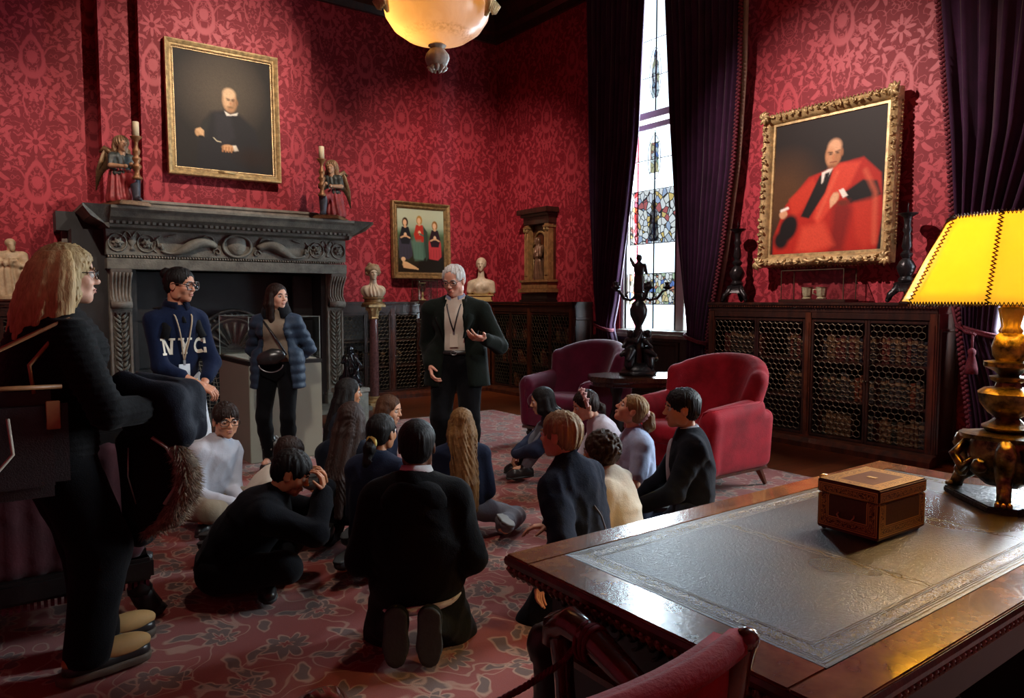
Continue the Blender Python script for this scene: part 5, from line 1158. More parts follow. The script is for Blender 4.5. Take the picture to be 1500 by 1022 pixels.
def desk_chair():
    c = thing('desk_chair', 'wooden armchair with a red velvet back beside the desk, roped off', 'chair', (.78, 1.05, .0125)); c.scale = (1.27, 1, 1); W = simple('polished_mahogany', '6a2c12', .2, 0, .5, 5, coat=.6, col2='34130a')
    X = .205
    obj('back_panel', MB().grid(np.array([[(x, -.24-.035*(1-(x/X)**2)-.10*(z-.45), z) for x in np.linspace(-X, X, 9)] for z in np.linspace(.50, .87, 7)])), M_velvet_red, c, True, fix=False).modifiers.new('pad', 'SOLIDIFY').thickness = .04
    obj('top_roll', MB().tube([(x, -.285-.035*(1-(x/X)**2), .868) for x in np.linspace(-X, X, 13)], .024, 9), M_velvet_red, c, True)
    for s in (-1, 1):
        obj('back_post', MB().tube([(s*.21, -.20, .0), (s*.215, -.20, .3), (s*.215, -.225, .55), (s*.215, -.27, .80), (s*.21, -.295, .875)], [.022, .026, .027, .025, .022], 8).ball((s*.21, -.297, .874), .022, 10), W, c, 50)
        obj('arm', MB().tube([(s*.218, -.24, .60), (s*.225, -.12, .625), (s*.232, .02, .67), (s*.236, .13, .705), (s*.236, .20, .715), (s*.234, .245, .69), (s*.232, .255, .65)], [.022, .024, .027, .031, .036, .036, .028], 10), W, c, 50)
        obj('arm_support', MB().tube([(s*.232, .235, .68), (s*.228, .215, .58), (s*.215, .18, .46)], [.026, .020, .022], 8), W, c, 50)
        obj('front_leg', MB().tube([(s*.21, .19, .46), (s*.22, .21, .25), (s*.215, .22, .0)], [.026, .022, .024], 8), W, c, 50)
    obj('seat_rail', MB().box(-.23, .23, -.21, .22, .40, .46), W, c, bevel=.01)
    st = SDF(.03)
    for i in range(6): x = -.17+.34*i/5; st.cap((x, -.16, .475), (x, .17, .48), .04)
    smesh('seat_cushion', st, .016, M_velvet_red, c)
    r = MB(); p = np.array([(1.076, 1.20, .72), (1.03, 1.22, .66), (.93, 1.23, .63), (.80, 1.24, .605), (.55, 1.26, .57), (.2, 1.3, .55), (-.3, 1.4, .60), (-.9, 1.5, .74)])
    q = np.stack([np.interp(np.linspace(0, 7, 160), range(8), p[:, i]) for i in range(3)], 1); k = np.arange(160)*.9
    for ph in (0, 2.1, 4.2): r.tube(q+np.stack([0*k, .004*np.cos(k+ph), .004*np.sin(k+ph)], 1), .0045, 5)
    for a in (0, .016, .03): r.tube([(1.076+.036*math.cos(t), 1.195-a, .705+.042*math.sin(t)) for t in np.linspace(0, 2*PI, 17)[:-1]], .006, 6, True)
    tag(obj('barrier_rope', r, M_fringe, None, True), 'thin wine red barrier rope tied to the desk chair arm', 'rope')
    po = thing('rope_stanchion', 'slim brass stanchion holding the far end of the rope', 'post', (-.9, 1.5, .012)); obj('pole', MB().lathe([(.14, 0), (.14, .015), (.02, .03), (.015, .7), (.025, .74), (.001, .76)], n=16), M_brass, po, 50)
desk_chair()
def settee():
    c = thing('carved_settee', 'dark velvet settee with carved legs behind the blonde woman', 'settee', (-.25, 3.98, .0125)); V = simple('dark_wine_velvet', (.075, .006, .012), .8, 0, .4, 5, .1, 100, sheen=.3)
    B = SDF(.04)
    for i in range(19): x = -.84+1.6*i/18; B.cap((x, -.34, .34), (x, -.40, .80), .055, .05)
    smesh('backrest', B, .022, V, c)
    obj('back_rail', MB().box(-.92, .84, -.42, -.36, .80, .90).box(-.92, .84, -.42, -.30, .20, .30), M_woodblack, c, bevel=.015)
    st = SDF(.04)
    for i in range(14): x = -.78+1.48*i/13; st.cap((x, -.26, .40), (x, .30, .40), .075)
    smesh('seat_cushion', st, .022, V, c)
    obj('seat_rail', MB().box(-.90, .82, -.36, .38, .26, .34), M_woodblack, c, bevel=.01)
    fr = MB()
    for i in range(70): fr.box(-.88+i*.0245, -.88+i*.0245+.014, -.378, -.368, .16, .26)
    obj('fringe', fr, M_fringe, c, kind='stuff')
    for sx in (-.85, .79):
        for sy in (-.34, .34):
            q = MB().lathe([(.05, .12), (.055, .15), (.035, .18), (.055, .24), (.06, .30)], (sx, sy, 0), 12)
            q.tube([(sx, sy, .14), (sx+.02, sy+.0, .09), (sx+.05*(1 if sx > 0 else -1), sy, .04)], [.05, .05, .05], 8).ball((sx+.05*(1 if sx > 0 else -1), sy, .035), .05, 9, (1.3, 1, .7))
            obj('carved_leg', q, M_woodblack, c, True)
    for sx in (-.88, .82):
        obj('arm', MB().tube([(sx, -.38, .62), (sx, -.1, .60), (sx, .22, .60), (sx, .34, .55)], [.04, .04, .045, .05], 8).tube([(sx, .30, .56), (sx, .32, .45), (sx, .33, .32)], .035, 8), M_woodblack, c, True)
settee()
# ------------------------------------------------------------------ people
def nrm(v): v = np.asarray(v, float); return v/(np.linalg.norm(v)+1e-9)
def ik(a, t, l1, l2, hint):
    a, t = np.asarray(a, float), np.asarray(t, float); d = t-a; D = np.linalg.norm(d); mx = (l1+l2)*.995
    if D > mx: t = a+d/D*mx; D = mx
    D = max(D, abs(l1-l2)+.01); u = nrm(t-a); c = (l1*l1-l2*l2+D*D)/(2*D); r = math.sqrt(max(0, l1*l1-c*c))
    h = np.asarray(hint, float); h = nrm(h-u*(h@u)); return a+u*c+h*r, t
SKIN = {}
def skin(c):
    if c not in SKIN:
        m, t, b = new_mat('skin_'+c); v, xyz = coords(t); k = hexc(c)
        t.links.new(mixc(t, noise(t, v, 14, 3), tuple(x*.86 for x in k), (min(1, k[0]*1.1), k[1]*1.02, k[2])), b.inputs['Base Color'])
        b.inputs['Roughness'].default_value = .5; b.inputs['Subsurface Weight'].default_value = .03; b.inputs['Subsurface Radius'].default_value = (.02, .008, .004); b.inputs['Specular IOR Level'].default_value = .35; SKIN[c] = m
    return SKIN[c]
HAIR = {}
def hairm(c, c2):
    k = (c, c2)
    if k not in HAIR:
        m, t, b = new_mat('hair_'+c); v, xyz = coords(t); n = noise(t, scaled(t, v, (1, 1, .10)), 120, 3, .6); n2 = noise(t, scaled(t, v, (1, 1, .35)), 16, 2)
        t.links.new(mixc(t, ((n*.6+n2*.6-.35)*2).sat(), hexc(c2), hexc(c)), b.inputs['Base Color']); b.inputs['Roughness'].default_value = .55; b.inputs['Specular IOR Level'].default_value = .22
        bump(t, b, n, .8, .005); HAIR[k] = m
    return HAIR[k]
def strands(c, amp, n=26, seed=0, tw=0.0):
    r = np.random.default_rng(seed); fr = r.integers(n//2, n*2, 4); ph = r.uniform(0, 6.28, 4)
    def d(x, y, z):
        a = np.arctan2(y-c[1], x-c[0])+tw*(z-c[2]); q = 0
        for f_, p in zip(fr, ph): q = q+np.sin(f_*a+p+3*np.sin(6*z+p))
        return (amp*q/3).astype(np.float32)
    return d
M_eye = simple('eye_white', (.62, .58, .54), .25, 0, .05); M_lens = glass('spectacle_lens', (.93, .94, .95), .007)[0]
def iris(c):
    k = 'iris_'+c
    return bpy.data.materials.get(k) or simple(k, c, .2, 0, .2)
def head_prims(s, c, M, h, fem=False, child=False, open_=.0):
    P = lambda a, b, d: c+h*(a*M[0]+b*M[1]+d*M[2]); jw = .255 if child else (.24 if fem else .265)
    s.ell(P(-.045, 0, .13), np.array([.425, .335, .365])*h, M, k=.05*h)
    s.ell(P(.10, 0, -.13), np.array([.27, jw, .33])*h, M, k=.10*h)
    s.ell(P(.20, 0, -.36), np.array([.15, .15, .12])*h, M, k=.09*h)
    s.ell(P(.27, 0, -.425), .065*h, k=.07*h)
    for q in (1, -1):
        s.ell(P(.235, q*.165, -.12), np.array([.11, .11, .12])*h, M, k=.08*h)
        s.ell(P(.02, q*.235, -.26), np.array([.13, .06, .16])*h, M, k=.08*h)
    s.cap(P(.325, -.15, .085), P(.325, .15, .085), (.045 if not fem and not child else .036)*h, k=.06*h)
    for q in (1, -1): s.ell(P(.40, q*.145, .005), np.array([.085, .085, .06])*h, M, k=.05*h, sub=True)
    s.cap(P(.365, 0, .05), P(.43, 0, -.115), .028*h, .045*h, k=.035*h).ell(P(.445, 0, -.125), .045*h, k=.03*h)
    for q in (1, -1): s.ell(P(.405, q*.042, -.145), .032*h, k=.025*h)
    s.cap(P(.375, -.055, -.245), P(.375, .055, -.245), .024*h, k=.03*h).cap(P(.37, -.05, -.295), P(.37, .05, -.295), .026*h, k=.03*h)
    s.cap(P(.41, -.075, -.27), P(.41, .075, -.27), .008*h, k=.012*h, sub=True)
    for q in (1, -1):
        s.ell(P(-.03, q*.335, -.045), np.array([.085, .035, .135])*h, M, k=.03*h); s.ell(P(.0, q*.375, -.04), np.array([.04, .02, .075])*h, M, k=.015*h, sub=True)
    return P
def hand_prims(s, w, d, n, side, L, curl=(.3,)*4, thumb=.35, spread=.05):
    d = nrm(d); n = nrm(np.asarray(n, float)-d*(np.asarray(n, float)@d)); t = np.cross(d, n)*side; w = np.asarray(w, float)      # side +1 right, -1 left
    kn = []
    for i, (o, f_) in enumerate(((.165, .43), (.055, .48), (-.055, .44), (-.16, .35))):
        b0 = w+d*.08*L+t*o*.6*L; b1 = w+d*(.53-.02*abs(i-1))*L+t*o*L; s.cap(b0, b1, .085*L, .062*L, k=.03*L)
        q = curl[i] if i < len(curl) else curl[-1]; ang = 0; p = b1; dir0 = nrm(d+t*o*spread*6)
        for j, fr in enumerate((.46, .30, .24)):
            ang += q*(1, 1.15, .8)[j]; v = dir0*math.cos(ang)+n*math.sin(ang); e = p+v*f_*fr*L; s.cap(p, e, (.050, .045, .041)[j]*L, (.046, .042, .036)[j]*L, k=.008*L); p = e
    b = w+d*.14*L+t*.15*L+n*.03*L; v = nrm(d*.75+t*(.75-.4*thumb)+n*(.25+.5*thumb)); m_ = b+v*.24*L; s.cap(b, m_, .075*L, .056*L, k=.03*L)
    v2 = nrm(v*.8+d*.35+n*thumb*.6); e = m_+v2*.19*L; s.cap(m_, e, .052*L, .042*L, k=.01*L)
    s.cap(w-d*.06*L, w+d*.14*L, .115*L, .12*L, k=.03*L)
    return s
def merge(parts):
    V = []; F = []; n = 0
    for v, f in parts:
        if len(v): V.append(v); F.append(f+n); n += len(v)
    return np.concatenate(V), np.concatenate(F)
FIGS = []
class Fig:
    def __init__(s, label, loc, heading, H, pel, lean=0, side=0, twist=0, hyaw=0, hpitch=0, hroll=0, hands=None, feet=None, skin_='c99a78', fem=False, child=True, hh=None, wide=1.0, eye='3a2416', neck_f=.02, flat=False):
        s.root = thing('person', label, 'person', (loc[0], loc[1], loc[2] if len(loc) > 2 else (.040 if child else .026)), R(heading)); s.H = H; s.s = k = H/1.75; s.fem = fem; s.child = child; s.wide = wide; s.flat = flat
        s.Minv = np.linalg.inv(np.array(Matrix.Translation(s.root.location) @ Matrix.Rotation(R(heading), 4, 'Z')))
        pel = np.asarray(pel, float); l, sd, tw = R(lean), R(side), R(twist)
        U = nrm([math.sin(l), math.sin(sd), math.cos(l)*math.cos(sd)]); Lf = nrm(np.array([-math.sin(tw), math.cos(tw), 0])-U*(np.array([-math.sin(tw), math.cos(tw), 0])@U)); Fw = np.cross(Lf, U)
        s.pel, s.U, s.L, s.F = pel, U, Lf, Fw; s.B = np.stack([Fw, Lf, U])
        sp = .295*H; s.N = pel+U*sp+Fw*.005; sw = (.096 if child else .092 if fem else .112)*H*wide**.5
        s.S = {1: pel+U*(sp-.056*H)-Lf*sw, -1: pel+U*(sp-.056*H)+Lf*sw}        # 1 right, -1 left
        hh = hh or (.150*H if child else .131*H); s.h = hh
        a, b, c = R(hyaw), R(hpitch), R(hroll); nd = nrm(U*.6+np.array([0, 0, .6])+Fw*.25*math.sin(b))
        s.M = (rotz(a) @ roty(b) @ rotx(c)).T; s.hc = s.N+nd*(.026*H+.46*hh)+s.M[0]*hh*.10+np.array([neck_f, 0, 0])*s.s
        s.hips = {1: pel-Lf*.052*H*wide**.5-U*.01, -1: pel+Lf*.052*H*wide**.5-U*.01}
        ua, fa, th, sn = .178*H, .150*H, .245*H, .245*H; s.el = {}; s.wr = {}; s.kn = {}; s.an = {}; s.hd = {}; s.toe = {}
        for q in (1, -1):
            hd = (hands or {}).get(q) or dict(t=s.S[q]+np.array([.03, -q*.06, -.31*H]), e=(-1, -q*.3, 0))
            t = s.world(hd['w']) if 'w' in hd else np.asarray(hd['t'], float); s.el[q], s.wr[q] = ik(s.S[q], t, ua, fa, hd.get('e', (-1, -q*.3, -.3))); s.hd[q] = hd
            ft = feet[q]; t = s.world(ft['w']) if 'w' in ft else np.asarray(ft['t'], float); s.kn[q], s.an[q] = ik(s.hips[q], t, th, sn, ft.get('k', (1, 0, .2))); s.toe[q] = (nrm(ft.get('d', (1, 0, -.1))), nrm(ft.get('n', (0, 0, -1))))
        s.skin = skin(skin_); s.eye = eye; s.label = label; FIGS.append(s); s.parts()
    def world(s, p): return (s.Minv @ np.array([*p, 1.]))[:3]
    def torso(s, S, o, low=True, k=.04):
        q = s.s; w = s.wide; pel, U, B = s.pel, s.U, s.B
        if low: S.ell(pel+U*.02*q, np.array([.105*w, .158*w, .115])*q+o, B, k=k)
        S.ell(pel+U*.17*q, np.array([.095*w*w, .138*w, .15])*q+o, B, k=k); ch = (.112 if not s.child else .105)*w
        S.ell(pel+U*.36*q+s.F*.005, np.array([ch, (.158 if not (s.fem or s.child) else .142)*w, .165])*q+o, B, k=k)
        if s.fem and not s.child and not s.flat:
            for j in (1, -1): S.ell(pel+U*.37*q+s.F*.085*q+s.L*j*.062*q, np.array([.06, .06, .065])*q+o, B, k=.03)
        S.cap(s.S[1]-s.L*-.01, s.S[-1]-s.L*.01, .047*q+o, k=k)
        S.cap(s.N-U*.02*q, s.S[1]+U*.012, .047*q+o*.8, .04*q+o, k=.04).cap(s.N-U*.02*q, s.S[-1]+U*.012, .047*q+o*.8, .04*q+o, k=.04); return S
    def arm(s, S, j, o, t1=1.0, k=.02):
        q = s.s; w = s.wide**.6; e = s.el[j]+(s.wr[j]-s.el[j])*min(1, max(0, t1-1) if t1 > 1 else 0)
        if t1 <= .5: S.cap(s.S[j], s.S[j]+(s.el[j]-s.S[j])*t1*2, .054*q*w+o, .045*q*w+o, k=k); return S
        S.cap(s.S[j], s.el[j], .054*q*w+o, .040*q*w+o, k=k); u = (t1-.5)*2; S.cap(s.el[j], s.el[j]+(s.wr[j]-s.el[j])*u, .040*q*w+o, (.040-.014*u)*q*w+o*.9, k=k); return S
    def leg(s, S, j, o, t1=1.0, k=.025):
        q = s.s; w = s.wide**.6; S.cap(s.hips[j]-s.U*.01, s.kn[j], .086*q*w+o, .056*q*w+o, k=k)
        a = s.kn[j]+(s.an[j]-s.kn[j])*t1; c = s.kn[j]+(s.an[j]-s.kn[j])*.3; S.cap(s.kn[j], c, .056*q*w+o, .056*q*w+o, k=k).cap(c, a, .056*q*w+o, .036*q+o, k=k); return S
    def add(s, name, S, h, m, disp=None, clip=None, parent=None):
        me = S.mesh(name, h, disp, clip); return link(name, me, m, parent or s.root, True)
    def parts(s):
        q = s.s; lo = SDF(.03); s.torso(lo, -.004)
        for j in (1, -1):
            s.arm(lo, j, 0); s.leg(lo, j, 0); lo.cap(s.an[j], s.an[j]+s.toe[j][0]*.10*q, .034*q, .03*q)
        nb = s.hc-s.h*.14*s.M[0]-s.h*.22*s.M[2]; lo.cap(s.N-s.U*.03, nb, .056*q, .052*q)
        hi = SDF(.02); head_prims(hi, s.hc, s.M, s.h, s.fem, s.child); hi.cap(s.N-s.U*.01, nb, (.050 if s.fem or s.child else .058)*q, (.050 if s.fem or s.child else .056)*q, k=.03*q)
        P = [lo.mesh('b', .016, vonly=True), hi.mesh('h', .0060 if s.H > 1.5 else .0055, vonly=True)]
        for j in (1, -1):
            hd = s.hd[j]; d = hd.get('d'); d = nrm(s.wr[j]-s.el[j]) if d is None else np.asarray(d, float); n = hd.get('n', (-.2, 0, -1) if abs(nrm(d)[2]) < .8 else (-.3, j*1.0, 0))
            L = .108*s.H*(1.0 if not s.child else .98); S = SDF(.012); hand_prims(S, s.wr[j]+nrm(d)*.006, d, n, j, L, hd.get('c', (.3, .33, .36, .4)), hd.get('th', .35), hd.get('sp', .05)); P.append(S.mesh('d', .0048 if L > .17 else .0042, vonly=True))
        V, F = merge(P); s.body = link('body', raw('body', V, F), s.skin, s.root, True)
        Pn = lambda a, b, d: s.hc+s.h*(a*s.M[0]+b*s.M[1]+d*s.M[2]); s.Pn = Pn; h = s.h
        for j in (1, -1):
            e = obj('eye', MB().ball((0, 0, 0), .074*h, 12), M_eye, s.root, True); e.location = Pn(.302, j*.145, .005)
            R3 = np.eye(4); R3[:3, :3] = s.M.T @ np.array([[0, 0, 1], [0, 1, 0], [-1, 0, 0]]).astype(float); e.matrix_local = Matrix.Translation(Pn(.302, j*.145, .005)) @ Matrix(R3)
            obj('iris', MB().lathe([(.001, .0765*h), (.018*h, .0755*h), (.036*h, .068*h), (.03*h, .06*h)], n=12), iris(s.eye), e, True)
            lid = SDF(.01); lid.cap(Pn(.362, j*.205, .008), Pn(.378, j*.145, .034), .011*h, .013*h).cap(Pn(.378, j*.145, .034), Pn(.362, j*.085, .010), .013*h, .010*h)
            s.add('eyelid', lid, .0035, s.skin)
    def brows(s, c):
        for j in (1, -1): obj('eyebrow', MB().tube([s.Pn(.350, j*.225, .075), s.Pn(.378, j*.16, .112), s.Pn(.385, j*.07, .095)], np.array([.010, .018, .014])*s.h, 6), hairm(c, c), s.root, True)
        obj('lips', MB().tube([s.Pn(.365, -.085, -.268), s.Pn(.394, -.035, -.252), s.Pn(.394, .035, -.252), s.Pn(.365, .085, -.268)], np.array([.008, .018, .018, .008])*s.h, 6).tube([s.Pn(.365, -.075, -.275), s.Pn(.394, 0, -.300), s.Pn(.365, .075, -.275)], np.array([.008, .022, .008])*s.h, 6), simple('lip_tone', (.36, .12, .10), .4, 0, .1) if 'lip_tone' not in bpy.data.materials else bpy.data.materials['lip_tone'], s.root, True)
    def glasses(s, mt, w=.135, hgt=.085, thick=.012):
        h = s.h; P = s.Pn; g = MB()
        for j in (1, -1):
            g.tube([P(.415, j*.150+w*.95*math.cos(a), .0+hgt*np.clip(1.25*math.sin(a), -1, 1)) for a in np.linspace(0, 2*PI, 25)[:-1]], thick*h, 6, True)
            g.tube([P(.41, j*.275, .03), P(.20, j*.345, .035), P(-.02, j*.362, .03), P(-.10, j*.345, -.03)], thick*h*.8, 6)
        g.tube([P(.42, -.03, .02), P(.435, 0, .035), P(.42, .03, .02)], thick*h*.8, 6); o = obj('glasses', g, mt, s.root, True)
        for j in (1, -1): obj('lens', MB().add([P(.413, j*.150+w*.92*math.cos(a), hgt*.95*np.clip(1.25*math.sin(a), -1, 1)) for a in np.linspace(0, 2*PI, 17)[:-1]], [tuple(range(16))]), M_lens, o)
    def top(s, m, o=.016, sleeve=1.0, name='jumper', wr=.009, h=.012, seed=1, low=True, clip=None, arms=True, bulk=1.0):
        S = SDF(.035); s.torso(S, o, low); q = s.s
        if bulk and arms: S.ell(s.pel+s.U*.235*q-s.F*.006, np.array([.112*s.wide, .168*s.wide**.8, .285])*q*bulk+o, s.B)
        if arms:
            for j in (1, -1): s.arm(S, j, o*.9, sleeve)
        return s.add(name, S, h, m, wrinkle(wr, 1.3, seed), clip)
    def trousers(s, m, o=.012, t1=.97, wr=.008, seed=2, h=.013, name='trousers', clip=None):
        S = SDF(.03); q = s.s; S.ell(s.pel+s.U*.01, np.array([.108*s.wide, .160*s.wide, .115])*q+o, s.B)
        for j in (1, -1): s.leg(S, j, o, t1)
        return s.add(name, S, h, m, wrinkle(wr, 1.3, seed), clip)
    def shoes(s, m, sole, o=.006, L=.135, name='shoe'):
        q = s.s
        for j in (1, -1):
            d, n = s.toe[j]; n = nrm(n-d*(n@d)); a = s.an[j]; S = SDF(.02); hl = a-d*.035*q+n*.045*q; bl = hl+d*L*q; tp = hl+d*(L+.045)*q+n*.008*q
            S.cap(a+n*.005, hl-n*.005*q, .042*q+o, .040*q+o).cap(hl, bl, .036*q+o, .042*q+o).cap(bl, tp, .041*q+o, .030*q+o); b = .030*q+.0
            e = s.add(name, S, .0075, m, None, lambda x, y, z, c=hl+n*b: (x-c[0])*n[0]+(y-c[1])*n[1]+(z-c[2])*n[2])
            S2 = SDF(.01); S2.cap(hl+n*b, bl+n*b, .040*q+o, .046*q+o).cap(bl+n*b, tp+n*b*.9, .046*q+o, .034*q+o)
            s.add('sole', S2, .0075, sole, None, lambda x, y, z, c=hl+n*b: np.abs((x-c[0])*n[0]+(y-c[1])*n[1]+(z-c[2])*n[2])-.011*q, parent=e)
    def collar(s, m, r=.062, hgt=.03, name='collar', open_=0.0, thick=.008, drop=0.0):
        q = s.s; n = 22; P = []; nb = nrm((s.hc-.14*s.h*s.M[0]-.22*s.h*s.M[2])-s.N); l = nrm(s.L-nb*(s.L@nb)); f_ = np.cross(l, nb)
        for i in range(n+1):
            a = open_+(2*PI-2*open_)*i/n; u = math.cos(a)*f_+math.sin(a)*l*1.05; c = s.N+nb*(.0-drop)*q
            P.append([c+u*(r*1.22)*q-nb*.022*q-nb*.015*q*max(0, math.cos(a)), c+u*(r*1.05)*q+nb*hgt*.6*q, c+u*r*.98*q+nb*hgt*q-nb*.012*q*max(0, math.cos(a)), c+u*r*.9*q+nb*hgt*.5*q])
        o = obj(name, MB().grid(np.array(P)), m, s.root, True, fix=False); o.modifiers.new('thick', 'SOLIDIFY').thickness = thick; return o
    # ---------------- hair
    def hair(s, m, style='short', amp=.004, seed=0, back=0.0, vol=1.0, drop=.5, h=.0068, fringe=0.0):
        P, hh, M = s.Pn, s.h, s.M; S = SDF(.03*hh*4); v = vol
        S.ell(P(-.06, 0, .155), np.array([.45, .372, .388])*hh*v, M, k=.06*hh).ell(P(-.20, 0, -.04), np.array([.285, .315, .30])*hh*v, M, k=.08*hh)
        lim = None
        if style in ('long', 'bob'):
            n = 7; dn = np.array([0, 0, -1.])
            for i in range(n):
                a = R(-118+236*i/(n-1)) if style == 'bob' else R(-105+210*i/(n-1)); u = -math.cos(a)*s.M[0]+math.sin(a)*s.M[1]
                p0 = P(-.06, 0, .05)+u*hh*.31; bk = -nrm(np.array([s.M[0][0], s.M[0][1], 0]))
                out = u*hh*(.06 if style == 'bob' else .02)+bk*hh*back*.35; p1 = p0+dn*hh*(.38)+u*hh*.05+bk*hh*back*.2; p2 = p0+dn*hh*drop*.68+out+bk*hh*back*.75; p3 = p0+dn*hh*drop*(1.0-.10*math.sin(i*2.3))+out*1.0+bk*hh*back*1.0
                S.chain([p0, p1, p2, p3], np.array([.13, .15, .15, .12] if drop > 1.5 else [.13, .14, .125, .07])*hh*v, k=.05*hh)
        if style in ('pony', 'bun'): pass
        # uncover the face
        S.ell(P(.46, 0, -.13+fringe*-.12), np.array([.345, .315, .42-fringe*.12])*hh, M, k=.04*hh, sub=True)
        if style == 'short': S.ell(P(.16, 0, -.52), np.array([.42, .5, .40])*hh, M, k=.03*hh, sub=True); S.ell(P(-.02, .37, -.08), np.array([.13, .10, .17])*hh, M, k=.02*hh, sub=True); S.ell(P(-.02, -.37, -.08), np.array([.13, .10, .17])*hh, M, k=.02*hh, sub=True)
        if style in ('pony', 'bun'): S.ell(P(.14, 0, -.50), np.array([.42, .5, .40])*hh, M, k=.03*hh, sub=True); S.ell(P(.0, .37, -.10), np.array([.12, .10, .17])*hh, M, k=.02*hh, sub=True); S.ell(P(.0, -.37, -.10), np.array([.12, .10, .17])*hh, M, k=.02*hh, sub=True)
        return s.add('hair', S, h, m, strands(P(-.06, 0, 0), amp*(.7 if style in ('long', 'bob') else 1.6), 44 if style in ('long', 'bob') else 30, seed, 2.0 if style in ('long', 'bob') else 0))
    def tail(s, m, pts, rads, seed=0, amp=.004):
        S = SDF(.02); S.chain([s.Pn(*p) for p in pts], np.array(rads)*s.h); return s.add('ponytail', S, .007, m, strands(s.Pn(*pts[0]), amp, 20, seed))
def pose_kneel(H, z=.25):
    q = H/1.42; return (0, 0, z*q), {j: dict(t=(-.11*q, -j*.066*q, .145*q), k=(1, -j*.35, -.3), d=(-.1, 0, -1), n=(-1, 0, .05)) for j in (1, -1)}
def pose_seiza(H, z=.20):
    q = H/1.42; return (0, 0, z*q), {j: dict(t=(-.12*q, -j*.09*q, .065*q), k=(1, -j*.3, -.2), d=(-1, 0, -.12), n=(0, 0, 1)) for j in (1, -1)}
def pose_cross(H, z=.115):
    q = H/1.42; return (0, 0, z*q), {j: dict(t=(.20*q, j*.10*q, .065*q), k=(.6, -j*1.6, .42), d=(.25, j*1.0, -.05), n=(.1, 0, -1)) for j in (1, -1)}
def lap(H, x=.20, y=.07, z=.22, c=(.4, .45, .5, .5)):
    q = H/1.42; return {j: dict(t=(x*q, -j*y*q, z*q), e=(-.9, -j*.55, -.5), n=(0, j*.3, -1), c=c) for j in (1, -1)}
NAVY = fabric('131722'); NAVY2 = fabric('1a2236'); BLACK = fabric('0c0c0e'); CHAR = fabric('15171a'); DKGREEN = fabric('14191a')
WHITE = fabric('b4b6bf'); CREAM = fabric('cfcabb'); BLUE = fabric('aab8d4'); PALE = fabric('c4bfc8'); GREY = fabric('70737c'); KHAKI = fabric('857866'); PANTS = fabric('14161d'); OLIVE = fabric('1d2016')
SHOE = simple('black_shoe_leather', (.018, .018, .018), .35, 0, .3); SOLE = simple('dark_rubber_sole', (.025, .026, .024), .7, 0, .3, 30, .2); SOLEG = simple('grey_rubber_sole', (.19, .19, .18), .7)
BLK = hairm('15110f', '070606'); DKB = hairm('2e1c14', '120a08'); BRN = hairm('5a3a24', '2a170e'); BLD = hairm('a08050', '5e4226'); BLD2 = hairm('8a6638', '52351c'); GREYH = hairm('d6d4d0', '8f8d8a'); SANDY = hairm('ac9068', '6e5840')
FR_DARK = simple('dark_spectacle_frame', (.02, .018, .018), .25); FR_TORT = simple('tortoise_frame', (.05, .02, .015), .2)

def drape(f, name, garment, pts, m, r=.0035, d=1):
    bv = BVHTree.FromObject([c for c in f.root.children if c.name.split('.')[0] == garment][0], bpy.context.evaluated_depsgraph_get()); out = []
    q = np.linspace(0, len(pts)-1, 24)
    for y, z in zip(np.interp(q, range(len(pts)), [p[0] for p in pts]), np.interp(q, range(len(pts)), [p[1] for p in pts])):
        hit = bv.ray_cast(Vector((-1.0*d, y, z)), Vector((1.0*d, 0, 0)))[0]
        if hit: out.append((hit.x-.001*d, y, z))
    if len(out) > 2: obj(name, MB().tube(out, r, 5), m, f.root, True)
# 1 boy kneeling in front
H = 1.42; pel, ft = pose_kneel(H, .27)
f = Fig('boy kneeling upright in a black hoodie with white hem, nearest the desk chair', (1.42, 2.63), 56, H, pel, 4, feet=ft, hands=lap(H, .18, .15, .30), skin_='6b4630', wide=1.3, hyaw=2, hpitch=-2)
f.top(BLACK, .024, name='hooded_jumper', wr=.011); f.trousers(DKGREEN, .014); f.shoes(OLIVE, SOLE, L=.135, o=.014); f.hair(BLK, 'short', .0015, vol=.99); f.brows('15110f'); f.collar(fabric('d8d8d6'), .072, .066)
S = SDF(.03); S.ell(f.N-f.U*.075-f.F*.085, (.045, .13, .085), f.B).ell(f.N-f.U*.03-f.F*.055, (.05, .10, .03), f.B); f.add('hood', S, .011, BLACK, wrinkle(.008, 1.6, 3))
f.add('shirt_hem', SDF(.02).ell(f.pel+f.U*.10, np.array([.182, .226, .27])*1.0, f.B), .009, fabric('d8d8d6'), None, lambda x, y, z: np.abs(z-(f.pel[2]-.085)+.16*y)-.014)
# 2 boy cross-legged, hand on forehead
H = 1.44; pel, ft = pose_cross(H)
f = Fig('boy in black sitting cross-legged with his hands to his forehead', (.925, 3.73), -22, H, pel, 38, hyaw=-6, hpitch=26, feet=ft, hands={1: dict(t=(.50, -.045, .455), e=(.2, -.8, -1), d=(-.15, .15, 1), n=(-1, .2, 0), c=(.5, .5, .5, .5)), -1: dict(t=(.51, .045, .46), e=(.2, .8, -1), d=(-.15, -.1, 1), n=(-1, -.2, 0), c=(.5, .5, .5, .5))}, skin_='b8805c', wide=1.28, neck_f=.0)
f.top(fabric('0e1016'), .022, name='jumper', wr=.011, seed=4); f.trousers(CHAR, .018); f.shoes(SHOE, SOLE); f.hair(BLK, 'short', .004, 5, vol=1.02, fringe=.3); f.brows('15110f'); f.collar(NAVY, .064, .03)
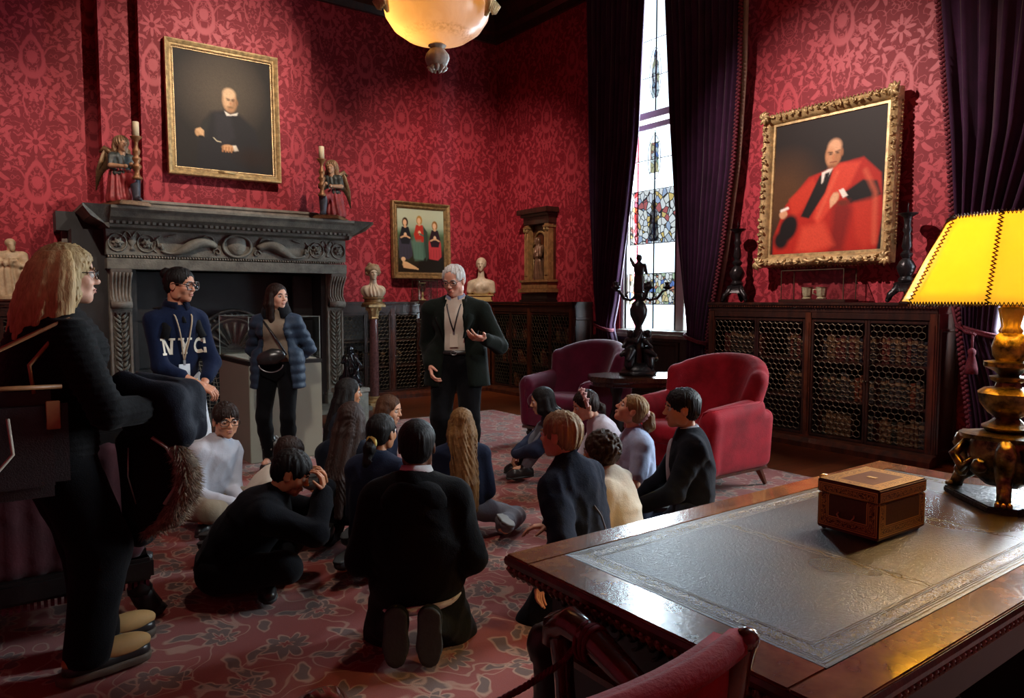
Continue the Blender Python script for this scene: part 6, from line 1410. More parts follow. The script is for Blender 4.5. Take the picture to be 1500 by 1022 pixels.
# 3 boy with glasses looking round
H = 1.46; pel, ft = pose_cross(H)
f = Fig('boy with glasses in a pale shirt looking back towards the camera', (1.11, 4.98), -62, H, pel, 16, side=8, hyaw=-26, hpitch=4, feet=ft, hands=lap(H, .30, .04, .16), skin_='c99474', wide=1.05)
f.top(WHITE, .016, name='shirt', wr=.011, seed=6); f.trousers(KHAKI, .016); f.shoes(SHOE, SOLE); f.hair(DKB, 'short', .005, 7, vol=1.02, fringe=.55); f.brows('1c120c'); f.glasses(FR_DARK, thick=.010); f.collar(BLUE, .064, .035, open_=.3)
# 4 boy half hidden behind
H = 1.25; pel, ft = pose_seiza(H, .14)
f = Fig('dark haired boy in a cream shirt mostly hidden behind the cross-legged boy', (1.165, 4.21), -15, H, pel, 30, hpitch=22, feet=ft, hands=lap(H, .30, .06, .2), skin_='b07c5a')
f.top(CREAM, .016, name='shirt', wr=.006, seed=8); f.trousers(PANTS); f.shoes(SHOE, SOLE); f.hair(DKB, 'short', .003, 9, fringe=.3); f.brows('1c120c'); f.collar(CREAM, .064, .03)
# 5 girl in profile, long black hair, far left
H = 1.37; pel, ft = pose_seiza(H, .22)
f = Fig('girl with long black hair, farthest left of the seated girls by the plinth', (2.12, 5.14), -18, H, pel, 6, hyaw=6, feet=ft, hands=lap(H, .22, .06, .24), skin_='b9845f', fem=True)
f.top(NAVY, .018, seed=10); f.trousers(PANTS); f.shoes(SHOE, SOLE); f.hair(BLK, 'long', .004, 11, drop=2.0, back=.35); f.brows('15110f')
# 6 girl with long brown hair seen from behind
H = 1.34; pel, ft = pose_seiza(H, .21)
f = Fig('girl with waist-long dark brown hair seen from behind, beside the ponytail girl', (1.714, 4.02), 44, H, pel, 5, hyaw=-8, feet=ft, hands=lap(H, .22, .06, .24), skin_='b9845f', fem=True)
f.top(NAVY, .02, seed=12, wr=.010); f.trousers(PANTS); f.shoes(SHOE, SOLE); f.hair(hairm('3a241b', '140b08'), 'long', .005, 13, drop=2.4, back=.60, vol=1.03); f.brows('15110f')
# 7 girl with low ponytail
H = 1.32; pel, ft = pose_seiza(H, .22)
f = Fig('girl with a dark low ponytail and yellow hair tie, left of the kneeling boy', (1.66, 3.53), 36, H, pel, 6, hyaw=-10, hpitch=-3, feet=ft, hands=lap(H, .22, .06, .24), skin_='a8744f', fem=True)
f.top(NAVY2, .018, seed=14); f.trousers(PANTS); f.shoes(SHOE, SOLE); f.hair(BLK, 'pony', .003, 15); f.tail(BLK, [(-.42, 0, -.12), (-.56, .0, -.30), (-.62, .02, -.7), (-.62, .03, -1.15)], [.13, .15, .14, .06], 16); f.brows('15110f'); f.collar(NAVY2, .066, .04)
obj('hair_tie', MB().tube([f.Pn(-.46+.02*math.cos(a), .13*math.cos(a), -.16+.13*math.sin(a)) for a in np.linspace(0, 2*PI, 15)[:-1]], .012, 6, True), simple('yellow_tie', (.75, .6, .15), .6), f.root, True)
# 8 girl in profile with brown hair
H = 1.30; pel, ft = pose_seiza(H, .20)
f = Fig('brown haired girl facing right, in front of the slim column', (2.18, 4.58), -46, H, pel, 6, hyaw=-4, hpitch=8, feet=ft, hands=lap(H, .22, .06, .24), skin_='d8a888', fem=True)
f.top(NAVY2, .018, seed=17); f.trousers(PANTS); f.shoes(SHOE, SOLE); f.hair(BRN, 'long', .004, 18, drop=1.1, back=.25, vol=.98); f.brows('3a2416')
# 9 girl with very long fair hair from behind
H = 1.28; pel, ft = pose_seiza(H, .18); ft[1] = dict(t=(-.20, -.22, .075), k=(1, -.5, -.1), d=(-1, -.25, -.1), n=(0, -.2, 1))
f = Fig('girl with very long fair hair kneeling with her back to the camera', (2.38, 3.80), 62, H, pel, 4, hyaw=3, feet=ft, hands=lap(H, .2, .08, .24), skin_='d8a888', fem=True)
f.top(NAVY2, .018, seed=19); f.trousers(GREY); f.shoes(simple('grey_suede', (.13, .13, .135), .8), SOLEG); f.hair(BLD2, 'long', .006, 20, drop=2.7, back=.62, vol=1.0); f.brows('8a6a40')
# 10 girl in hooded top, knees up
H = 1.42; pel = (0, 0, .11); ft = {j: dict(t=(.40, -j*.09, .085), k=(.6, -j*.15, 1), d=(1, -j*.1, -.08)) for j in (1, -1)}
f = Fig('dark haired girl in a navy hooded top hugging her knees by the plum armchair', (3.875, 4.503), 150, H, pel, 24, hyaw=-4, hpitch=10, feet=ft, hands={j: dict(t=(.46, -j*.03, .19), e=(0, -j*1, -.4), d=(.3, j*.4, -.9), n=(-1, 0, -.3), c=(.6, .6, .6, .6)) for j in (1, -1)}, skin_='cf9d7b', fem=True)
f.top(fabric('2a3046'), .02, name='hooded_top', seed=21, wr=.011); f.trousers(GREY, .012, .9); f.shoes(SHOE, SOLE, o=.012); f.hair(BLK, 'bob', .003, 22, drop=.75, back=.2); f.brows('15110f')
S = SDF(.03); [S.cap(f.N-f.U*.02-f.F*.05+f.L*y*.4, f.N-f.U*.06-f.F*.08+f.L*y, .034, .038) for y in (-.09, -.045, 0, .045, .09)]; f.add('hood', S, .011, fabric('2a3046'))
obj('zip_stripe', MB().tube([f.S[-1]+f.F*.03+f.U*.05, f.S[-1]+f.F*.085-f.U*.06, f.S[-1]+f.F*.09-f.U*.16], .007, 5), WHITE, f.root, True)
# 11 girl with headband leaning forward
H = 1.40; pel, ft = pose_seiza(H, .20)
f = Fig('girl in a pale shirt with a pink flowered headband, leaning forward', (3.74, 3.77), 148, H, pel, 29, hyaw=4, hpitch=16, feet=ft, hands=lap(H, .42, .1, .10), skin_='d9a98c', fem=True)
f.top(PALE, .018, name='shirt', seed=23, wr=.010); f.trousers(PANTS); f.shoes(SHOE, SOLE); f.hair(DKB, 'pony', .003, 24); f.tail(DKB, [(-.40, 0, -.05), (-.52, .0, -.25), (-.55, .02, -.5)], [.12, .13, .05], 25); f.brows('2e1c14'); f.collar(PALE, .066, .035)
PINK = simple('pale_pink_ribbon', (.72, .42, .38), .6); hb = obj('headband', MB().tube([f.Pn(.02, .40*math.cos(a), .12+.42*math.sin(a)) for a in np.linspace(-.25, PI+.25, 21)], .014, 6), PINK, f.root, True)
for a in (.25, .75, 1.2): obj('ribbon_flower', MB().lathe([(.001, .012), (.010, .010), (.021, .004), (.019, -.004), (.001, -.006)], n=20, ribs=5, amp=.25).xf(Matrix.Translation(f.Pn(.0, .44*math.cos(a), .12+.46*math.sin(a))) @ Matrix.Rotation(1.2, 4, 'X')), PINK, hb, True)
# 12 fair boy at the desk corner
H = 1.42; pel, ft = pose_kneel(H, .26)
f = Fig('sandy haired boy in a navy jumper leaning on one arm by the desk corner', (2.20, 2.485), 104, H, pel, 7, side=3, hyaw=10, feet=ft, hands={-1: dict(t=(.02, .26, .24), e=(-1, .5, 0), d=(.2, .1, -1), n=(-1, 0, 0)), 1: dict(t=(.22, -.06, .34), e=(-.6, -.6, -.2))}, skin_='d6a080', wide=1.12)
f.top(fabric('151b2b'), .022, name='jumper', seed=26, wr=.011); f.trousers(PANTS, .014); f.shoes(SHOE, SOLE); f.hair(SANDY, 'short', .004, 27, vol=1.01); f.brows('8a6a40'); f.collar(fabric('151b2b'), .066, .035)
drape(f, 'seam_piping', 'jumper', [(.05, .52), (-.01, .42), (-.07, .30), (-.14, .18)], GREY)
# 13 curly child
H = 1.32; pel, ft = pose_seiza(H, .15)
f = Fig('curly haired child in a cream shirt between the sandy boy and desk', (2.70, 2.69), 118, H, pel, 14, hyaw=4, hpitch=8, feet=ft, hands=lap(H, .28, .08, .18), skin_='b9845f')
f.top(CREAM, .018, name='shirt', seed=28, wr=.010); f.trousers(PANTS); f.shoes(SHOE, SOLE); f.brows('2e1c14'); f.collar(CREAM, .064, .03)
S = SDF(.01); P = f.Pn; hh = f.h; S.ell(P(-.06, 0, .13), np.array([.46, .40, .40])*hh, f.M); S.ell(P(-.2, 0, -.06), np.array([.32, .36, .34])*hh, f.M); rr = np.random.default_rng(4)
for i in range(300):
    v = nrm(rr.normal(size=3)); c = np.array([-.10, 0, .06])+v*np.array([.46, .42, .47])
    if c[0] > .18 and c[2] < .28: continue
    S.ell(P(*c), .062*hh, k=.012*hh)
S.ell(P(.50, 0, -.15), np.array([.33, .30, .40])*hh, f.M, k=.03*hh, sub=True); f.add('curly_hair', S, .0065, hairm('4a3626', '1a110b'))
# 14 girl looking up
H = 1.36; pel, ft = pose_seiza(H, .20)
f = Fig('girl in a pale blue shirt with a pink scrunchie gazing upwards', (3.39, 3.275), 150, H, pel, 4, hyaw=-6, hpitch=-32, feet=ft, hands={-1: dict(t=(.25, .13, .20), e=(-.8, .6, 0), d=(.6, 0, -.6)), 1: dict(t=(.06, -.20, .20), e=(-1, -.4, 0), d=(.3, 0, -1), n=(-1, 0, -.2))}, skin_='dba988', fem=True)
f.top(BLUE, .018, name='shirt', sleeve=.36, seed=29, wr=.011); f.trousers(fabric('1b2030'), .02, name='skirt'); f.shoes(SHOE, SOLE); f.hair(BLD, 'pony', .003, 30); f.brows('6a4a2c'); f.collar(BLUE, .066, .04, open_=.25)
f.tail(BLD2, [(-.44, 0, .06), (-.60, .0, .10), (-.74, .02, -.12), (-.72, .03, -.42)], [.12, .17, .19, .08], 31)
obj('scrunchie', MB().tube([f.Pn(-.47+.05*math.sin(9*a), .15*math.cos(a), .07+.15*math.sin(a)) for a in np.linspace(0, 2*PI, 41)[:-1]], .015, 6, True), PINK, f.root, True)
# 15 dark haired boy in navy cardigan
H = 1.45; pel, ft = pose_seiza(H, .245)
f = Fig('dark haired boy in a navy cardigan with white collar, nearest the red armchair', (3.28, 2.735), 138, H, pel, 4, hyaw=4, feet=ft, hands={j: dict(t=(.30, -j*.10, .27), e=(-.6, -j*1.0, -.2), n=(0, 0, -1)) for j in (1, -1)}, skin_='c08a66', wide=1.08)
f.top(fabric('11151f'), .02, name='cardigan', seed=32, wr=.010); f.trousers(fabric('232836'), .014); f.shoes(SHOE, SOLE); f.hair(BLK, 'short', .004, 33, vol=1.03, fringe=.35); f.brows('15110f'); f.collar(WHITE, .066, .042, open_=.2)
f.add('shirt_front', SDF(.03).ell(f.pel+f.U*.20+f.F*.10, (.045, .05, .2), f.B), .011, WHITE)
# ------------------------------------------------------------------ the four adults
def stand(H, w=.085, yaw=8, dx=(0, 0)):
    return (0, 0, .525*H), {j: dict(t=(dx[0 if j > 0 else 1], -j*w, .048*H), k=(1, -j*.15, 0), d=(math.cos(R(yaw)), -j*math.sin(R(yaw)), -.10)) for j in (1, -1)}
def open_jacket(f, m, o, hem, wtop, wbot, sleeve=.97, flare=.03, name='jacket', wr=.006, seed=1, h=.013, thick=0.0, disp=None):
    S = SDF(.04); q = f.s; f.torso(S, o)
    for j in (1, -1):
        f.arm(S, j, o*.75, sleeve)
        S.cap(f.hips[j]+f.U*.10+f.L*j*-.02, f.hips[j]+np.array([0, 0, hem-f.hips[j][2]-.05])-f.L*j*.02, .10*q+o, .10*q+o+flare)
    zt, zb = f.N[2]-.02, hem
    def clip(x, y, z):
        w = np.clip(np.interp(z, [zb, f.pel[2]+.10, zt-.12, zt], [wbot+.03, wbot, wtop, wtop*1.05]), 0, 1)
        return np.maximum(zb-z, np.where(x > f.pel[0]-.02, np.minimum(w-np.abs(y-f.N[1]), .05), -.05)+0*x)
    return f.add(name, S, h, m, disp or wrinkle(wr, 1.1, seed), clip)
def letters(f, target, text, z0, hgt, cy, m):
    """Block letters laid onto the chest of a garment."""
    dg = bpy.context.evaluated_depsgraph_get(); bv = BVHTree.FromObject(target, dg)
    def bar(x0, y0, x1, y1, w): return [(x0-w/2, y0), (x0+w/2, y0), (x1+w/2, y1), (x1-w/2, y1)]
    def hb(x0, x1, y0, y1): return [(x0, y0), (x1, y0), (x1, y1), (x0, y1)]
    G = {'N': (1.0, [bar(.2, 0, .2, 1, .15), bar(.8, 0, .8, 1, .15), bar(.22, 1, .78, 0, .22), hb(.04, .38, 0, .13), hb(.02, .32, .87, 1), hb(.62, .98, .87, 1)]),
         'Y': (1.0, [bar(.2, 1, .5, .42, .2), bar(.8, 1, .5, .42, .2), bar(.5, 0, .5, .46, .19), hb(.3, .7, 0, .13), hb(.03, .4, .87, 1), hb(.6, .97, .87, 1)]),
         'C': (.9, [[(.48+r0*math.cos(a), .5+1.18*r0*math.sin(a)) for a, r0 in ((t, .24), (t, .425), (t+.42, .425), (t+.42, .24))] for t in np.arange(.75, 5.2, .41)]+[hb(.70, .84, .62, .96), hb(.70, .84, .04, .38)])}
    y = cy
    for ch in text:
        w, Q = G[ch]; mb = MB()
        for k, q in enumerate(Q):
            q = np.array(q, float); n = 5; P = np.zeros((n+1, n+1, 3))
            for i in range(n+1):
                for j in range(n+1):
                    p = (q[0]*(1-i/n)+q[1]*i/n)*(1-j/n)+(q[3]*(1-i/n)+q[2]*i/n)*j/n; yy = y+p[0]*hgt*.92; zz = z0-hgt+p[1]*hgt
                    hit = bv.ray_cast(Vector((1.0, yy, zz)), Vector((-1, 0, 0)))[0]; P[i, j] = ((hit.x if hit else .12)+.0035+.0003*k, yy, zz)
            mb.grid(P)
        obj('letter', mb, m, f.root, fix=False); y += (w+.12)*hgt*.92
def lanyard(f, m, mc, zbot, x, ycen=0.0, card=(.075, .10), garment=None):
    q = f.s; dg = bpy.context.evaluated_depsgraph_get(); bv = BVHTree.FromObject(garment, dg)
    def on(y, z):
        hit = bv.ray_cast(Vector((1.0, y, z)), Vector((-1, 0, 0)))[0]; return (hit.x+.009 if hit else x, y, z)
    zt = f.N[2]-.03; pr = []
    for s in (-1, 1): pr.append(MB().tube([tuple(f.N+np.array([-.03, s*.06, .012])), tuple(f.N+np.array([.035, s*.062, -.005]))]+[on(ycen*(t)+s*.06*(1-t), zt+(zbot-zt)*t) for t in np.linspace(.10, 1, 12)], .0055, 5, flat=.35))
    L = obj('lanyard', pr[0].join(pr[1]), m, f.root, True); p = on(ycen, zbot-.06)
    obj('badge_card', MB().box(p[0]-.001, p[0]+.004, ycen-card[0]/2, ycen+card[0]/2, zbot-.02-card[1], zbot-.02), mc, L, bevel=.001)
    obj('badge_clip', MB().box(p[0]-.002, p[0]+.006, ycen-.008, ycen+.008, zbot-.028, zbot+.006), FR_STEEL, L)
FR_STEEL = simple('steel', (.35, .35, .36), .3, .8, .2); CARD = simple('white_badge_card', (.74, .76, .78), .4, 0, .05); CARD2 = simple('pale_blue_badge_card', (.62, .70, .76), .4, 0, .05)

# the standing speaker
H = 1.78; pel, ft = stand(H, .10, 10, (.02, -.03))
f = Fig('grey haired man standing in a dark green blazer, gesturing with one hand', (3.12, 5.05), 228, H, pel, 5, hyaw=-14, hpitch=17, feet=ft, child=False, skin_='cf9a82', wide=1.06, eye='2a2a2e', hands={1: dict(t=(.10, -.205, .93), e=(-1, -.35, 0), d=(.45, .25, -.85), n=(-.2, 1, 0), c=(.5, .5, .6, .6)), -1: dict(t=(.31, .27, 1.15), e=(-.9, .5, -.6), d=(.75, -.55, .12), n=(-.1, -.35, .9), c=(.35, .30, .38, .5), th=-.2, sp=.10)})
man = f; f.top(fabric('d2c8b8', bmp=.2), .012, name='shirt', seed=40, wr=.004, arms=False, low=False); f.trousers(fabric('08080b'), .022, .99, .008, 41)
JG = fabric('101611'); jk = open_jacket(f, JG, .026, .76, .072, .085, seed=42, wr=.007)
for j in (1, -1):
    P = [(.045, .060, 0), (.07, .075, -.07), (.10, .10, -.16), (.115, .075, -.30)]; Q = [(.0, .11, .005), (.035, .14, -.06), (.07, .155, -.15), (.105, .09, -.29)]
    g = np.array([[f.N+f.F*(a+.030)+f.L*j*b+f.U*c for a, b, c in (P[i], tuple((np.array(P[i])+np.array(Q[i]))/2+np.array([.012, 0, 0])), Q[i])] for i in range(4)])
    obj('lapel', MB().grid(g), JG, f.root, True, fix=False).modifiers.new('thick', 'SOLIDIFY').thickness = .006
obj('sleeve_button', MB().ball(f.wr[-1]-nrm(f.wr[-1]-f.el[-1])*.05+np.array([0, .04, -.02]), .007, 8), BLACK, f.root, True)
obj('pocket_flap', MB().tube([f.pel+np.array([.09, .175, .06]), f.pel+np.array([.02, .215, .05]), f.pel+np.array([-.05, .215, .045])], .016, 6, flat=.3), JG, f.root, True)
BELT = simple('black_belt_leather', (.012, .011, .011), .35); bz = f.pel[2]+.095
obj('belt', MB().tube([(f.pel[0]+.005+.132*math.cos(a), .165*math.sin(a), bz) for a in np.linspace(0, 2*PI, 33)[:-1]], .019, 8, True, flat=1.0), BELT, f.root, True)
obj('belt_buckle', MB().tube([(f.pel[0]+.158, .02*math.cos(a)*1.2, bz+.017*math.sin(a)) for a in np.linspace(0, 2*PI, 13)[:-1]], .0035, 5, True), FR_STEEL, f.root, True)
f.shoes(SHOE, SOLE, o=.004, L=.16); f.hair(GREYH, 'short', .005, 43, vol=.985, fringe=-.55, h=.007); f.brows('9a9694'); f.glasses(FR_DARK, .130, .075, .010)
f.collar(fabric('8f9ab0', bmp=.2), .066, .045, open_=.35, drop=.01); lanyard(f, simple('black_ribbon', (.02, .018, .02), .5), simple('cream_badge_card', (.70, .64, .52), .4, 0, .05), 1.20, .17, 0.0, (.065, .105), f.root.children[[c.name.split('.')[0] for c in f.root.children].index('shirt')])
# woman in a puffer jacket by the plinth
H = 1.63; pel, ft = stand(H, .085, 12, (.0, .04))
f = Fig('woman in a slate blue quilted jacket standing before the glass topped plinth', (2.03, 6.19), 240, H, pel, 1, twist=-4, hyaw=52, hpitch=0, feet=ft, child=False, fem=True, skin_='cfa088', hands={j: dict(t=(-.15, -j*.04, .88), e=(-.5, -j*1.2, 0), d=(-.2, j*.5, -.8)) for j in (1, -1)})
f.top(fabric('857868', bmp=.3), .012, name='blouse', seed=50, wr=.009, arms=False, low=False); f.trousers(fabric('07080c'), .008, .97, .005, 51)
PUFF = fabric('2c3a4c', .5, .3, 60)
quilt = lambda x, y, z: (-.011*np.abs(np.sin(z*PI/.075))+.004+.003*np.sin(40*x+30*y)).astype(np.float32)
open_jacket(f, PUFF, .026, .70, .080, .115, seed=52, disp=quilt, flare=.005)
f.collar(fabric('15171c'), .085, .065, open_=.55, thick=.03); 
S = SDF(.02); S.ell(f.pel+f.F*.155+f.U*.12+f.L*-.01, (.06, .115, .065), roty(0) @ rotx(.22).T); bag = f.add('crossbody_bag', S, .010, simple('black_bag_leather', (.02, .02, .021), .3), wrinkle(.006, 1.6, 5))
obj('bag_strap', MB().tube([f.S[1]+f.U*.06+f.L*.03+f.F*.03, f.pel+f.U*.40+f.F*.155-f.L*.05, f.pel+f.U*.25+f.F*.17+f.L*.06, f.pel+f.U*.14+f.F*.16+f.L*.12], .010, 6, flat=.4), M_bronze, bag, True)
obj('bag_chain', MB().tube([f.pel+f.F*.20+f.U*.10+f.L*(.10*math.cos(a))+f.U*(.07*math.sin(a)-.03) for a in np.linspace(PI*1.05, 2*PI*.98, 15)], .005, 6), FR_STEEL, bag, True)
f.shoes(SHOE, SOLE, o=.004, L=.13, name='boot')
for j in (1, -1):
    S = SDF(.02); rr = np.random.default_rng(8)
    S.cap(f.an[j]+np.array([0, 0, .02]), f.an[j]+np.array([.0, 0, .17]), .058, .06); b = f.add('boot_shaft', S, .011, SHOE)
    S = SDF(.015)
    for i in range(46): a = rr.uniform(0, 6.28); p = f.an[j]+np.array([.05*math.cos(a), .05*math.sin(a), .15+rr.uniform(-.03, .05)]); S.cap(p, p+np.array([.028*math.cos(a), .028*math.sin(a), rr.uniform(-.03, .02)]), .016, .006)
    f.add('fur_cuff', S, .007, simple('grey_fur', (.30, .28, .26), .9, 0, .6, 50), parent=b)
f.hair(DKB, 'long', .004, 53, drop=1.35, back=.0, vol=.98); f.brows('2a1a12')
# young woman in the college sweatshirt
H = 1.71; pel, ft = stand(H, .085, 10)
f = Fig('young woman in a navy lettered sweatshirt and round glasses, hands clasped', (1.056, 5.31), 284, H, pel, 2, hyaw=30, hpitch=4, feet=ft, child=False, fem=True, skin_='b98468', flat=True, wide=.93, hands={1: dict(t=(.25, .02, .90), e=(-.4, -1, -.3), d=(.45, .65, -.45), n=(-.3, .3, -1), c=(.5, .55, .6, .6)), -1: dict(t=(.245, .05, .86), e=(-.4, 1, -.3), d=(.5, -.45, -.6), n=(-.3, -.3, -1), c=(.5, .55, .6, .6))})
sw = f.top(fabric('101a33'), .011, .78, name='sweatshirt', seed=60, wr=.009, bulk=.85); f.trousers(fabric('c4c6ca'), .012, .98, .005, 61); f.shoes(SHOE, SOLE, L=.13)
letters(f, sw, 'NYC', f.N[2]-.205, .108, -.158, simple('cream_felt', (.74, .70, .58), .8, 0, .1)); f.collar(fabric('0c1226'), .070, .045, open_=.28)
obj('neck_placket', MB().tube([f.N+f.F*.075+f.U*-.03, f.N+f.F*.115-f.U*.10], .014, 6, flat=.4), BLACK, f.root, True)
lanyard(f, simple('tan_ribbon', (.38, .28, .18), .6), CARD2, f.N[2]-.36, .17, .0, (.075, .10), sw)
obj('bracelet', MB().tube([f.wr[1]-nrm(f.wr[1]-f.el[1])*.02+.030*(math.cos(a)*np.array([0, .6, .8])+math.sin(a)*np.array([.8, -.3, .3])) for a in np.linspace(0, 2*PI, 15)[:-1]], .004, 5, True), M_gold, f.root, True)
f.hair(BLK, 'bun', .003, 62, vol=.985); S = SDF(.01); S.ell(f.Pn(-.46, 0, .30), .18*f.h); f.add('hair_bun', S, .007, BLK, strands(f.Pn(-.46, 0, .30), .004, 18, 3)); f.brows('120c0a'); f.glasses(FR_TORT, .150, .115, .016)
obj('backpack_strap', MB().tube([f.S[1]+f.L*.05+f.U*.085-f.F*.06, f.S[1]+f.L*.05+f.U*.088+f.F*.02, f.S[1]+f.L*.045+f.F*.098-f.U*.04, f.S[1]+f.L*.02+f.F*.112-f.U*.105], .03, 6, flat=.3), BLACK, f.root, True)
obj('backpack_strap', MB().tube([f.S[-1]-f.L*.05+f.U*.085-f.F*.06, f.S[-1]-f.L*.05+f.U*.088+f.F*.02, f.S[-1]-f.L*.045+f.F*.098-f.U*.04, f.S[-1]-f.L*.02+f.F*.112-f.U*.105], .03, 6, flat=.3), BLACK, f.root, True)
# fair haired woman at the left, nearest the camera
H = 1.69; pel, ft = stand(H, .10, 4, (.0, .10)); pel = (-.05, 0, .53*H)
f = Fig('fair haired woman in black standing at the left edge with tan clogs', (.25, 3.26), 12, H, pel, 3, hyaw=-10, hpitch=-2, feet=ft, child=False, fem=True, skin_='d0a48c', wide=1.22, hands={1: dict(t=(.26, -.20, 1.02), e=(-.7, -.8, -.5), d=(1, .2, -.1), n=(0, 0, 1)), -1: dict(t=(.28, .12, 1.0), e=(-.6, .8, -.4), d=(1, -.3, 0), n=(0, 0, 1))})
rib = lambda x, y, z: (.0035*np.sin(z*2*PI/.026)+.004*np.sin(9*x-7*z)*np.cos(8*y)).astype(np.float32)
S = SDF(.035); f.torso(S, .026); S.ell(f.pel+f.U*.22-f.F*.02, (.165, .225, .34), f.B); [f.arm(S, j, .018, .97) for j in (1, -1)]; [S.cap(f.hips[j]+f.U*.08, f.hips[j]-np.array([0, 0, .06]), .105, .115) for j in (1, -1)]
f.add('ribbed_cardigan', S, .009, fabric('0a090a', .8, .3), rib, lambda x, y, z: .74-z)
S = SDF(.04); S.ell(f.pel-f.U*.03-f.F*.02, (.135, .19, .16), f.B)
for j in (1, -1): S.cap(f.hips[j]-f.F*.01, f.kn[j], .115, .095).cap(f.kn[j], f.an[j]+np.array([.01, 0, .01]), .095, .082)
f.add('wide_trousers', S, .012, fabric('07070a'), wrinkle(.008, .9, 70), lambda x, y, z: .055-z)
TAN = simple('tan_suede', (.42, .25, .09), .75, 0, .2, 8)
for j in (1, -1):
    a = f.an[j]; S = SDF(.02); S.ell((a[0]+.13, a[1], .075), (.115, .053, .045)).ell((a[0]-.0, a[1], .075), (.08, .045, .04)); c = f.add('clog', S, .007, TAN, None, lambda x, y, z: .055-z)
    S = SDF(.02); S.cap((a[0]-.03, a[1], .045), (a[0]+.06, a[1], .04), .05, .048).cap((a[0]+.06, a[1], .04), (a[0]+.19, a[1], .042), .048, .050)
    f.add('clog_rand', S, .008, SHOE, None, lambda x, y, z: np.maximum(z-.068, .03-z), parent=c); S = SDF(.02); S.cap((a[0]-.05, a[1], .02), (a[0]+.07, a[1], .02), .052).cap((a[0]+.07, a[1], .02), (a[0]+.19, a[1], .02), .052, .054)
    f.add('clog_sole', S, .008, simple('brown_rubber_sole', (.09, .065, .045), .7), None, lambda x, y, z: np.maximum(z-.034, -z), parent=c)
f.hair(hairm('c4ac7c', '66492c'), 'long', .009, 71, drop=1.50, back=.22, vol=1.05, h=.0065)
S = SDF(.012); rr = np.random.default_rng(12)
for i in range(84):                                     # loose wavy locks over the hair
    a = R(rr.uniform(72, 288)); u = math.cos(a)*f.M[0]+math.sin(a)*f.M[1]; p = f.Pn(-.07, 0, .36)+u*.075; pts = [p]
    for k in range(9):
        t = (k+1)/9; pts.append(f.Pn(-.07, 0, .36)+u*(.088+.03*math.sin(PI*t)+.035*t)+np.array([-.06*t*t, 0, 0])+np.array([math.sin(6*t+i), math.cos(5*t+i), 0])*.014*t+np.array([0, 0, -(.38+.05*math.sin(i*3))*t]))
    S.chain(pts, [.008, .010, .011, .012, .012, .012, .012, .011, .009, .005], k=.009)
f.add('wavy_locks', S, .0058, hairm('cfb07c', '7c5c38')); f.brows('6a4a2c'); f.glasses(FR_DARK, .130, .08, .010); f.collar(BLACK, .075, .03)
big = f; W_ = lambda p: (np.array(Matrix.Translation(f.root.location) @ Matrix.Rotation(f.root.rotation_euler.z, 4, 'Z')) @ np.array([*p, 1.]))[:3]
# shoulder bag
bg = thing('shoulder_bag', 'black handbag with tan leather handles on the fair haired woman’s shoulder'.replace('’s', ''), 'bag', (0, 0, 0))
bg['label'] = 'black handbag with tan leather handles hanging behind the fair haired woman'
c0 = W_((-.25, -.16, .95))
obj('bag_body', MB().box(-.20, .20, -.075, .075, -.20, .18).xf(Matrix.Translation(c0)), simple('black_pebbled_leather', (.018, .016, .016), .45, 0, .3, 40, .3, 200), bg, bevel=.05)
TL = simple('tan_bridle_leather', (.34, .15, .055), .45, 0, .3, 15); top = W_(tuple(f.S[1]+f.U*.07))
for dx in (-.03, .03): obj('handle', MB().tube([c0+np.array([-.10, dx, .17]), c0+np.array([-.08, dx, .28]), top+np.array([-.05, dx*.6-.02, -.01]), top+np.array([.0, dx*.6, .012]), c0+np.array([.09, dx, .27]), c0+np.array([.10, dx, .17])], .007, 7), TL, bg, True)
obj('top_trim', MB().tube([c0+np.array([-.19, -.08, .185]), c0+np.array([.0, -.095, .20]), c0+np.array([.18, -.08, .195])], .008, 6), TL, bg, True)
obj('luggage_tag', MB().box(-.022, .022, -.003, .003, -.05, .05).xf(Matrix.Translation(c0+np.array([.15, -.10, .10]))), TL, bg, bevel=.003)
obj('cord_strap', MB().tube([c0+np.array([.02, -.11, .10]), c0+np.array([.03, -.12, -.02]), c0+np.array([-.06, -.12, -.13]), c0+np.array([-.2, -.11, -.18])], .006, 6), simple('pale_cord', (.42, .36, .28), .6), bg, True)
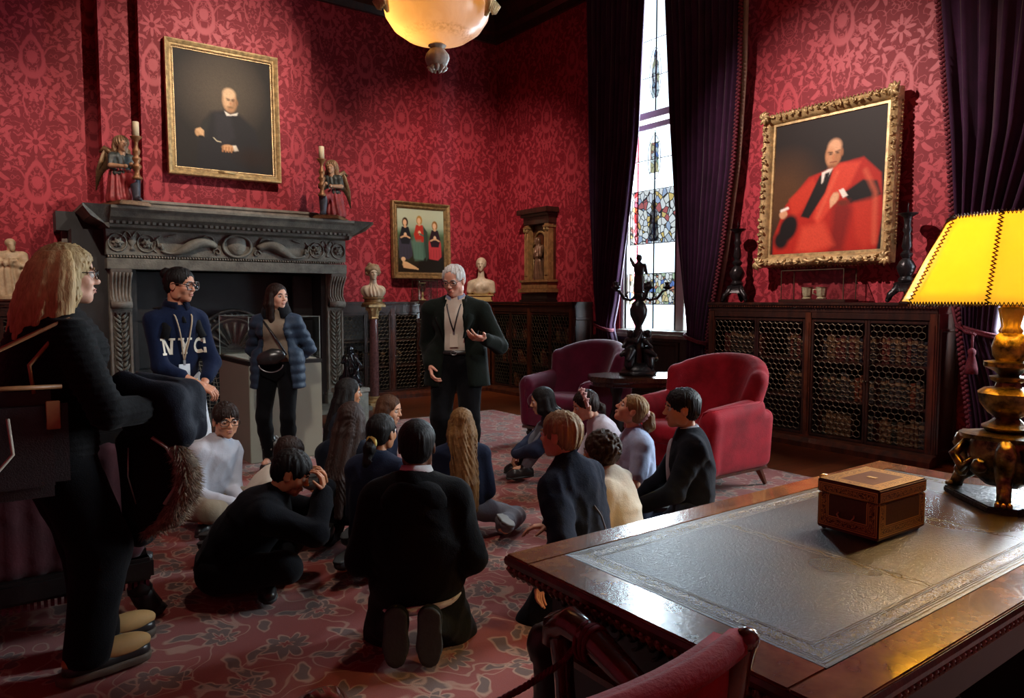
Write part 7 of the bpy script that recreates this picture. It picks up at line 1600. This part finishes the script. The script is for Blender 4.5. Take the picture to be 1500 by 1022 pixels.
# coats over her forearms
RT = np.array([.81, -.588, 0]); AW = np.array([.588, .81, 0])
def off(p, dx, dz, aw=0.0): return p+RT*dx+AW*aw+np.array([0, 0, dz])
p = W_(f.wr[1])
ct = thing('folded_coat', 'navy folded jacket carried over the arm of the fair haired woman', 'coat', (0, 0, 0)); S = SDF(.05)
S.cap(off(p, -.13, .08), off(p, .04, .03), .055, .07).cap(off(p, -.12, .07, .12), off(p, .05, .03, .14), .06, .07).cap(off(p, .04, .02), off(p, .09, -.10), .065, .05).cap(off(p, .05, .02, .12), off(p, .09, -.08, .1), .06, .05).cap(off(p, -.10, .02), off(p, -.05, -.10), .06, .06).cap(off(p, -.02, .0), off(p, .03, -.11), .06, .05)
smesh('cloth', S, .011, fabric('10131f', .7), ct, wrinkle(.012, 1.2, 80))
fc = thing('fur_trimmed_coat', 'black coat with a shaggy fur hood trim hanging below the folded jacket', 'coat', (0, 0, 0)); S = SDF(.05)
S.cap(off(p, -.03, -.14), off(p, -.03, -.40), .075, .06).cap(off(p, .03, -.12), off(p, .05, -.33), .05, .04).cap(off(p, -.10, -.14, .04), off(p, -.10, -.50, .04), .075, .06).cap(off(p, -.02, -.16, .1), off(p, -.03, -.42, .1), .07, .06)
smesh('cloth', S, .012, fabric('0d0c0e', .8), fc, wrinkle(.012, 1.2, 81))
obj('lining_edge', MB().tube([off(p, .01, -.10, -.07), off(p, .06, -.14, -.06), off(p, .095, -.21, -.05), off(p, .09, -.29, -.05), off(p, .05, -.36, -.07)], .014, 6, flat=.5), simple('pale_fleece', (.36, .31, .26), .9), fc, True)
obj('zip', MB().tube([off(p, -.08, -.14, -.075), off(p, -.085, -.25, -.075), off(p, -.06, -.36, -.07)], .003, 5), FR_STEEL, fc, True)
AR = [(.085, -.13), (.125, -.22), (.12, -.32), (.06, -.42), (-.03, -.48)]; tt = np.linspace(0, 1, 5)
core = SDF(.03); core.chain([off(p, x, z, -.03) for x, z in AR], [.02, .035, .042, .04, .02]); hd = smesh('hood_trim', core, .010, simple('brown_fur_base', (.16, .11, .07), .9, 0, .5, 40), fc)
fur = MB(); rr = np.random.default_rng(5)
for i in range(3600):
    t = rr.uniform(0, 1); a = rr.uniform(0, 6.28); c = off(p, np.interp(t, tt, [q[0] for q in AR]), np.interp(t, tt, [q[1] for q in AR]), -.03); r = np.interp(t, tt, [.02, .035, .042, .04, .02])
    u = math.cos(a)*RT+math.sin(a)*AW; g = nrm(u*.9+RT*.25+np.array([0, 0, rr.uniform(-1.1, .1)])); L = rr.uniform(.018, .042); w = nrm(np.cross(g, rr.normal(size=3)))*.0018; q = c+u*r*.92
    fur.add([q-w, q+w, q+g*L+np.array([0, 0, -.010])], [(0, 1, 2)])
obj('fur_pile', fur, simple('tipped_fur', (.46, .36, .24), .8, 0, .7, 45), hd, fix=False, kind='stuff')
